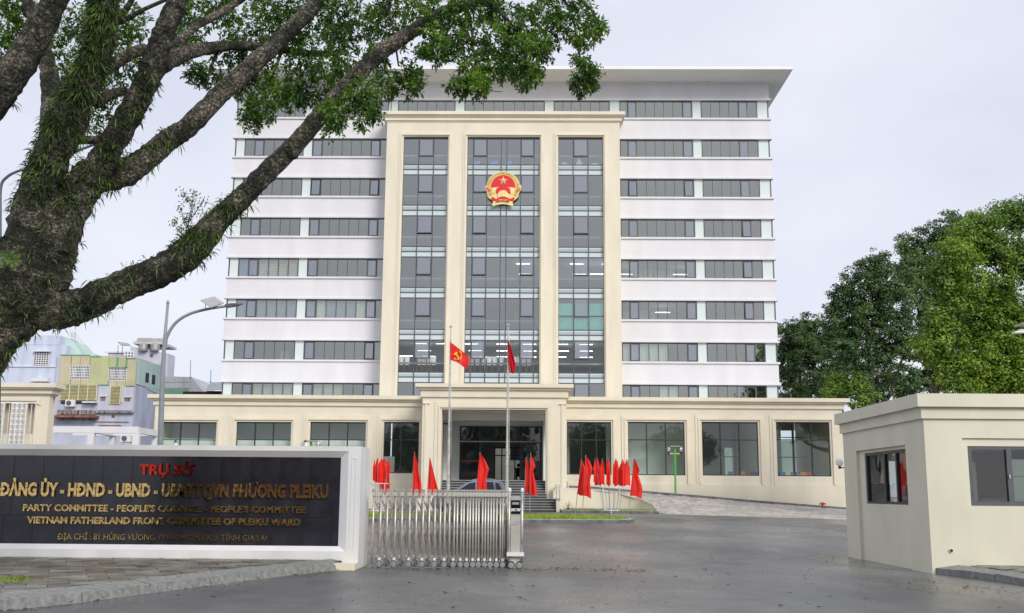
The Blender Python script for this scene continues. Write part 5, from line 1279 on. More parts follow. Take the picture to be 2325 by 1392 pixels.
b = MB(); b.box(sxm + .08, sxm + 1.6, yf + .055, yf + .059, (fz0 + fz1) / 2 - .01, (fz0 + fz1) / 2); b.build('poster_seam', M['frame'], bo)
# things inside
b = MB(); b.box(BX + .35, BX + .38, wy0 + 1.0, wy0 + 1.7, wz0 - .1, wz1 - .02)
tag(b.build('red_banner', M['poster_red']), 'red banner standing behind the small booth window', 'banner')
b = MB(); b.box(BX + .33, BX + .345, wy0 + 1.0, wy0 + 1.5, wz0 + .12, wz0 + .42)
tag(b.build('white_bundle', M['paper']), 'white sheet against the red banner in the booth', 'paper sheet')
b = MB(); b.tube([(aX(2159, 1250, BY0), BY0 - .03, aZ(2159, 1250, BY0)), (aX(2159, 1250, BY0), BY0 + .001, aZ(2159, 1250, BY0))], .045, 14); b.build('drain_pipe', M['paper'], bo)
b = MB(); b.tube([(aX(2159, 1250, BY0), BY0 - .034, aZ(2159, 1250, BY0)), (aX(2159, 1250, BY0), BY0 - .031, aZ(2159, 1250, BY0))], .032, 14); b.build('pipe_mouth', M['black'], bo)
# camera and globe lamp
gl = thing('wall_lamp', 'round white globe lamp on a bracket by the booth, before the last podium pier', 'lamp', at(1912, 1060, 60))
p = at(1906, 1050, 60)
b = MB(); b.lathe([(.05, -.22), (.16, -.15), (.22, 0), (.16, .16), (.04, .22)], 14, tuple(p)); b.build('globe', M['white_metal'], gl, True)
b = MB(); b.lathe([(.06, -.36), (.09, -.25), (.06, -.21)], 10, tuple(p)); b.box(p.x, p.x + .5, p.y - .03, p.y + .03, p.z - .32, p.z - .26); b.build('lamp_bracket', M['black'], gl)
b = MB(); b.tube([(p.x + .5, p.y, .5), (p.x + .5, p.y, p.z - .2)], .05, 8); b.build('lamp_post', M['green_pole'], gl)

# right sidewalk kerb in front of the booth
rs = empty('booth_sidewalk', (9, 20, 0)); tag(rs, kind='structure')
kr = [gpt(2122, 1303), gpt(2190, 1311), gpt(2260, 1320), gpt(2330, 1330), gpt(2420, 1345), gpt(2560, 1375)]
ir = [Vector((8.95, 22.64, 0))] + [p + Vector((.34, .16, 0)) for p in kr[1:]]
for i in range(len(kr) - 1):
    p, q, r, s_ = kr[i], kr[i + 1], ir[i + 1], ir[i]
    t_ = (q - p).normalized() * .006; pl_ = [p + t_, q - t_, r - t_, s_ + t_]; mf, mb_ = (p + q) / 2, (r + s_) / 2; ax_ = (mb_ - mf); L2 = ax_.length; ax_.normalize()
    bb = MB(); bb.prism([(v.x, v.y) for v in pl_], -.03, lambda v, mf=mf, ax_=ax_, L2=L2: .12 + .07 * max(0, min(1, ((v[0] - mf.x) * ax_.x + (v[1] - mf.y) * ax_.y) / L2)))
    bb.build('kerb_stone', M['kerb'], rs)
bb = MB(); pl = [(p.x, p.y) for p in ir] + [(14, ir[-1].y), (14, BY0 - .005), (8.97, BY0 - .005)]
bb.prism(pl, -.02, .165); bb.build('sand_bed', M['soil'], rs)
for i in range(14):
    for j in range(14):
        x_, y_2 = 8.7 + i * .42 + (.2 if j % 2 else 0), 17.0 + j * .42
        q = [(x_ + .01, y_2 + .01), (x_ + .41, y_2 + .01), (x_ + .41, y_2 + .41), (x_ + .01, y_2 + .41)]
        q = clip_half(q, (20, BY0 - .01), (-20, BY0 - .01)) or []
        for k in range(len(ir) - 1):
            if len(q) > 2: q = clip_half(q, (ir[k + 1].x, ir[k + 1].y), (ir[k].x, ir[k].y))[::1] if False else q
        if len(q) < 3 or not all(inpoly(a_, c_, pl) for a_, c_ in q[:2]): continue
        bb = MB(); bb.prism(q, .14, .186 + rnd.uniform(-.004, .004)); bb.build('paver', rnd.choice(M['paver']), rs)

# ------------------------------------------------------------------ lamps and small street things
def garden_lamp(label, px, ytop, ybase, Y, group):
    p0 = at(px, ybase, Y); z1 = aZ(px, ytop, Y); x_ = aX(px - 2, ytop, Y)
    o = thing('garden_lamp', label, 'lamp', p0, group)
    b = MB(); b.tube([(p0.x, Y, p0.z), (x_, Y, z1)], .065, 10); b.build('post', M['green_pole'], o)
    b = MB(); b.box(x_ - .35, x_ + .35, Y - .04, Y + .04, z1 - .42, z1 - .34); b.build('cross_arm', M['yellow_wood'], o)
    b = MB(); b.box(x_ - .31, x_ + .31, Y - .25, Y + .25, z1 + .04, z1 + .09); b.build('solar_panel', M['solar'], o)
    for s in (-1, 1):
        b = MB(); b.lathe([(.05, -.17), (.14, -.10), (.19, .02), (.15, .13), (.04, .2)], 14, (x_ + s * .37, Y, z1 - .12)); gb = b.build('globe', M['globe'], o, True)
        b = MB(); b.lathe([(.04, -.12), (.08, -.04), (.09, .06), (.04, .12)], 8, (x_ + s * .37, Y, z1 - .12)); b.build('bulb', M['white_metal'], gb)
        b = MB(); b.lathe([(.05, -.32), (.07, -.2), (.05, -.15)], 8, (x_ + s * .37, Y, z1 - .12)); b.build('lamp_cup', M['black'], o)
    return o
garden_lamp('green post lamp with two globes before the podium window right of the flags', 1534, 1016, 1122, 66, 'green garden lamps')
garden_lamp('garden lamp whose solar top and globes peep over the sign wall', 708, 1004, 1150, 55, 'green garden lamps')
for px_, py_, lab in ((398, 1000, 'white rod with a black tip peeping over the sign wall, left one'), (693, 999, 'white rod with a black tip beside the peeping garden lamp')):
    p = at(px_, py_, 40); q = at(px_ + 8, py_ + 60, 40); o = thing('marker_rod', lab, 'rod', q)
    b = MB(); b.tube([q, p.lerp(q, .1)], .06, 8); b.build('rod', M['white_metal'], o); b = MB(); b.tube([p.lerp(q, .1), p], [.06, .03], 8); b.build('rod_tip', M['black'], o)
# hydrant
p = at(1868, 1154, 66.4); Y = 66.4
o = thing('fire_hydrant', 'small red hydrant in the grass at the podium foot', 'hydrant', (p.x, Y, .56))
b = MB(); b.lathe([(.12, 0), (.12, .04), (.07, .06), (.07, .45), (.10, .47), (.10, .55), (.05, .6)], 12, (p.x, Y, .56)); b.build('hydrant_body', M['hydrant'], o)
for s in (-1, 1):
    b = MB(); b.tube([(p.x + s * .05, Y, 1.06), (p.x + s * .2, Y, 1.06)], .05, 8); b.build('outlet', M['hydrant'], o)
# street lamp left with solar panel
Y = 31
def pp(x, y, yy=Y): return at(x, y, yy)
base = pp(354, 1200); base = Vector((base.x, Y, gz(Y)))
o = thing('street_lamp', 'grey street lamp with curved arm and tilted solar panel behind the sign wall', 'street lamp', base)
b = MB(); b.tube([base, pp(364, 1012), pp(368.5, 860), pp(374, 770), pp(381, 690)], [.10, .085, .072, .05, .04], 12); b.build('post', M['grey_pole'], o, True)
b = MB(); b.lathe([(.05, 0), (.05, .06), (.03, .07), (.03, .1)], 10, tuple(pp(381, 690))); b.build('post_cap', M['grey_pole'], o)
P_, R2_ = catmull([pp(372, 790), pp(381, 760), pp(400, 732), pp(430, 713), pp(470, 702), pp(520, 694)], [.05, .05, .047, .045, .043, .04], 5)
b = MB(); b.tube(P_, R2_, 10); b.build('curved_arm', M['grey_pole'], o, True)
h0, h1 = pp(513, 695), pp(552, 690)
b = MB(); b.bar(h0, h0.lerp(h1, .45), .16, .10); b.tube([h0.lerp(h1, .4), h0.lerp(h1, .7), h1], [.06, .055, .012], 8); b.build('lamp_head', M['dark_pole'], o)
c1, c2, c3, c4 = pp(455, 683, Y - .5), pp(487, 675, Y + .35), pp(508, 690, Y + .35), pp(479, 699, Y - .5)
bb = MB(); nn = Vector((0, 0, .03)); bb.v = [tuple(c) for c in (c1, c4, c3, c2)] + [tuple(c + nn) for c in (c1, c4, c3, c2)]
for f in ((3, 2, 1, 0), (4, 5, 6, 7), (0, 1, 5, 4), (1, 2, 6, 5), (2, 3, 7, 6), (3, 0, 4, 7)): bb.face(f)
bb.build('solar_panel', M['solar'], o)
b = MB(); b.tube([pp(467, 702), pp(466, 688)], .012, 6); b.tube([pp(500, 697), pp(498, 687)], .012, 6); b.build('panel_bracket', M['grey_pole'], o)
# dark lamp at far left behind the tree
Y = 30; base = at(-2, 1150, Y); base = Vector((base.x, Y, gz(Y)))
o = thing('street_lamp', 'dark street lamp arm reaching in from the left frame edge behind the tree', 'street lamp', base)
P_, R2_ = catmull([base, at(-1, 700, Y), at(0, 500, Y), at(2, 425, Y), at(16, 402, Y), at(40, 389, Y), at(66, 382, Y), at(150, 352, Y), at(222, 325, Y)], [.08, .07, .05, .045, .045, .04, .04, .04, .04], 5)
b = MB(); b.tube(P_, R2_, 10); b.build('curved_post', M['dark_pole'], o, True)
b = MB(); b.bar(at(200, 322, Y), at(236, 320, Y), .18, .12); b.build('lamp_head', M['dark_pole'], o)
# lamp tip entering at the right
Y = 26; o = thing('street_lamp', 'white lamp tip with panel entering at the right edge before the bright tree', 'street lamp', at(2420, 1200, Y))
b = MB(); b.tube([at(2420, 1250, Y), at(2410, 800, Y), at(2380, 762, Y), at(2330, 757, Y)], .05, 8); b.build('curved_post', M['white_metal'], o)
b = MB(); b.bar(at(2301, 755, Y), at(2332, 754, Y), .2, .03); b.bar(at(2313, 752, Y), at(2335, 751, Y), .12, .08); b.build('lamp_head', M['white_metal'], o)
b = MB(); b.bar(at(2313, 737, Y), at(2380, 735, Y), .5, .03); b.build('solar_panel', M['solar'], o)

# ------------------------------------------------------------------ seated person in the lobby
def figure(name, joints, edges, radii, m, parent=None, loc=(0, 0, 0)):
    me = bpy.data.meshes.new(name); me.from_pydata(joints, edges, []); o = link(name, me, parent, loc)
    md = o.modifiers.new('skin', 'SKIN'); sv = me.skin_vertices[0].data
    for i, r in enumerate(radii): sv[i].radius = (r, r * .85); sv[i].use_root = (i == 0)
    sb = o.modifiers.new('sub', 'SUBSURF'); sb.levels = sb.render_levels = 1
    me.materials.append(m); return o
Y = YG + 4.6; p = at(1177, 1095, Y)
pr = thing('person', 'person in black clothes sitting behind the entrance glass, seen from behind', 'person', (p.x, Y, FLZ))
J = [(0, 0, .50), (0, .02, .70), (0, .03, .92), (0, .02, 1.02), (-.18, .02, .95), (-.26, -.02, .72), (-.16, -.25, .62), (.18, .02, .95), (.26, -.02, .72), (.16, -.25, .62), (-.11, 0, .48), (-.14, -.40, .50), (-.14, -.42, .08), (.11, 0, .48), (.14, -.40, .50), (.14, -.42, .08), (-.14, -.55, .05), (.14, -.55, .05)]
Eg = [(0, 1), (1, 2), (2, 3), (2, 4), (4, 5), (5, 6), (2, 7), (7, 8), (8, 9), (0, 10), (10, 11), (11, 12), (0, 13), (13, 14), (14, 15), (12, 16), (15, 17)]
figure('body', J, Eg, [.15, .15, .14, .06, .06, .045, .035, .06, .045, .035, .10, .07, .05, .10, .07, .05, .04, .04], M['cloth_black'], pr, (p.x, Y, FLZ))
b = MB(); b.lathe([(.03, -.12), (.08, -.08), (.095, 0), (.09, .07), (.03, .13)], 12, (p.x, Y - .02, FLZ + 1.16)); b.build('head', M['skin'], pr, True)
b = MB(); b.lathe([(.06, -.06), (.10, -.03), (.108, .02), (.09, .10), (.03, .145)], 12, (p.x, Y - .035, FLZ + 1.165)); b.build('hair', M['black'], pr, True)
b = MB(); b.box(p.x - .22, p.x + .22, Y - .2, Y + .2, FLZ + .38, FLZ + .43); b.box(p.x - .2, p.x + .2, Y + .2, Y + .23, FLZ + .43, FLZ + .8)
for s in (-1, 1):
    for q in (-.17, .17): b.box(p.x + s * .18 - .02, p.x + s * .18 + .02, Y + q - .02, Y + q + .02, FLZ, FLZ + .38)
tag(b.build('stool_chair', M['black']), 'black chair under the seated person in the lobby', 'chair')

# ------------------------------------------------------------------ left background: gatehouse, frame, houses
Y = 40
gh = thing('cream_gatehouse', 'cream outbuilding with lattice screened window above the sign wall at left edge', 'building', (-22, Y, .2))
xr_, zt_ = aX(109, 950, Y), aZ(60, 868, Y - .5)
wx0, wx1, wz0_, wz1_ = aX(-90, 960, Y), aX(76, 960, Y), aZ(40, 985, Y), aZ(40, 914, Y)
b = MB(); holed(b, -30, xr_, 0, zt_ - .3, Y, Y + .3, [(wx0, wx1, wz0_, wz1_)]); b.box(-30, xr_ - .02, Y + .5, Y + .55, 0, zt_ - .35); b.build('outer_wall', M['cream'], gh)
bb = MB(); zz = zt_
for ov, h in ((.32, .17), (.24, .06), (.14, .16), (.05, .06)): bb.box(-30, xr_ + ov, Y - ov, Y + .6, zz - h, zz - .001); zz -= h
bb.build('cornice', M['cream_light'], gh)
bb = MB(); bb.box(wx0, wx1 + .22, Y - .05, Y - .001, wz1_ + .06, wz1_ + .16); bb.box(wx1 + .08, wx1 + .18, Y - .05, Y - .001, wz0_ - .6, wz1_ + .059); bb.build('window_surround', M['cream_light'], gh)
for (p0, p1) in ((-40, 12), (30, 63)):
    x0, x1 = aX(p0, 950, Y), aX(p1, 950, Y); bb = MB(); n_ = max(2, round((x1 - x0) / .17)); nz = 9; dx = (x1 - x0) / n_; dz = (wz1_ - wz0_ + .6) / nz; zb = wz0_ - .65
    for i in range(n_ + 1): bb.box(x0 + i * dx - .02, x0 + i * dx + .02, Y - .18, Y - .10, zb, zb + nz * dz)
    for j in range(nz + 1): bb.box(x0, x1, Y - .178, Y - .102, zb + j * dz - .02, zb + j * dz + .02)
    for i in range(n_):
        for j in range(nz):
            cx, cz = x0 + (i + .5) * dx, zb + (j + .5) * dz
            bb.bar((cx - dx / 2, Y - .14, cz - dz / 2), (cx + dx / 2, Y - .14, cz + dz / 2), .03, .03); bb.bar((cx - dx / 2, Y - .14, cz + dz / 2), (cx + dx / 2, Y - .14, cz - dz / 2), .03, .03)
    bb.build('lattice_screen', M['white_metal'], gh)
bb = MB(); bb.box(wx0, wx1 + .3, Y - .16, Y - .13, wz1_ - .04, wz1_); bb.box(wx0, wx1 + .3, Y - .16, Y - .13, wz0_ - .68, wz0_ - .64)
x_ = wx0
while x_ < wx1 + .1: bb.box(x_, x_ + .02, Y - .095, Y - .07, wz0_ - .64, wz1_ - .04); x_ += .17
bb.build('window_grille', M['white_metal'], gh)
# white concrete frame
Y = 50
fr = thing('concrete_pergola', 'white concrete beam frame on square posts between gatehouse and podium', 'pergola', (aX(210, 1000, Y), Y, .4))
x0, x1 = aX(112, 980, Y), aX(314, 980, Y); z1, z0_ = aZ(210, 968, Y), aZ(210, 983, Y)
b = MB(); b.box(x0, x1, Y, Y + .25, z0_, z1); b.build('beam', M['white'], fr); b = MB(); b.box(x0, x1, Y + 2.6, Y + 2.85, z0_, z1); b.build('beam', M['white'], fr)
for px_ in (198, 300):
    xx = aX(px_, 1000, Y)
    for yy, wd in ((Y + .01, .3), (Y + 2.61, .24)): b = MB(); b.box(xx, xx + wd, yy, yy + .23, .3, z0_ - .001); b.build('post', M['white'], fr)
    b = MB(); b.box(xx + .02, xx + .26, Y + .251, Y + 2.599, z0_, z1 - .02); b.build('cross_beam', M['white'], fr)

def grille(x0, x1, z0, z1, Y, nx, nz, m, parent, name='window_grille', t=.035):
    bb = MB()
    for i in range(nx + 1): x_ = x0 + (x1 - x0) * i / nx; bb.box(x_ - t / 2, x_ + t / 2, Y - .06, Y - .03, z0, z1)
    for j in range(nz + 1): z_ = z0 + (z1 - z0) * j / nz; bb.box(x0, x1, Y - .058, Y - .028, z_ - t / 2, z_ + t / 2)
    return bb.build(name, M[m], parent)
def boxpx(px0, px1, py0, py1, Y, dep, m, parent, name, y0=None):
    a_, c_ = at((px0 + px1) / 2, py1, Y), at((px0 + px1) / 2, py0, Y); xa_, xb_ = aX(px0, (py0 + py1) / 2, Y), aX(px1, (py0 + py1) / 2, Y)
    b = MB(); b.box(xa_, xb_, Y, Y + dep, min(a_.z, c_.z), max(a_.z, c_.z)); return b.build(name, M[m], parent)
# A: light blue house
Y = 96
hA = thing('blue_house', 'tall light blue house with a barred window and cloth hood behind the tree foot', 'house', at(60, 1010, Y))
boxpx(-120, 137, 783, 1150, Y, 9, 'lt_blue', hA, 'house_wall')
a_, c_ = aX(62, 770, Y), aX(143, 770, Y)
b = MB(); zA, zB = aZ(100, 783, Y), aZ(100, 762, Y); b.plate([(aX(-60, 783, Y), zA), (c_ - .25, zA), (c_ - .25, zB), (aX(90, 770, Y), zB + .05)], Y + .01, Y + 4); b.build('gable', M['lt_blue'], hA)
b = MB(); b.plate([(c_ - .24, zA - 5), (c_ + 2.6, zA - 5), (c_ + 1.75, zA - 1.35), (c_ - .24, zB - .1)], Y + 1, Y + 6); b.build('mint_wing', M['mint'], hA)
boxpx(-100, 137, 830.5, 832.5, Y - .12, .1, 'white', hA, 'string_course')
boxpx(78, 111, 799, 828, Y - .02, .015, 'dark_void', hA, 'window_pane'); grille(aX(78, 812, Y), aX(111, 812, Y), aZ(95, 828, Y), aZ(95, 799, Y), Y - .02, 6, 6, 'white', hA, t=.07)
boxpx(74, 113, 795.5, 798, Y - .4, .38, 'white', hA, 'window_canopy'); boxpx(70, 108, 858, 866, Y - .6, .5, 'white_metal', hA, 'window_canopy')
# lattice mast and cables
o = thing('rooftop_mast', 'thin lattice mast with slanting stays on the blue house roof', 'mast', at(160, 785, Y))
b = MB(); m0, m1 = at(162, 800, Y + 3), at(163, 755, Y + 3)
b.tube([m0, m1], .04, 5); b.tube([m0 + Vector((.35, 0, 0)), m1 + Vector((.35, 0, 0))], .04, 5)
for k in range(8): b.tube([m0.lerp(m1, k / 8), m0.lerp(m1, (k + 1) / 8) + Vector((.35 if k % 2 else .35, 0, 0))], .025, 4)
b.build('mast_frame', M['concrete'], o)
for k, (xa_, ya_, xb_, yb_) in enumerate(((150, 752, 200, 810), (158, 752, 205, 810), (163, 750, 210, 810), (168, 752, 216, 812))):
    b = MB(); b.tube([at(xa_, ya_, Y + 3), at(xb_, yb_, Y + 2)], .025, 4); b.build('stay_rod', M['concrete'], o)
# B: olive clad block
Y = 90
hB = thing('olive_clad_building', 'olive and ochre panelled upper storey over lavender louvred walls behind white frame', 'building', at(220, 1010, Y))
XB = aX(309, 850, Y); b = MB(); b.box(aX(112, 980, Y), XB, Y + .12, Y + 6, 0, aZ(300, 812, Y)); b.build('house_wall', M['blue_gray'], hB)
xs_ = [(135, 161, 'ochre', 806, 876), (161, 183, 'ochre', 806, 831), (183, 204, 'ochre', 806, 831), (161, 183, 'ochre', 860, 874), (183, 203, 'ochre', 860, 874), (204, 247, 'olive', 808, 875), (247, 268, 'olive', 810, 833), (268, 287, 'olive', 811, 834), (247, 265, 'ochre', 863, 876), (265, 285, 'ochre', 863, 876), (287, 309, 'ochre', 812, 878)]
for x0, x1, m_, y0, y1 in xs_: boxpx(x0 + .4, x1 - .4, y0, y1, Y, .1, m_, hB, 'cladding_panel')
for x0, x1, y0, y1 in ((135, 157, 873, 876), (204, 228, 808, 810), (224, 247, 872, 875), (264, 267, 811, 833), (285, 288, 812, 835), (247, 290, 833, 835), (135, 204, 805, 807), (287, 309, 812, 814.5)): boxpx(x0, x1, y0, y1, Y - .06, .05, 'jade', hB, 'jade_strip')
for x0, x1, y0, y1 in ((160, 203, 831, 861), (247, 287, 835, 864)):
    boxpx(x0, x1, y0, y1, Y + .1, .01, 'dark_void', hB, 'window_pane'); grille(aX(x0, 845, Y), aX(x1, 845, Y), aZ(x0, y1, Y), aZ(x0, y0, Y), Y + .05, 12, 5, 'white', hB, t=.05)
    for (u0, u1) in ((.1, .3), (.55, .8)): boxpx(x0 + (x1 - x0) * u0, x0 + (x1 - x0) * u1, y0 + 4, y1 - 4, Y + .08, .01, 'blue_gray', hB, 'window_curtain')
# mint side wall panel
bb = MB(); p = [at(309.5, 816, Y), at(366, 846, Y + 6), at(371, 893, Y + 6), at(307.5, 869, Y)]
bb.v = [(aX(309.3, 850, Y) + .03, Y + .1, p[0].z), (aX(309.3, 850, Y) + .03, Y + 6, p[0].z + .2), (aX(309.3, 850, Y) + .03, Y + 6, p[3].z - .5), (aX(309.3, 850, Y) + .03, Y + .1, p[3].z)]; bb.face((0, 3, 2, 1)); bb.box(aX(309, 850, Y) + .035, aX(309, 850, Y) + .06, Y + .1, Y + 6.1, p[3].z - .1, p[0].z); bb.build('mint_side_wall', M['mint'], hB)
for f0 in (.35, .62):
    yy = Y + 6 * f0; b = MB(); xx = aX(309, 850, Y) + .062; zz = p[0].z - 1.45; b.box(xx, xx + .02, yy, yy + .8, zz - .3, zz + .55); b.build('side_window', M['dark_void'], hB)
# louvers and openings
def louvers(x0, x1, y0, y1, n):
    boxpx(x0, x1, y0, y1, Y + .08, .02, 'ochre', hB, 'louver_backing'); za, zb_ = aZ(x0, y1, Y), aZ(x0, y0, Y); xa_, xb_ = aX(x0, y0, Y), aX(x1, y0, Y)
    for i in range(n):
        z_ = za + (zb_ - za) * (i + .5) / n; bb = MB(); h = (zb_ - za) / n * .36
        bb.box(xa_, xb_, Y - .04, Y + .05, z_ - h / 2, z_ + h / 2); bb.build('louver_slat', M['louver'], hB)
    nn = max(1, round((x1 - x0) / 20))
    for i in range(nn + 1): x_ = xa_ + (xb_ - xa_) * i / nn; bb = MB(); bb.box(x_ - .03, x_ + .03, Y - .06, Y - .041, za, zb_); bb.build('louver_post', M['cream_light'], hB)
louvers(139, 221, 874, 909, 11); boxpx(222, 303, 876, 932, Y + .0, .11, 'lavender', hB, 'lavender_wall'); 
Y -= .1; louvers(252, 275, 876, 918, 13); Y += .1
boxpx(248, 251.5, 876, 914, Y - .08, .06, 'mint', hB, 'window_jamb'); boxpx(275.5, 279, 876, 914, Y - .08, .06, 'mint', hB, 'window_jamb')
boxpx(138, 218, 911, 917, Y + .05, .05, 'dark_void', hB, 'vent_gap'); boxpx(186, 217, 911.5, 914.5, Y - .5, .5, 'white_metal', hB, 'window_canopy')
for x0, x1, y0, y1 in ((228, 239, 901, 910), (283, 296, 903, 911)): boxpx(x0, x1, y0, y1, Y - .03, .02, 'mould', hB, 'vent_grille'); boxpx(x0 - 1, x1 + 1, y0 - 2.5, y0 - .8, Y - .2, .18, 'white', hB, 'vent_hood')
boxpx(130, 215, 931, 941, Y - .1, .2, 'mould', hB, 'stained_ledge'); boxpx(113, 214, 943, 947.5, Y - 1.0, 1.1, 'rust', hB, 'rusty_awning'); boxpx(132, 213, 947.8, 954, Y - .1, .2, 'mould', hB, 'stained_wall')
boxpx(216, 301, 935, 938, Y - .2, .3, 'mould', hB, 'ledge'); boxpx(222, 269, 965, 967.5, Y - .8, .9, 'rust', hB, 'rusty_awning'); boxpx(225, 266, 967.6, 972, Y + .0, .11, 'dark_void', hB, 'doorway_top')
boxpx(253, 260, 942.5, 948.5, Y + .08, .03, 'rust', hB, 'air_brick'); boxpx(216, 292, 957, 958.2, Y + .02, .09, 'mould', hB, 'conduit')
def acunit(label, px, py, YY, sc_=1):
    p = at(px, py, YY); o = thing('air_conditioner', label, 'air conditioner', p, 'air conditioner units on the back walls')
    b = MB(); b.box(p.x - .4, p.x + .4, YY - .3, YY, p.z - .28, p.z + .28); b.build('unit_case', M['white_metal'], o)
    b = MB(); b.lathe([(.22, 0), (.22, -.02), (.03, -.025)], 16, (p.x - .1, YY - .3, p.z), 'y'); b.build('fan_grille', M['dark_pole'], o)
acunit('white air conditioner under the yellow louvres', 162, 916, Y - .02); acunit('white air conditioner seen through the white frame near the podium', 288, 996, Y - 5)
boxpx(276, 300, 1003, 1004.5, Y - 5.3, .4, 'mould', hB, 'unit_shelf')
# C: grey white building with tanks
Y = 125
hC = thing('white_tank_building', 'pale grey building with sloping roofline and rooftop water tanks behind street lamp', 'building', at(330, 900, Y))
b = MB(); P4 = [at(281, 786, Y), at(281, 1000, Y), at(370, 1000, Y), at(370, 803, Y)]; b.plate([(P4[1].x, P4[1].z), (P4[2].x, P4[2].z), (P4[2].x, P4[3].z), (P4[1].x, P4[0].z)], Y, Y + 2.4); b.build('house_wall', M['lavender'], hC)
boxpx(238, 281, 800, 1000, Y + .5, 8, 'lavender', hC, 'lower_block'); boxpx(238, 281, 798, 801, Y + .3, .2, 'white', hC, 'parapet')
boxpx(284, 304, 799, 812, Y - .05, .04, 'dark_pole', hC, 'window'); grille(aX(284, 805, Y), aX(304, 805, Y), aZ(294, 812, Y), aZ(294, 799, Y), Y - .04, 3, 2, 'white', hC, t=.15)
boxpx(341, 347, 804.5, 811, Y - .05, .04, 'dark_pole', hC, 'window')
b = MB(); q0, q1 = at(305, 779, Y), at(370, 779, Y); b.box(q0.x, q1.x, Y - .3, Y + 5, q0.z - .15, q0.z + .15); b.build('roof_slab', M['concrete'], hC)
b = MB(); [b.box(x_, x_ + .3, Y + .5, Y + .8, P4[0].z - .5, q0.z - .16) for x_ in (at(313, 790, Y).x, at(340, 790, Y).x, at(364, 790, Y).x)]; b.build('roof_post', M['concrete'], hC)
for i, (tx, ty, lab) in enumerate(((322, 774, 'left upper steel water tank on the pale grey building'), (348, 775, 'middle upper steel water tank on the pale grey building'), (362, 775, 'right upper steel water tank by the lamp post'))):
    p = at(tx, ty, Y); o = thing('water_tank', lab, 'water tank', p, 'rooftop steel water tanks'); b = MB(); L = .9 if i < 2 else .5
    b.tube([(p.x - L / 1.1 - .1, Y + 1, p.z), (p.x - L / 1.1, Y + 1, p.z), (p.x + L / 1.1, Y + 1, p.z), (p.x + L / 1.1 + .1, Y + 1, p.z)], [.3, .5, .5, .3], 14); b.build('tank_body', M['tank'], o, False)
    b = MB(); b.box(p.x - .6, p.x + .6, Y + .7, Y + 1.3, p.z - .62, p.z - .4); b.build('tank_stand', M['steel_dull'], o)
for i, (tx, lab) in enumerate(((327, 'left upright steel tank under the roof slab'), (353, 'right upright steel tank under the roof slab'))):
    p = at(tx, 794, Y); o = thing('water_tank', lab, 'water tank', p, 'rooftop steel water tanks'); b = MB(); b.lathe([(.5, -.2), (.55, 0), (.55, .6), (.3, .75)], 14, (p.x, Y - .2, p.z)); b.build('tank_body', M['tank'], o)
    b = MB(); b.lathe([(.58, .25), (.58, .32)], 14, (p.x, Y - .2, p.z)); b.build('tank_band', M['steel_dull'], o)
bb = MB(); a0, a1, a2, a3 = at(267, 778, Y), at(290, 781, Y + 3), at(296, 786, Y + 3), at(276, 785, Y); bb.v = [tuple(v) for v in (a0, a3, a2, a1)] + [tuple(v + Vector((0, 0, .12))) for v in (a0, a3, a2, a1)]
for f in ((3, 2, 1, 0), (4, 5, 6, 7), (0, 1, 5, 4), (1, 2, 6, 5), (2, 3, 7, 6), (3, 0, 4, 7)): bb.face(f)
bb.build('solar_array', M['solar'], hC)
b = MB(); [b.tube([at(x_, 784, Y), at(x_, 801, Y)], .05, 4) for x_ in (268, 278)]; b.build('array_legs', M['steel_dull'], hC)
# D: concrete box with sloped side, E small roof
Y = 108
hD = thing('concrete_rooftop_block', 'pale concrete rooftop block with green band above podium roof at left', 'building', at(400, 900, Y))
b = MB(); q = [at(371, 960, Y), at(470, 960, Y), at(461, 890, Y), at(434, 856, Y), at(371, 854, Y)]; b.plate([(v.x, v.z) for v in q], Y, Y + 6); b.build('block_wall', M['concrete'], hD)
for (x0, x1, y0, y1) in ((371, 397, 855, 868), (398, 417, 855.5, 868), (418, 433, 856, 868), (371, 397, 869, 882), (398, 417, 869, 882), (418, 433, 869, 882)): boxpx(x0 + .5, x1 - .5, y0 + .5, y1 - .5, Y - .06, .05, 'concrete', hD, 'wall_panel')
boxpx(369, 424, 883.5, 900, Y - 2, .5, 'jade', hD, 'green_band'); boxpx(415, 470, 889, 900, Y - 3, 1, 'dark_void', hD, 'dark_roof_edge')
hE = thing('tin_roof_shed', 'small pale tin roof beside the tower foot at left', 'shed', at(485, 900, Y - 10))
bb = MB(); YY = Y - 10; bb.v = [tuple(at(466, 886, YY - 1)), tuple(at(505, 886, YY - 1)), tuple(at(505, 868, YY + 3)), tuple(at(478, 868, YY + 3))]; bb.face((0, 1, 2, 3)); bb.build('tin_roof', M['concrete'], hE)
bb = MB(); a_, c_ = at(468, 910, YY), at(505, 888, YY); bb.box(a_.x, c_.x, YY, YY + 3, a_.z, c_.z); bb.build('shed_wall', M['dark_void'], hE)
for k, (px_, y0, y1) in enumerate(((432, 855, 818), (478, 866, 840))):
    o = thing('antenna', 'thin rod antenna above the %s' % ('concrete rooftop block' if k == 0 else 'small tin roof'), 'antenna', at(px_, y0 + 3, Y)); b = MB(); b.tube([at(px_, y0 + 3, Y), at(px_ + 1, y1, Y)], .04, 4); b.build('antenna_rod', M['grey_pole'], o); b = MB(); b.lathe([(.12, 0), (.12, .1)], 6, tuple(at(px_, y0 + 3, Y))); b.build('antenna_foot', M['grey_pole'], o)

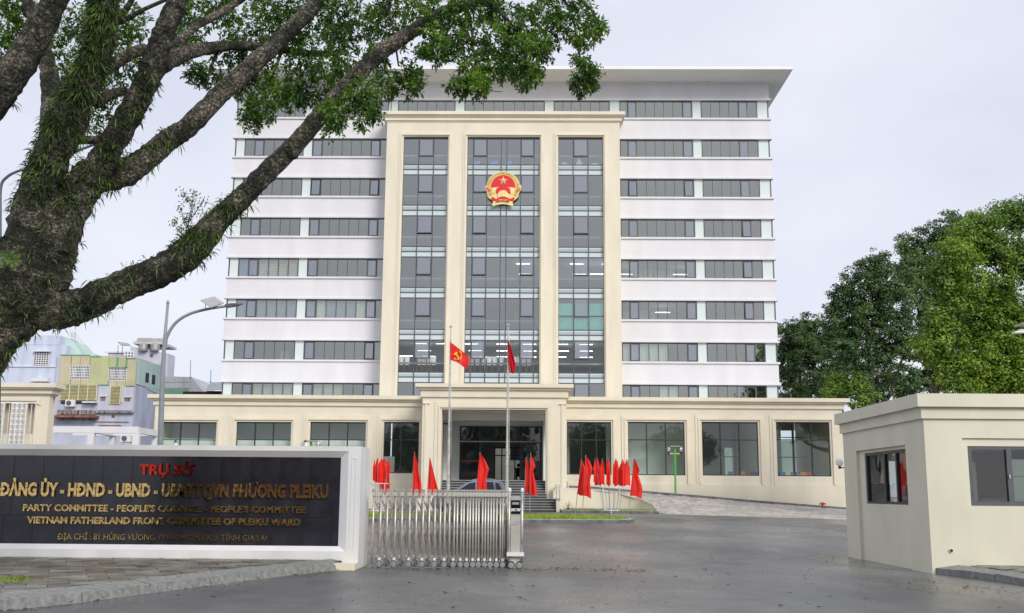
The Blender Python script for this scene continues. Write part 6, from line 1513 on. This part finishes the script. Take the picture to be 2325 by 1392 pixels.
# ------------------------------------------------------------------ foliage tools
def leaves_mesh(name, c, d, up, L, W, m, parent=None, fold=.0):
    """c centres, d directions, up approx normals (N,3), L,W arrays : diamond leaves"""
    N = len(c); d = d / np.linalg.norm(d, axis=1, keepdims=True); s = np.cross(d, up); s /= np.linalg.norm(s, axis=1, keepdims=True) + 1e-9
    nrm = np.cross(s, d); L = L[:, None]; W = W[:, None]
    V = np.empty((N, 4, 3)); V[:, 0] = c; V[:, 1] = c + d * L * .5 + s * W * .5 + nrm * W * .15; V[:, 2] = c + d * L - nrm * L * .12; V[:, 3] = c + d * L * .5 - s * W * .5 + nrm * W * .15
    me = bpy.data.meshes.new(name); me.vertices.add(N * 4); me.vertices.foreach_set('co', V.ravel()); me.loops.add(N * 4); me.polygons.add(N)
    me.loops.foreach_set('vertex_index', np.arange(N * 4)); me.polygons.foreach_set('loop_start', np.arange(N) * 4); me.polygons.foreach_set('loop_total', np.full(N, 4))
    me.materials.append(m); me.update(calc_edges=True); return link(name, me, parent)
def unit(n): v = rng.normal(size=(n, 3)); return v / np.linalg.norm(v, axis=1, keepdims=True)

# ------------------------------------------------------------------ big foreground tree
YT = 16.5
tr = thing('rain_tree', 'huge leaning tree with mossy forked limbs and dark leafy crown over the sign wall', 'tree', (gpt(-200, 1330).x, YT, .15))
def limb(name, pts, sub=9, n=16, wob=.075, seed=0):
    P_ = [at(x, y, Y) for x, y, r, Y in pts]; R2 = [r * Y / F_PX for x, y, r, Y in pts]
    p, q = catmull(P_, R2, sub)
    r2 = random.Random(seed); q = [a * (1 + r2.uniform(-.045, .06)) for a in q]
    b = MB(); b.tube(p, q, n, wob=wob, seed=seed); return b.build(name, M['bark'], tr, True), (p, q)
LB = {}
def lm(key, name, pts, **k): o, LB[key] = limb(name, pts, **k)
lm('T', 'trunk', [(-230, 1330, 125, 16.2), (-190, 1150, 100, 16.4), (-120, 1000, 90, 16.5), (-60, 845, 55, 16.5), (-12, 755, 64, 16.5), (42, 680, 80, 16.5), (72, 610, 90, 16.5), (85, 560, 82, 16.5)], n=18, seed=1)
lm('A', 'limb', [(40, 700, 50, 16.5), (110, 706, 45, 16.6), (180, 694, 41, 16.7), (240, 668, 38, 16.7), (302, 640, 35, 16.8), (370, 612, 36, 16.8), (430, 572, 37, 16.9), (500, 497, 27, 17), (552, 446, 25, 17.1), (600, 398, 24, 17.1), (680, 318, 22, 17.2), (760, 224, 21, 17.3), (850, 133, 19, 17.4), (920, 82, 17, 17.5), (1000, 33, 15, 17.6), (1080, 4, 12, 17.7), (1160, -25, 9, 17.9)], seed=2)
lm('B', 'limb', [(50, 640, 62, 16.4), (62, 520, 46, 16.3), (93, 413, 42, 16.2), (128, 330, 43, 16.1), (165, 245, 44, 16), (205, 160, 37, 15.9), (228, 90, 33, 15.8), (238, 20, 34, 15.7), (246, -50, 34, 15.6)], seed=3)
lm('B2', 'limb', [(128, 330, 40, 16.3), (118, 240, 24, 16.5), (112, 170, 20, 16.7), (95, 95, 17, 16.8), (72, 30, 14, 17), (55, -20, 12, 17.1)], seed=4)
lm('CE', 'limb', [(75, 640, 70, 16.6), (110, 560, 64, 16.6), (150, 480, 50, 16.6), (188, 425, 44, 16.6), (222, 385, 42, 16.6)], seed=5)
lm('C', 'limb', [(188, 425, 38, 16.6), (225, 375, 34, 16.5), (255, 325, 30, 16.4), (300, 250, 30, 16.3), (330, 190, 29, 16.2), (352, 135, 29, 16.1), (374, 70, 27, 16), (402, 5, 23, 15.9), (430, -60, 20, 15.8)], seed=6)
lm('E', 'limb', [(205, 405, 38, 16.7), (245, 400, 36, 16.8), (292, 388, 32, 16.9), (345, 350, 28, 17), (382, 318, 27, 17.1), (428, 287, 24, 17.2), (500, 215, 23, 17.5), (560, 160, 22, 17.7), (620, 105, 20, 17.9), (680, 47, 19, 18.1), (728, -5, 18, 18.3), (770, -50, 16, 18.4)], seed=7)
lm('D', 'limb', [(-70, 290, 44, 14.6), (-10, 215, 42, 14.5), (42, 148, 37, 14.4), (88, 72, 33, 14.3), (122, 5, 30, 14.2), (150, -60, 28, 14.1)], seed=8)
lm('F', 'limb', [(340, 165, 26, 16.5), (375, 140, 24, 16.8), (430, 118, 18, 17.3), (500, 106, 13, 17.8), (560, 104, 11, 18.2), (640, 113, 9, 18.6), (720, 122, 8, 19), (790, 118, 6, 19.3)], seed=9)
lm('G', 'branch', [(395, 110, 12, 17), (440, 62, 10, 17.4), (500, 30, 9, 17.8), (560, -10, 8, 18)], seed=10)
lm('H', 'branch', [(215, 235, 14, 16.2), (250, 215, 12, 16.4), (290, 205, 10, 16.5)], seed=11)
lm('I', 'branch', [(172, 318, 12, 16.2), (205, 318, 9, 16.3), (235, 314, 9, 16.4)], seed=12)
lm('J', 'branch', [(245, 155, 16, 16.1), (290, 125, 15, 16.3), (330, 110, 13, 16.5)], seed=13)
lm('K', 'branch', [(237, 90, 8, 15.9), (262, 55, 7, 15.9), (290, 15, 7, 15.9), (305, -10, 6, 15.9)], seed=14)
lm('N', 'branch', [(655, 345, 14, 17.1), (668, 352, 11, 17.05), (673, 353, 5, 17)], seed=15)
for k, pts in enumerate((((1080, 4, 7, 17.7), (1120, 14, 5, 17.6), (1150, 42, 4, 17.5), (1185, 95, 3, 17.4), (1200, 160, 2, 17.3)), ((1240, -40, 5, 17.6), (1281, 0, 4, 17.6), (1303, 50, 3.5, 17.6), (1312, 105, 2.5, 17.6), (1325, 165, 1.5, 17.6)), ((1060, 20, 5, 17.6), (1070, 60, 3.5, 17.4), (1076, 120, 2.5, 17.3), (1085, 180, 1.5, 17.2)),
        ((880, -20, 5, 17.8), (885, 30, 4, 17.8), (893, 70, 3, 17.7), (905, 150, 2, 17.6)), ((760, 224, 7, 17.3), (800, 220, 4, 17), (830, 250, 2.5, 16.8), (835, 280, 1.5, 16.7)), ((730, 240, 6, 17.3), (745, 265, 4, 17), (755, 295, 2, 16.8)), ((640, 113, 5, 18.6), (620, 170, 3, 18.5), (590, 230, 2, 18.4), (570, 270, 1.5, 18.4)),
        ((500, 106, 5, 17.8), (480, 150, 3, 17.8), (470, 185, 2, 17.8)), ((1160, -25, 7, 17.9), (1240, -30, 5, 18), (1330, 10, 3, 18), (1360, 60, 2, 18)), ((1085, 180, 1.5, 17.2), (1115, 205, 1, 17.2), (1140, 208, .8, 17.2)), ((0, 150, 4, 17), (40, 105, 5, 17), (80, 92, 6, 17)), ((255, 60, 7, 16), (330, 20, 5, 16), (400, -10, 4, 16)))):
    lm('t%d' % k, 'twig', pts, sub=4, n=6, wob=0, seed=30 + k)
# crown: (px, py, radius px, depth, number of sprays)
CL = [(20, 60, 55, 17.5, 60), (10, 110, 45, 17.8, 45), (45, 20, 40, 17.3, 40), (130, 110, 60, 18, 60), (150, 180, 50, 18, 50), (190, 60, 50, 17.6, 50), (175, 225, 40, 17.8, 30), (215, 270, 45, 17.6, 36), (245, 200, 45, 17.3, 45), (285, 130, 55, 17.5, 60), (290, 55, 50, 17.3, 55), (310, 250, 22, 17, 6),
      (440, 20, 55, 18.5, 75), (430, 90, 40, 18.4, 35), (440, 160, 32, 18.2, 30), (480, 175, 34, 18.2, 35), (520, 120, 38, 18.4, 40), (560, 60, 55, 18.6, 70), (500, 20, 45, 18.6, 50), (580, 140, 45, 18.6, 55), (640, 70, 55, 18.8, 75), (610, 10, 50, 18.8, 65), (560, 200, 40, 18.2, 42), (595, 245, 42, 18, 55), (570, 275, 28, 18, 25), (640, 190, 48, 18.4, 60), (690, 130, 50, 18.6, 75), (700, 210, 40, 18.2, 42), (655, 215, 40, 18.2, 40),
      (700, 30, 55, 18.8, 80), (770, 20, 55, 18.6, 85), (770, 100, 50, 18.4, 75), (790, 165, 42, 17.8, 50), (740, 170, 42, 18, 45), (760, 260, 38, 16.9, 45), (755, 290, 24, 16.8, 18), (820, 215, 42, 16.9, 50), (840, 250, 32, 16.8, 28), (825, 285, 16, 16.7, 8), (850, 60, 50, 18.2, 70), (850, 140, 40, 17.8, 40), (880, 190, 36, 17.2, 36), (930, 175, 36, 17.2, 40), (935, 200, 22, 17.1, 14), (900, 15, 50, 18.2, 70), (905, 85, 32, 17.9, 30),
      (975, 15, 45, 18.2, 60), (985, 75, 45, 17.5, 60), (1000, 115, 34, 17.3, 40), (965, 120, 20, 17.3, 16), (1050, 40, 50, 17.6, 75), (1050, 105, 36, 17.4, 36), (1065, 165, 34, 17.2, 34), (1040, 200, 26, 17.1, 26), (1085, 195, 34, 17.1, 45), (1110, 145, 40, 17.3, 48), (1120, 90, 42, 17.5, 48), (1120, 20, 45, 17.8, 60), (1180, 60, 50, 17.7, 80), (1175, 125, 48, 17.4, 80), (1195, 170, 34, 17.3, 48), (1150, 165, 26, 17.2, 24), (1230, 110, 34, 17.5, 45), (1240, 30, 45, 17.8, 65), (1215, 160, 20, 17.3, 14), (1275, 55, 34, 17.7, 36),
      (1320, 25, 36, 17.8, 34), (1350, 60, 30, 17.7, 34), (1330, 85, 26, 17.6, 20), (1310, 90, 20, 17.6, 10), (1320, 140, 22, 17.6, 18), (1345, 165, 24, 17.5, 24), (1320, 190, 28, 17.5, 38), (1345, 190, 18, 17.5, 14)]
cs, ds, ls, ws = [], [], [], []
for (px, py, r, Y, n) in CL:
    c0 = at(px, py, Y); rr = r * Y / F_PX
    for k in range(int(n * (1.45 if py < 130 else 1.35))):
        while True:
            v = np.array([rnd.uniform(-1, 1) for _ in range(3)])
            if v @ v < 1: break
        v = v * np.array([1, 1.2, 1]) * rr * rnd.choice((1, 1, 1.08)); p = np.array(c0) + v
        ax = v / (np.linalg.norm(v) + 1e-6) * .7 + np.array([rnd.gauss(0, .35), rnd.gauss(0, .35), rnd.gauss(-.1, .35)]); ax /= np.linalg.norm(ax)
        nl = rnd.randint(7, 13); e1 = np.cross(ax, [0, .3, 1.]); e1 /= np.linalg.norm(e1); e2 = np.cross(ax, e1)
        for q in range(nl):
            a_ = q * 2.4 + rnd.uniform(-.4, .4); sp = rnd.uniform(.5, 1.5)
            d = ax * rnd.uniform(.2, .9) + (e1 * math.cos(a_) + e2 * math.sin(a_)) * sp; d[2] -= .25
            cs.append(p + ax * rnd.uniform(-.09, .06)); ds.append(d); L_ = rnd.uniform(.06, .125); ls.append(L_); ws.append(L_ * rnd.uniform(.32, .45))
cs, ds = np.array(cs), np.array(ds); N = len(cs)
upv = unit(N) * .8 + np.array([0, 0, 1.2])
tag(leaves_mesh('crown', cs, ds, upv, np.array(ls), np.array(ws), M['leaf'], tr), kind='stuff')
print('foreground leaves', N)
# strap ferns on the bark
def blade_mesh(name, base, d, L, W, m, parent=None, droop=.5):
    N = len(base); d = d / np.linalg.norm(d, axis=1, keepdims=True); s = np.cross(d, unit(N)); s /= np.linalg.norm(s, axis=1, keepdims=True); L = L[:, None]; W = W[:, None] / 2
    g_ = np.array([0, 0, -1.]); V = np.empty((N, 5, 3)); m1 = base + d * L * .5 + g_ * L * droop * .12; t_ = base + d * L * .9 + g_ * L * droop * .5
    V[:, 0] = base - s * W * .5; V[:, 1] = base + s * W * .5; V[:, 2] = m1 + s * W; V[:, 3] = m1 - s * W; V[:, 4] = t_
    f = []
    for i in range(N): k = 5 * i; f += [(k, k + 1, k + 2, k + 3), (k + 3, k + 2, k + 4)]
    me = bpy.data.meshes.new(name); me.from_pydata(V.reshape(-1, 3).tolist(), [], f); me.materials.append(m); return link(name, me, parent)
fb, fd = [], []
def ferns(key, t0, t1, n, bias=(0, 0, 0), cl=9):
    P_, Q_ = LB[key]
    for k in range(n):
        t = rnd.uniform(t0, t1) * (len(P_) - 1); i = min(int(t), len(P_) - 2); p = P_[i].lerp(P_[i + 1], t - i); r = Q_[i]; tan = (P_[i + 1] - P_[i]).normalized()
        v = Vector((rnd.gauss(0, 1), rnd.gauss(-.6, 1), rnd.gauss(0, 1))) + Vector(bias); v = (v - tan * v.dot(tan)).normalized()
        for q in range(rnd.randint(cl // 2, cl)):
            jj = Vector((rnd.gauss(0, .05), rnd.gauss(0, .05), rnd.gauss(0, .05)))
            fb.append(tuple(p + v * r * .93 + jj * .6)); fd.append(tuple(v * .55 + Vector((rnd.gauss(0, .55), rnd.gauss(0, .4), rnd.gauss(-.1, .6)))))
ferns('B', .15, .98, 420); ferns('B', .40, 1, 300, (-.3, -.9, 0), 10); ferns('T', .45, 1, 220); ferns('CE', .0, 1, 170); ferns('C', .05, .55, 60, (.8, 0, 0)); ferns('E', .05, .4, 45, (.2, 0, -.3)); ferns('A', .02, .2, 45); ferns('A', .2, .36, 35, (0, -.2, .7)); ferns('A', .36, .47, 110, (-.2, -.3, .3), 12); ferns('D', 0, .25, 14); ferns('A', .47, .53, 10, (.2, 0, -.6))
fb, fd = np.array(fb), np.array(fd); N = len(fb)
fn = blade_mesh('strap_ferns', fb, fd, rng.uniform(.07, .19, N), rng.uniform(.012, .024, N), M['fern'], droop=.9)
tag(fn, 'green strap ferns growing along the mossy limbs of the big tree', 'ferns', kind='stuff')
# bright ladder fern near the left edge
p = at(30, 588, 15.6)
o = thing('ladder_fern', 'small bright green ladder fern on the trunk at the left edge', 'fern', p)
bs, dd_, LL = [], [], []
for k in range(7):
    a_ = R_(-20 + k * 51 + rnd.uniform(-12, 12)); tip = Vector((math.cos(a_) * .22, -.12, math.sin(a_) * .16 - .05)); q0 = Vector(p) + Vector((0, -.02, 0))
    for j in range(2, 14):
        q = q0 + tip * (j / 14); sd = Vector((-math.sin(a_), 0, math.cos(a_)))
        for s in (-1, 1): bs.append(tuple(q)); dd_.append(tuple(sd * s + Vector((math.cos(a_), -.2, math.sin(a_))) * .3)); LL.append(.05 * math.sin(PI * (j + 1) / 16) + .008)
link('frond', blade_mesh('frond', np.array(bs) - np.array(p), np.array(dd_), np.array(LL), np.full(len(LL), .011), leafmat('bright_fern', [(.10, .24, .02), (.18, .36, .03)], .35)).data, o, p)
for ob_ in [x for x in bpy.data.objects if x.name.startswith('frond') and x.parent is None]: bpy.data.objects.remove(ob_)
b = MB(); b.tube([Vector(p), Vector(p) + Vector((0, .6, -.05))], .012, 5); b.build('root_stem', M['bark'], o)
# sapling growing on the long limb
b0 = at(428, 548, 16.75); o = thing('sapling', 'slender sapling with small feathered leaves sprouting from the long limb', 'plant', b0)
stems = [[(425, 548), (428, 510), (436, 470), (440, 428)], [(428, 520), (415, 490), (408, 470)], [(432, 500), (452, 470), (462, 450)], [(420, 540), (402, 520), (392, 500)], [(436, 470), (424, 450), (415, 432)], [(470, 520), (478, 545), (470, 570)]]
bs, dd_, LL = [], [], []
b = MB()
for st_ in stems:
    P_ = [at(x, y, 16.7) for x, y in st_]; b.tube(P_, [.010, .007, .005, .003][:len(P_)] if len(P_) == 4 else [.007, .005, .003], 5, cap=False)
    for i in range(len(P_) - 1):
        for j in range(9):
            q = P_[i].lerp(P_[i + 1], rnd.random()); 
            dv = Vector((rnd.gauss(0, 1), rnd.gauss(0, .6), rnd.gauss(.1, .6))).normalized(); 
            for k in range(4): bs.append(tuple(q + dv * .035 * k)); w_ = dv.cross(Vector((0, 1, 0))) * (1 if k % 2 else -1) + Vector((0, 0, -.2)); dd_.append(tuple(w_)); LL.append(rnd.uniform(.035, .065))
b.build('stem', M['bark2'], o)
bs = np.array(bs); leaves_mesh('foliage', bs, np.array(dd_), unit(len(bs)) + np.array([0, -.8, .4]), np.array(LL), np.array(LL) * .42, M['fern'], o)

# ------------------------------------------------------------------ background trees at the right
def crown_tree(name, label, base, trunk, blobs, m, leafL, dens, group='broad-leaved trees behind the guard booth', parent_only=False, limbs=5):
    """blobs: (px, py, rpx, Y); dens sub-clumps per blob"""
    bx_, by_ = base; t = thing(name, label, 'tree', (bx_, by_, .4), group)
    cs, ds, us = [], [], []
    bc = [(at(px, py, Y), r * Y / F_PX) for px, py, r, Y in blobs]
    for c0, rr in bc:
        n = int(dens * 10 * (rr ** 2))
        for k in range(n):
            v = np.array([rnd.gauss(0, 1) for _ in range(3)]); v /= np.linalg.norm(v); rad = rr * rnd.uniform(.25, 1.08)
            cc = np.array(c0) + v * rad; sr = rnd.uniform(.35, .75) * max(.7, min(1.2, rr / 3))
            ml = int(95 * sr * sr / .3); lv = rng.normal(size=(ml, 3)); lv /= np.linalg.norm(lv, axis=1, keepdims=True); lv *= (rng.uniform(0, 1, (ml, 1)) ** .4) * sr * np.array([1.15, 1.15, .7])
            cs.append(cc + lv); ds.append(lv * .5 + v + rng.normal(size=(ml, 3)) * .8 * np.array([1, 1, .6])); us.append(lv / sr * 1.2 + v * .5 + np.array([0, 0, .7]) + rng.normal(size=(ml, 3)) * .35)
    cs = np.concatenate(cs); us = np.concatenate(us); ds = np.concatenate(ds); n = len(cs)
    ds = ds - us * (np.sum(ds * us, 1, keepdims=True) / np.sum(us * us, 1, keepdims=True)) * .8
    L_ = rng.uniform(.6, 1.2, n) * leafL
    o = leaves_mesh('crown', cs, ds, us, L_, L_ * .55, m, t); o['kind'] = 'stuff'
    top = sum((c[0] for c in bc), Vector()) / len(bc)
    p0 = Vector((bx_, by_, .3)); p1 = Vector((bx_ + (top.x - bx_) * .3, by_, top.z * .45)); b = MB(); P_, Q_ = catmull([p0, p1, Vector((top.x, by_, top.z * .8))], [trunk, trunk * .75, trunk * .4], 5); b.tube(P_, Q_, 10, wob=.05, seed=3); b.build('trunk', M['bark2'], t, True)
    for k in range(min(limbs, len(bc))):
        c0, rr = bc[k * len(bc) // limbs if limbs <= len(bc) else k]; b = MB(); mid_ = p1.lerp(c0, .5) + Vector((0, 0, -.4)); P_, Q_ = catmull([p1, mid_, Vector(c0)], [trunk * .45, trunk * .3, trunk * .12], 4); b.tube(P_, Q_, 7); b.build('branch', M['bark2'], t, True)
    return t, n
tot = 0
t_, n = crown_tree('background_tree', 'dark green rounded tree right beside the tower foot', (aX(1850, 900, 92), 92), .35, [(1800, 770, 38, 90), (1785, 830, 42, 90), (1835, 810, 42, 91), (1830, 745, 40, 92), (1870, 770, 45, 92), (1905, 830, 42, 93), (1910, 760, 40, 93), (1900, 890, 36, 93), (1860, 860, 34, 92), (1800, 880, 34, 90), (1790, 750, 22, 90), (1775, 795, 18, 90), (1840, 895, 30, 92)], M['leaf_far'], .24, 3.0); tot += n
t_, n = crown_tree('background_tree', 'large spreading dark tree with sky gaps low in its crown, middle of the row', (aX(1975, 900, 80), 80), .45, [(1960, 640, 48, 80), (1990, 610, 42, 80), (1925, 670, 40, 81), (1965, 700, 60, 80), (2030, 650, 60, 80), (2020, 730, 60, 80), (1920, 740, 45, 81), (1950, 790, 48, 80), (2010, 800, 45, 80), (2060, 780, 45, 80), (1905, 790, 34, 80), (1900, 700, 30, 81), (1890, 850, 26, 80), (1960, 850, 28, 79), (2060, 850, 28, 80), (2010, 890, 20, 80)], M['leaf_far'], .23, 2.6); tot += n
t_, n = crown_tree('background_tree', 'tall dark tree rising behind the bright one', (aX(2130, 900, 86), 86), .45, [(2130, 540, 45, 86), (2175, 510, 40, 86), (2085, 560, 42, 86), (2070, 610, 50, 85), (2130, 620, 70, 86), (2200, 560, 50, 86), (2110, 700, 60, 85), (2010, 850, 40, 86), (2060, 880, 40, 86), (1980, 890, 36, 87), (2120, 860, 45, 86), (2180, 680, 60, 86), (2090, 780, 45, 85), (2050, 560, 24, 86), (2140, 800, 50, 86)], M['leaf_far'], .24, 2.4); tot += n
t_, n = crown_tree('background_tree', 'bright yellow-green tree filling the right edge above the booth', (aX(2260, 900, 55), 56), .45, [(2200, 540, 50, 52), (2240, 520, 50, 52), (2290, 490, 45, 53), (2325, 480, 45, 53), (2170, 580, 45, 51), (2140, 620, 42, 51), (2200, 640, 60, 52), (2280, 600, 70, 52), (2340, 600, 60, 52), (2240, 720, 60, 52), (2320, 740, 70, 52), (2165, 680, 48, 51), (2130, 720, 40, 51), (2150, 770, 48, 51), (2110, 790, 36, 51), (2230, 810, 55, 52), (2310, 840, 60, 52), (2160, 840, 45, 51), (2240, 870, 45, 52), (2190, 890, 40, 51), (2340, 900, 50, 52), (2270, 680, 60, 53), (2200, 760, 60, 53), (2300, 800, 65, 53), (2270, 760, 60, 52), (2210, 850, 55, 53), (2280, 880, 55, 53)], M['leaf_bright'], .17, 4.6, limbs=7); tot += n
t_, n = crown_tree('background_tree', 'low yellowish bushy tree glimpsed under the dark crowns by the podium corner', (aX(1935, 920, 70), 70), .25, [(1905, 885, 26, 70), (1935, 875, 28, 70), (1880, 890, 20, 71), (1965, 890, 25, 71), (1900, 860, 15, 70), (1950, 915, 20, 70)], M['leaf_bright'], .24, 2.5, limbs=3); tot += n
print('background leaves', tot)

# ------------------------------------------------------------------ street behind the camera (only mirrored in glass and gold letters)
for k, x_ in enumerate((-16, -4, 9, 22)):
    Yb = -14 - (k % 2) * 3; n = 2600; c0 = np.array([x_, Yb, 8.0]); v = unit(n) * (rng.uniform(0, 1, (n, 1)) ** .35) * np.array([5.5, 4.5, 3.2])
    t = thing('street_tree', 'roadside tree across the street, %s counted from the left, only mirrored in the glass' % ['first', 'second', 'third', 'fourth'][k], 'tree', (x_, Yb, 0), 'street trees mirrored in the glass')
    leaves_mesh('crown', c0 + v, unit(n), unit(n), rng.uniform(.4, .8, n), rng.uniform(.25, .4, n), M['leaf_far'], t)['kind'] = 'stuff'
    b = MB(); b.tube([(x_, Yb, 0), (x_ + .3, Yb, 3), (x_, Yb, 7.5)], [.35, .28, .15], 8); b.build('trunk', M['bark2'], t)
for k, (x_, w_, h_, m_, m2) in enumerate(((-22, 9, 7, 'cream', 'red_paint'), (-12.5, 8, 9, 'lt_blue', 'jade'), (-4, 9, 6.5, 'white', 'red_paint'), (5.5, 8, 8, 'mint', 'hydrant'), (14, 10, 7, 'cream', 'plastic_orange'))):
    t = thing('shop_house', '%s shop house across the street with a %s awning, only mirrored' % (['cream', 'light blue', 'white', 'mint', 'second cream'][k], ['red', 'green', 'red', 'dark red', 'orange'][k]), 'house', (x_ + w_ / 2, -24, 0), 'shop houses across the street')
    b = MB(); b.box(x_, x_ + w_ - .2, -30, -24, 0, h_); b.build('house_wall', M[m_], t)
    b = MB(); b.box(x_ + .3, x_ + w_ - .5, -24, -22.4, 2.7, 3.9); b.build('awning', M[m2], t)
    b = MB(); [b.box(x_ + 1 + q * 2.6, x_ + 2.4 + q * 2.6, -24.02, -23.98, 4.6, 6) for q in range(3)]; b.build('upper_windows', M['dark_void'], t)
    b = MB(); b.box(x_ + .8, x_ + w_ - 1, -24.02, -23.98, .1, 2.6); b.build('shop_front', M['dark_void'], t)

# ------------------------------------------------------------------ litter
cs, ds = [], []
for k in range(1500):
    q = rnd.random()
    if q < .35: x_, y_2 = rnd.uniform(-3.6, 2.6), rnd.gauss(22.9, .3)
    elif q < .5:
        i = rnd.randrange(len(kb) - 1); p = kb[i].lerp(kb[i + 1], rnd.random()); x_, y_2 = p.x + abs(rnd.gauss(.05, .12)), p.y - abs(rnd.gauss(.05, .15))
    elif q < .6: x_, y_2 = rnd.uniform(6.5, 9), rnd.uniform(18, 21)
    else: x_, y_2 = rnd.uniform(-6, 9), rnd.uniform(11.5, 30)
    if x_ > BX - .05 and y_2 > 18: continue
    cs.append((x_, y_2, gz(y_2) + .012)); ds.append((rnd.gauss(0, 1), rnd.gauss(0, 1), rnd.uniform(0, .3)))
n = len(cs); L_ = rng.uniform(.02, .10, n) * rng.uniform(.6, 1.2, n)
tag(leaves_mesh('fallen_leaves', np.array(cs), np.array(ds), unit(n) * .25 + np.array([0, 0, 1.]), L_, L_ * rng.uniform(.25, .6, n), M['litter']), 'scattered fallen leaves and grit on the wet asphalt', 'leaf litter', kind='stuff')
cs, ds = [], []
for k in range(160):
    x_, y_2 = rnd.uniform(-10, -4), rnd.uniform(15, 22.3)
    if not inpoly(x_, y_2, poly): continue
    cs.append((x_, y_2, SWZ + .012)); ds.append((rnd.gauss(0, 1), rnd.gauss(0, 1), .1))
n = len(cs); L_ = rng.uniform(.02, .06, n)
tag(leaves_mesh('sidewalk_leaves', np.array(cs), np.array(ds), unit(n) * .25 + np.array([0, 0, 1.]), L_, L_ * .5, M['litter']), 'small leaves lying on the dirty sidewalk pavers', 'leaf litter', kind='stuff')
# weeds in the pit at the left edge
tag(blades(lambda: (rnd.gauss(-8.25, .22), rnd.gauss(17.0, .25)), 420, .06, 'pit_weeds', M['grass'], zf=SWZ - .02, wid=.014, lean=1.0), 'low weeds in the paving gap at the left edge', 'weeds', kind='stuff')
# small plants by the building
for px_, py_, Y, lab in ((1290, 1150, 58.9, 'small leafy weed by the cheek wall of the stairs'), (1770, 1142, 67.4, 'little shrub at the podium foot under the last pier but one')):
    p = at(px_, py_, Y); n = 60; v = unit(n) * rng.uniform(.05, .32, (n, 1)); v[:, 2] = abs(v[:, 2]) * 1.4
    o = thing('small_plant', lab, 'plant', (p.x, Y, gz(Y) + .08)); c0 = np.array([p.x, Y, gz(Y) + .1])
    leaves_mesh('foliage', c0 + v, v + np.array([0, 0, .1]), unit(n), rng.uniform(.08, .14, n), rng.uniform(.03, .06, n), M['fern'], o)
    b = MB(); b.tube([tuple(c0 - [0, 0, .05]), tuple(c0 + [.02, 0, .35])], .012, 5); b.build('stem', M['bark2'], o)
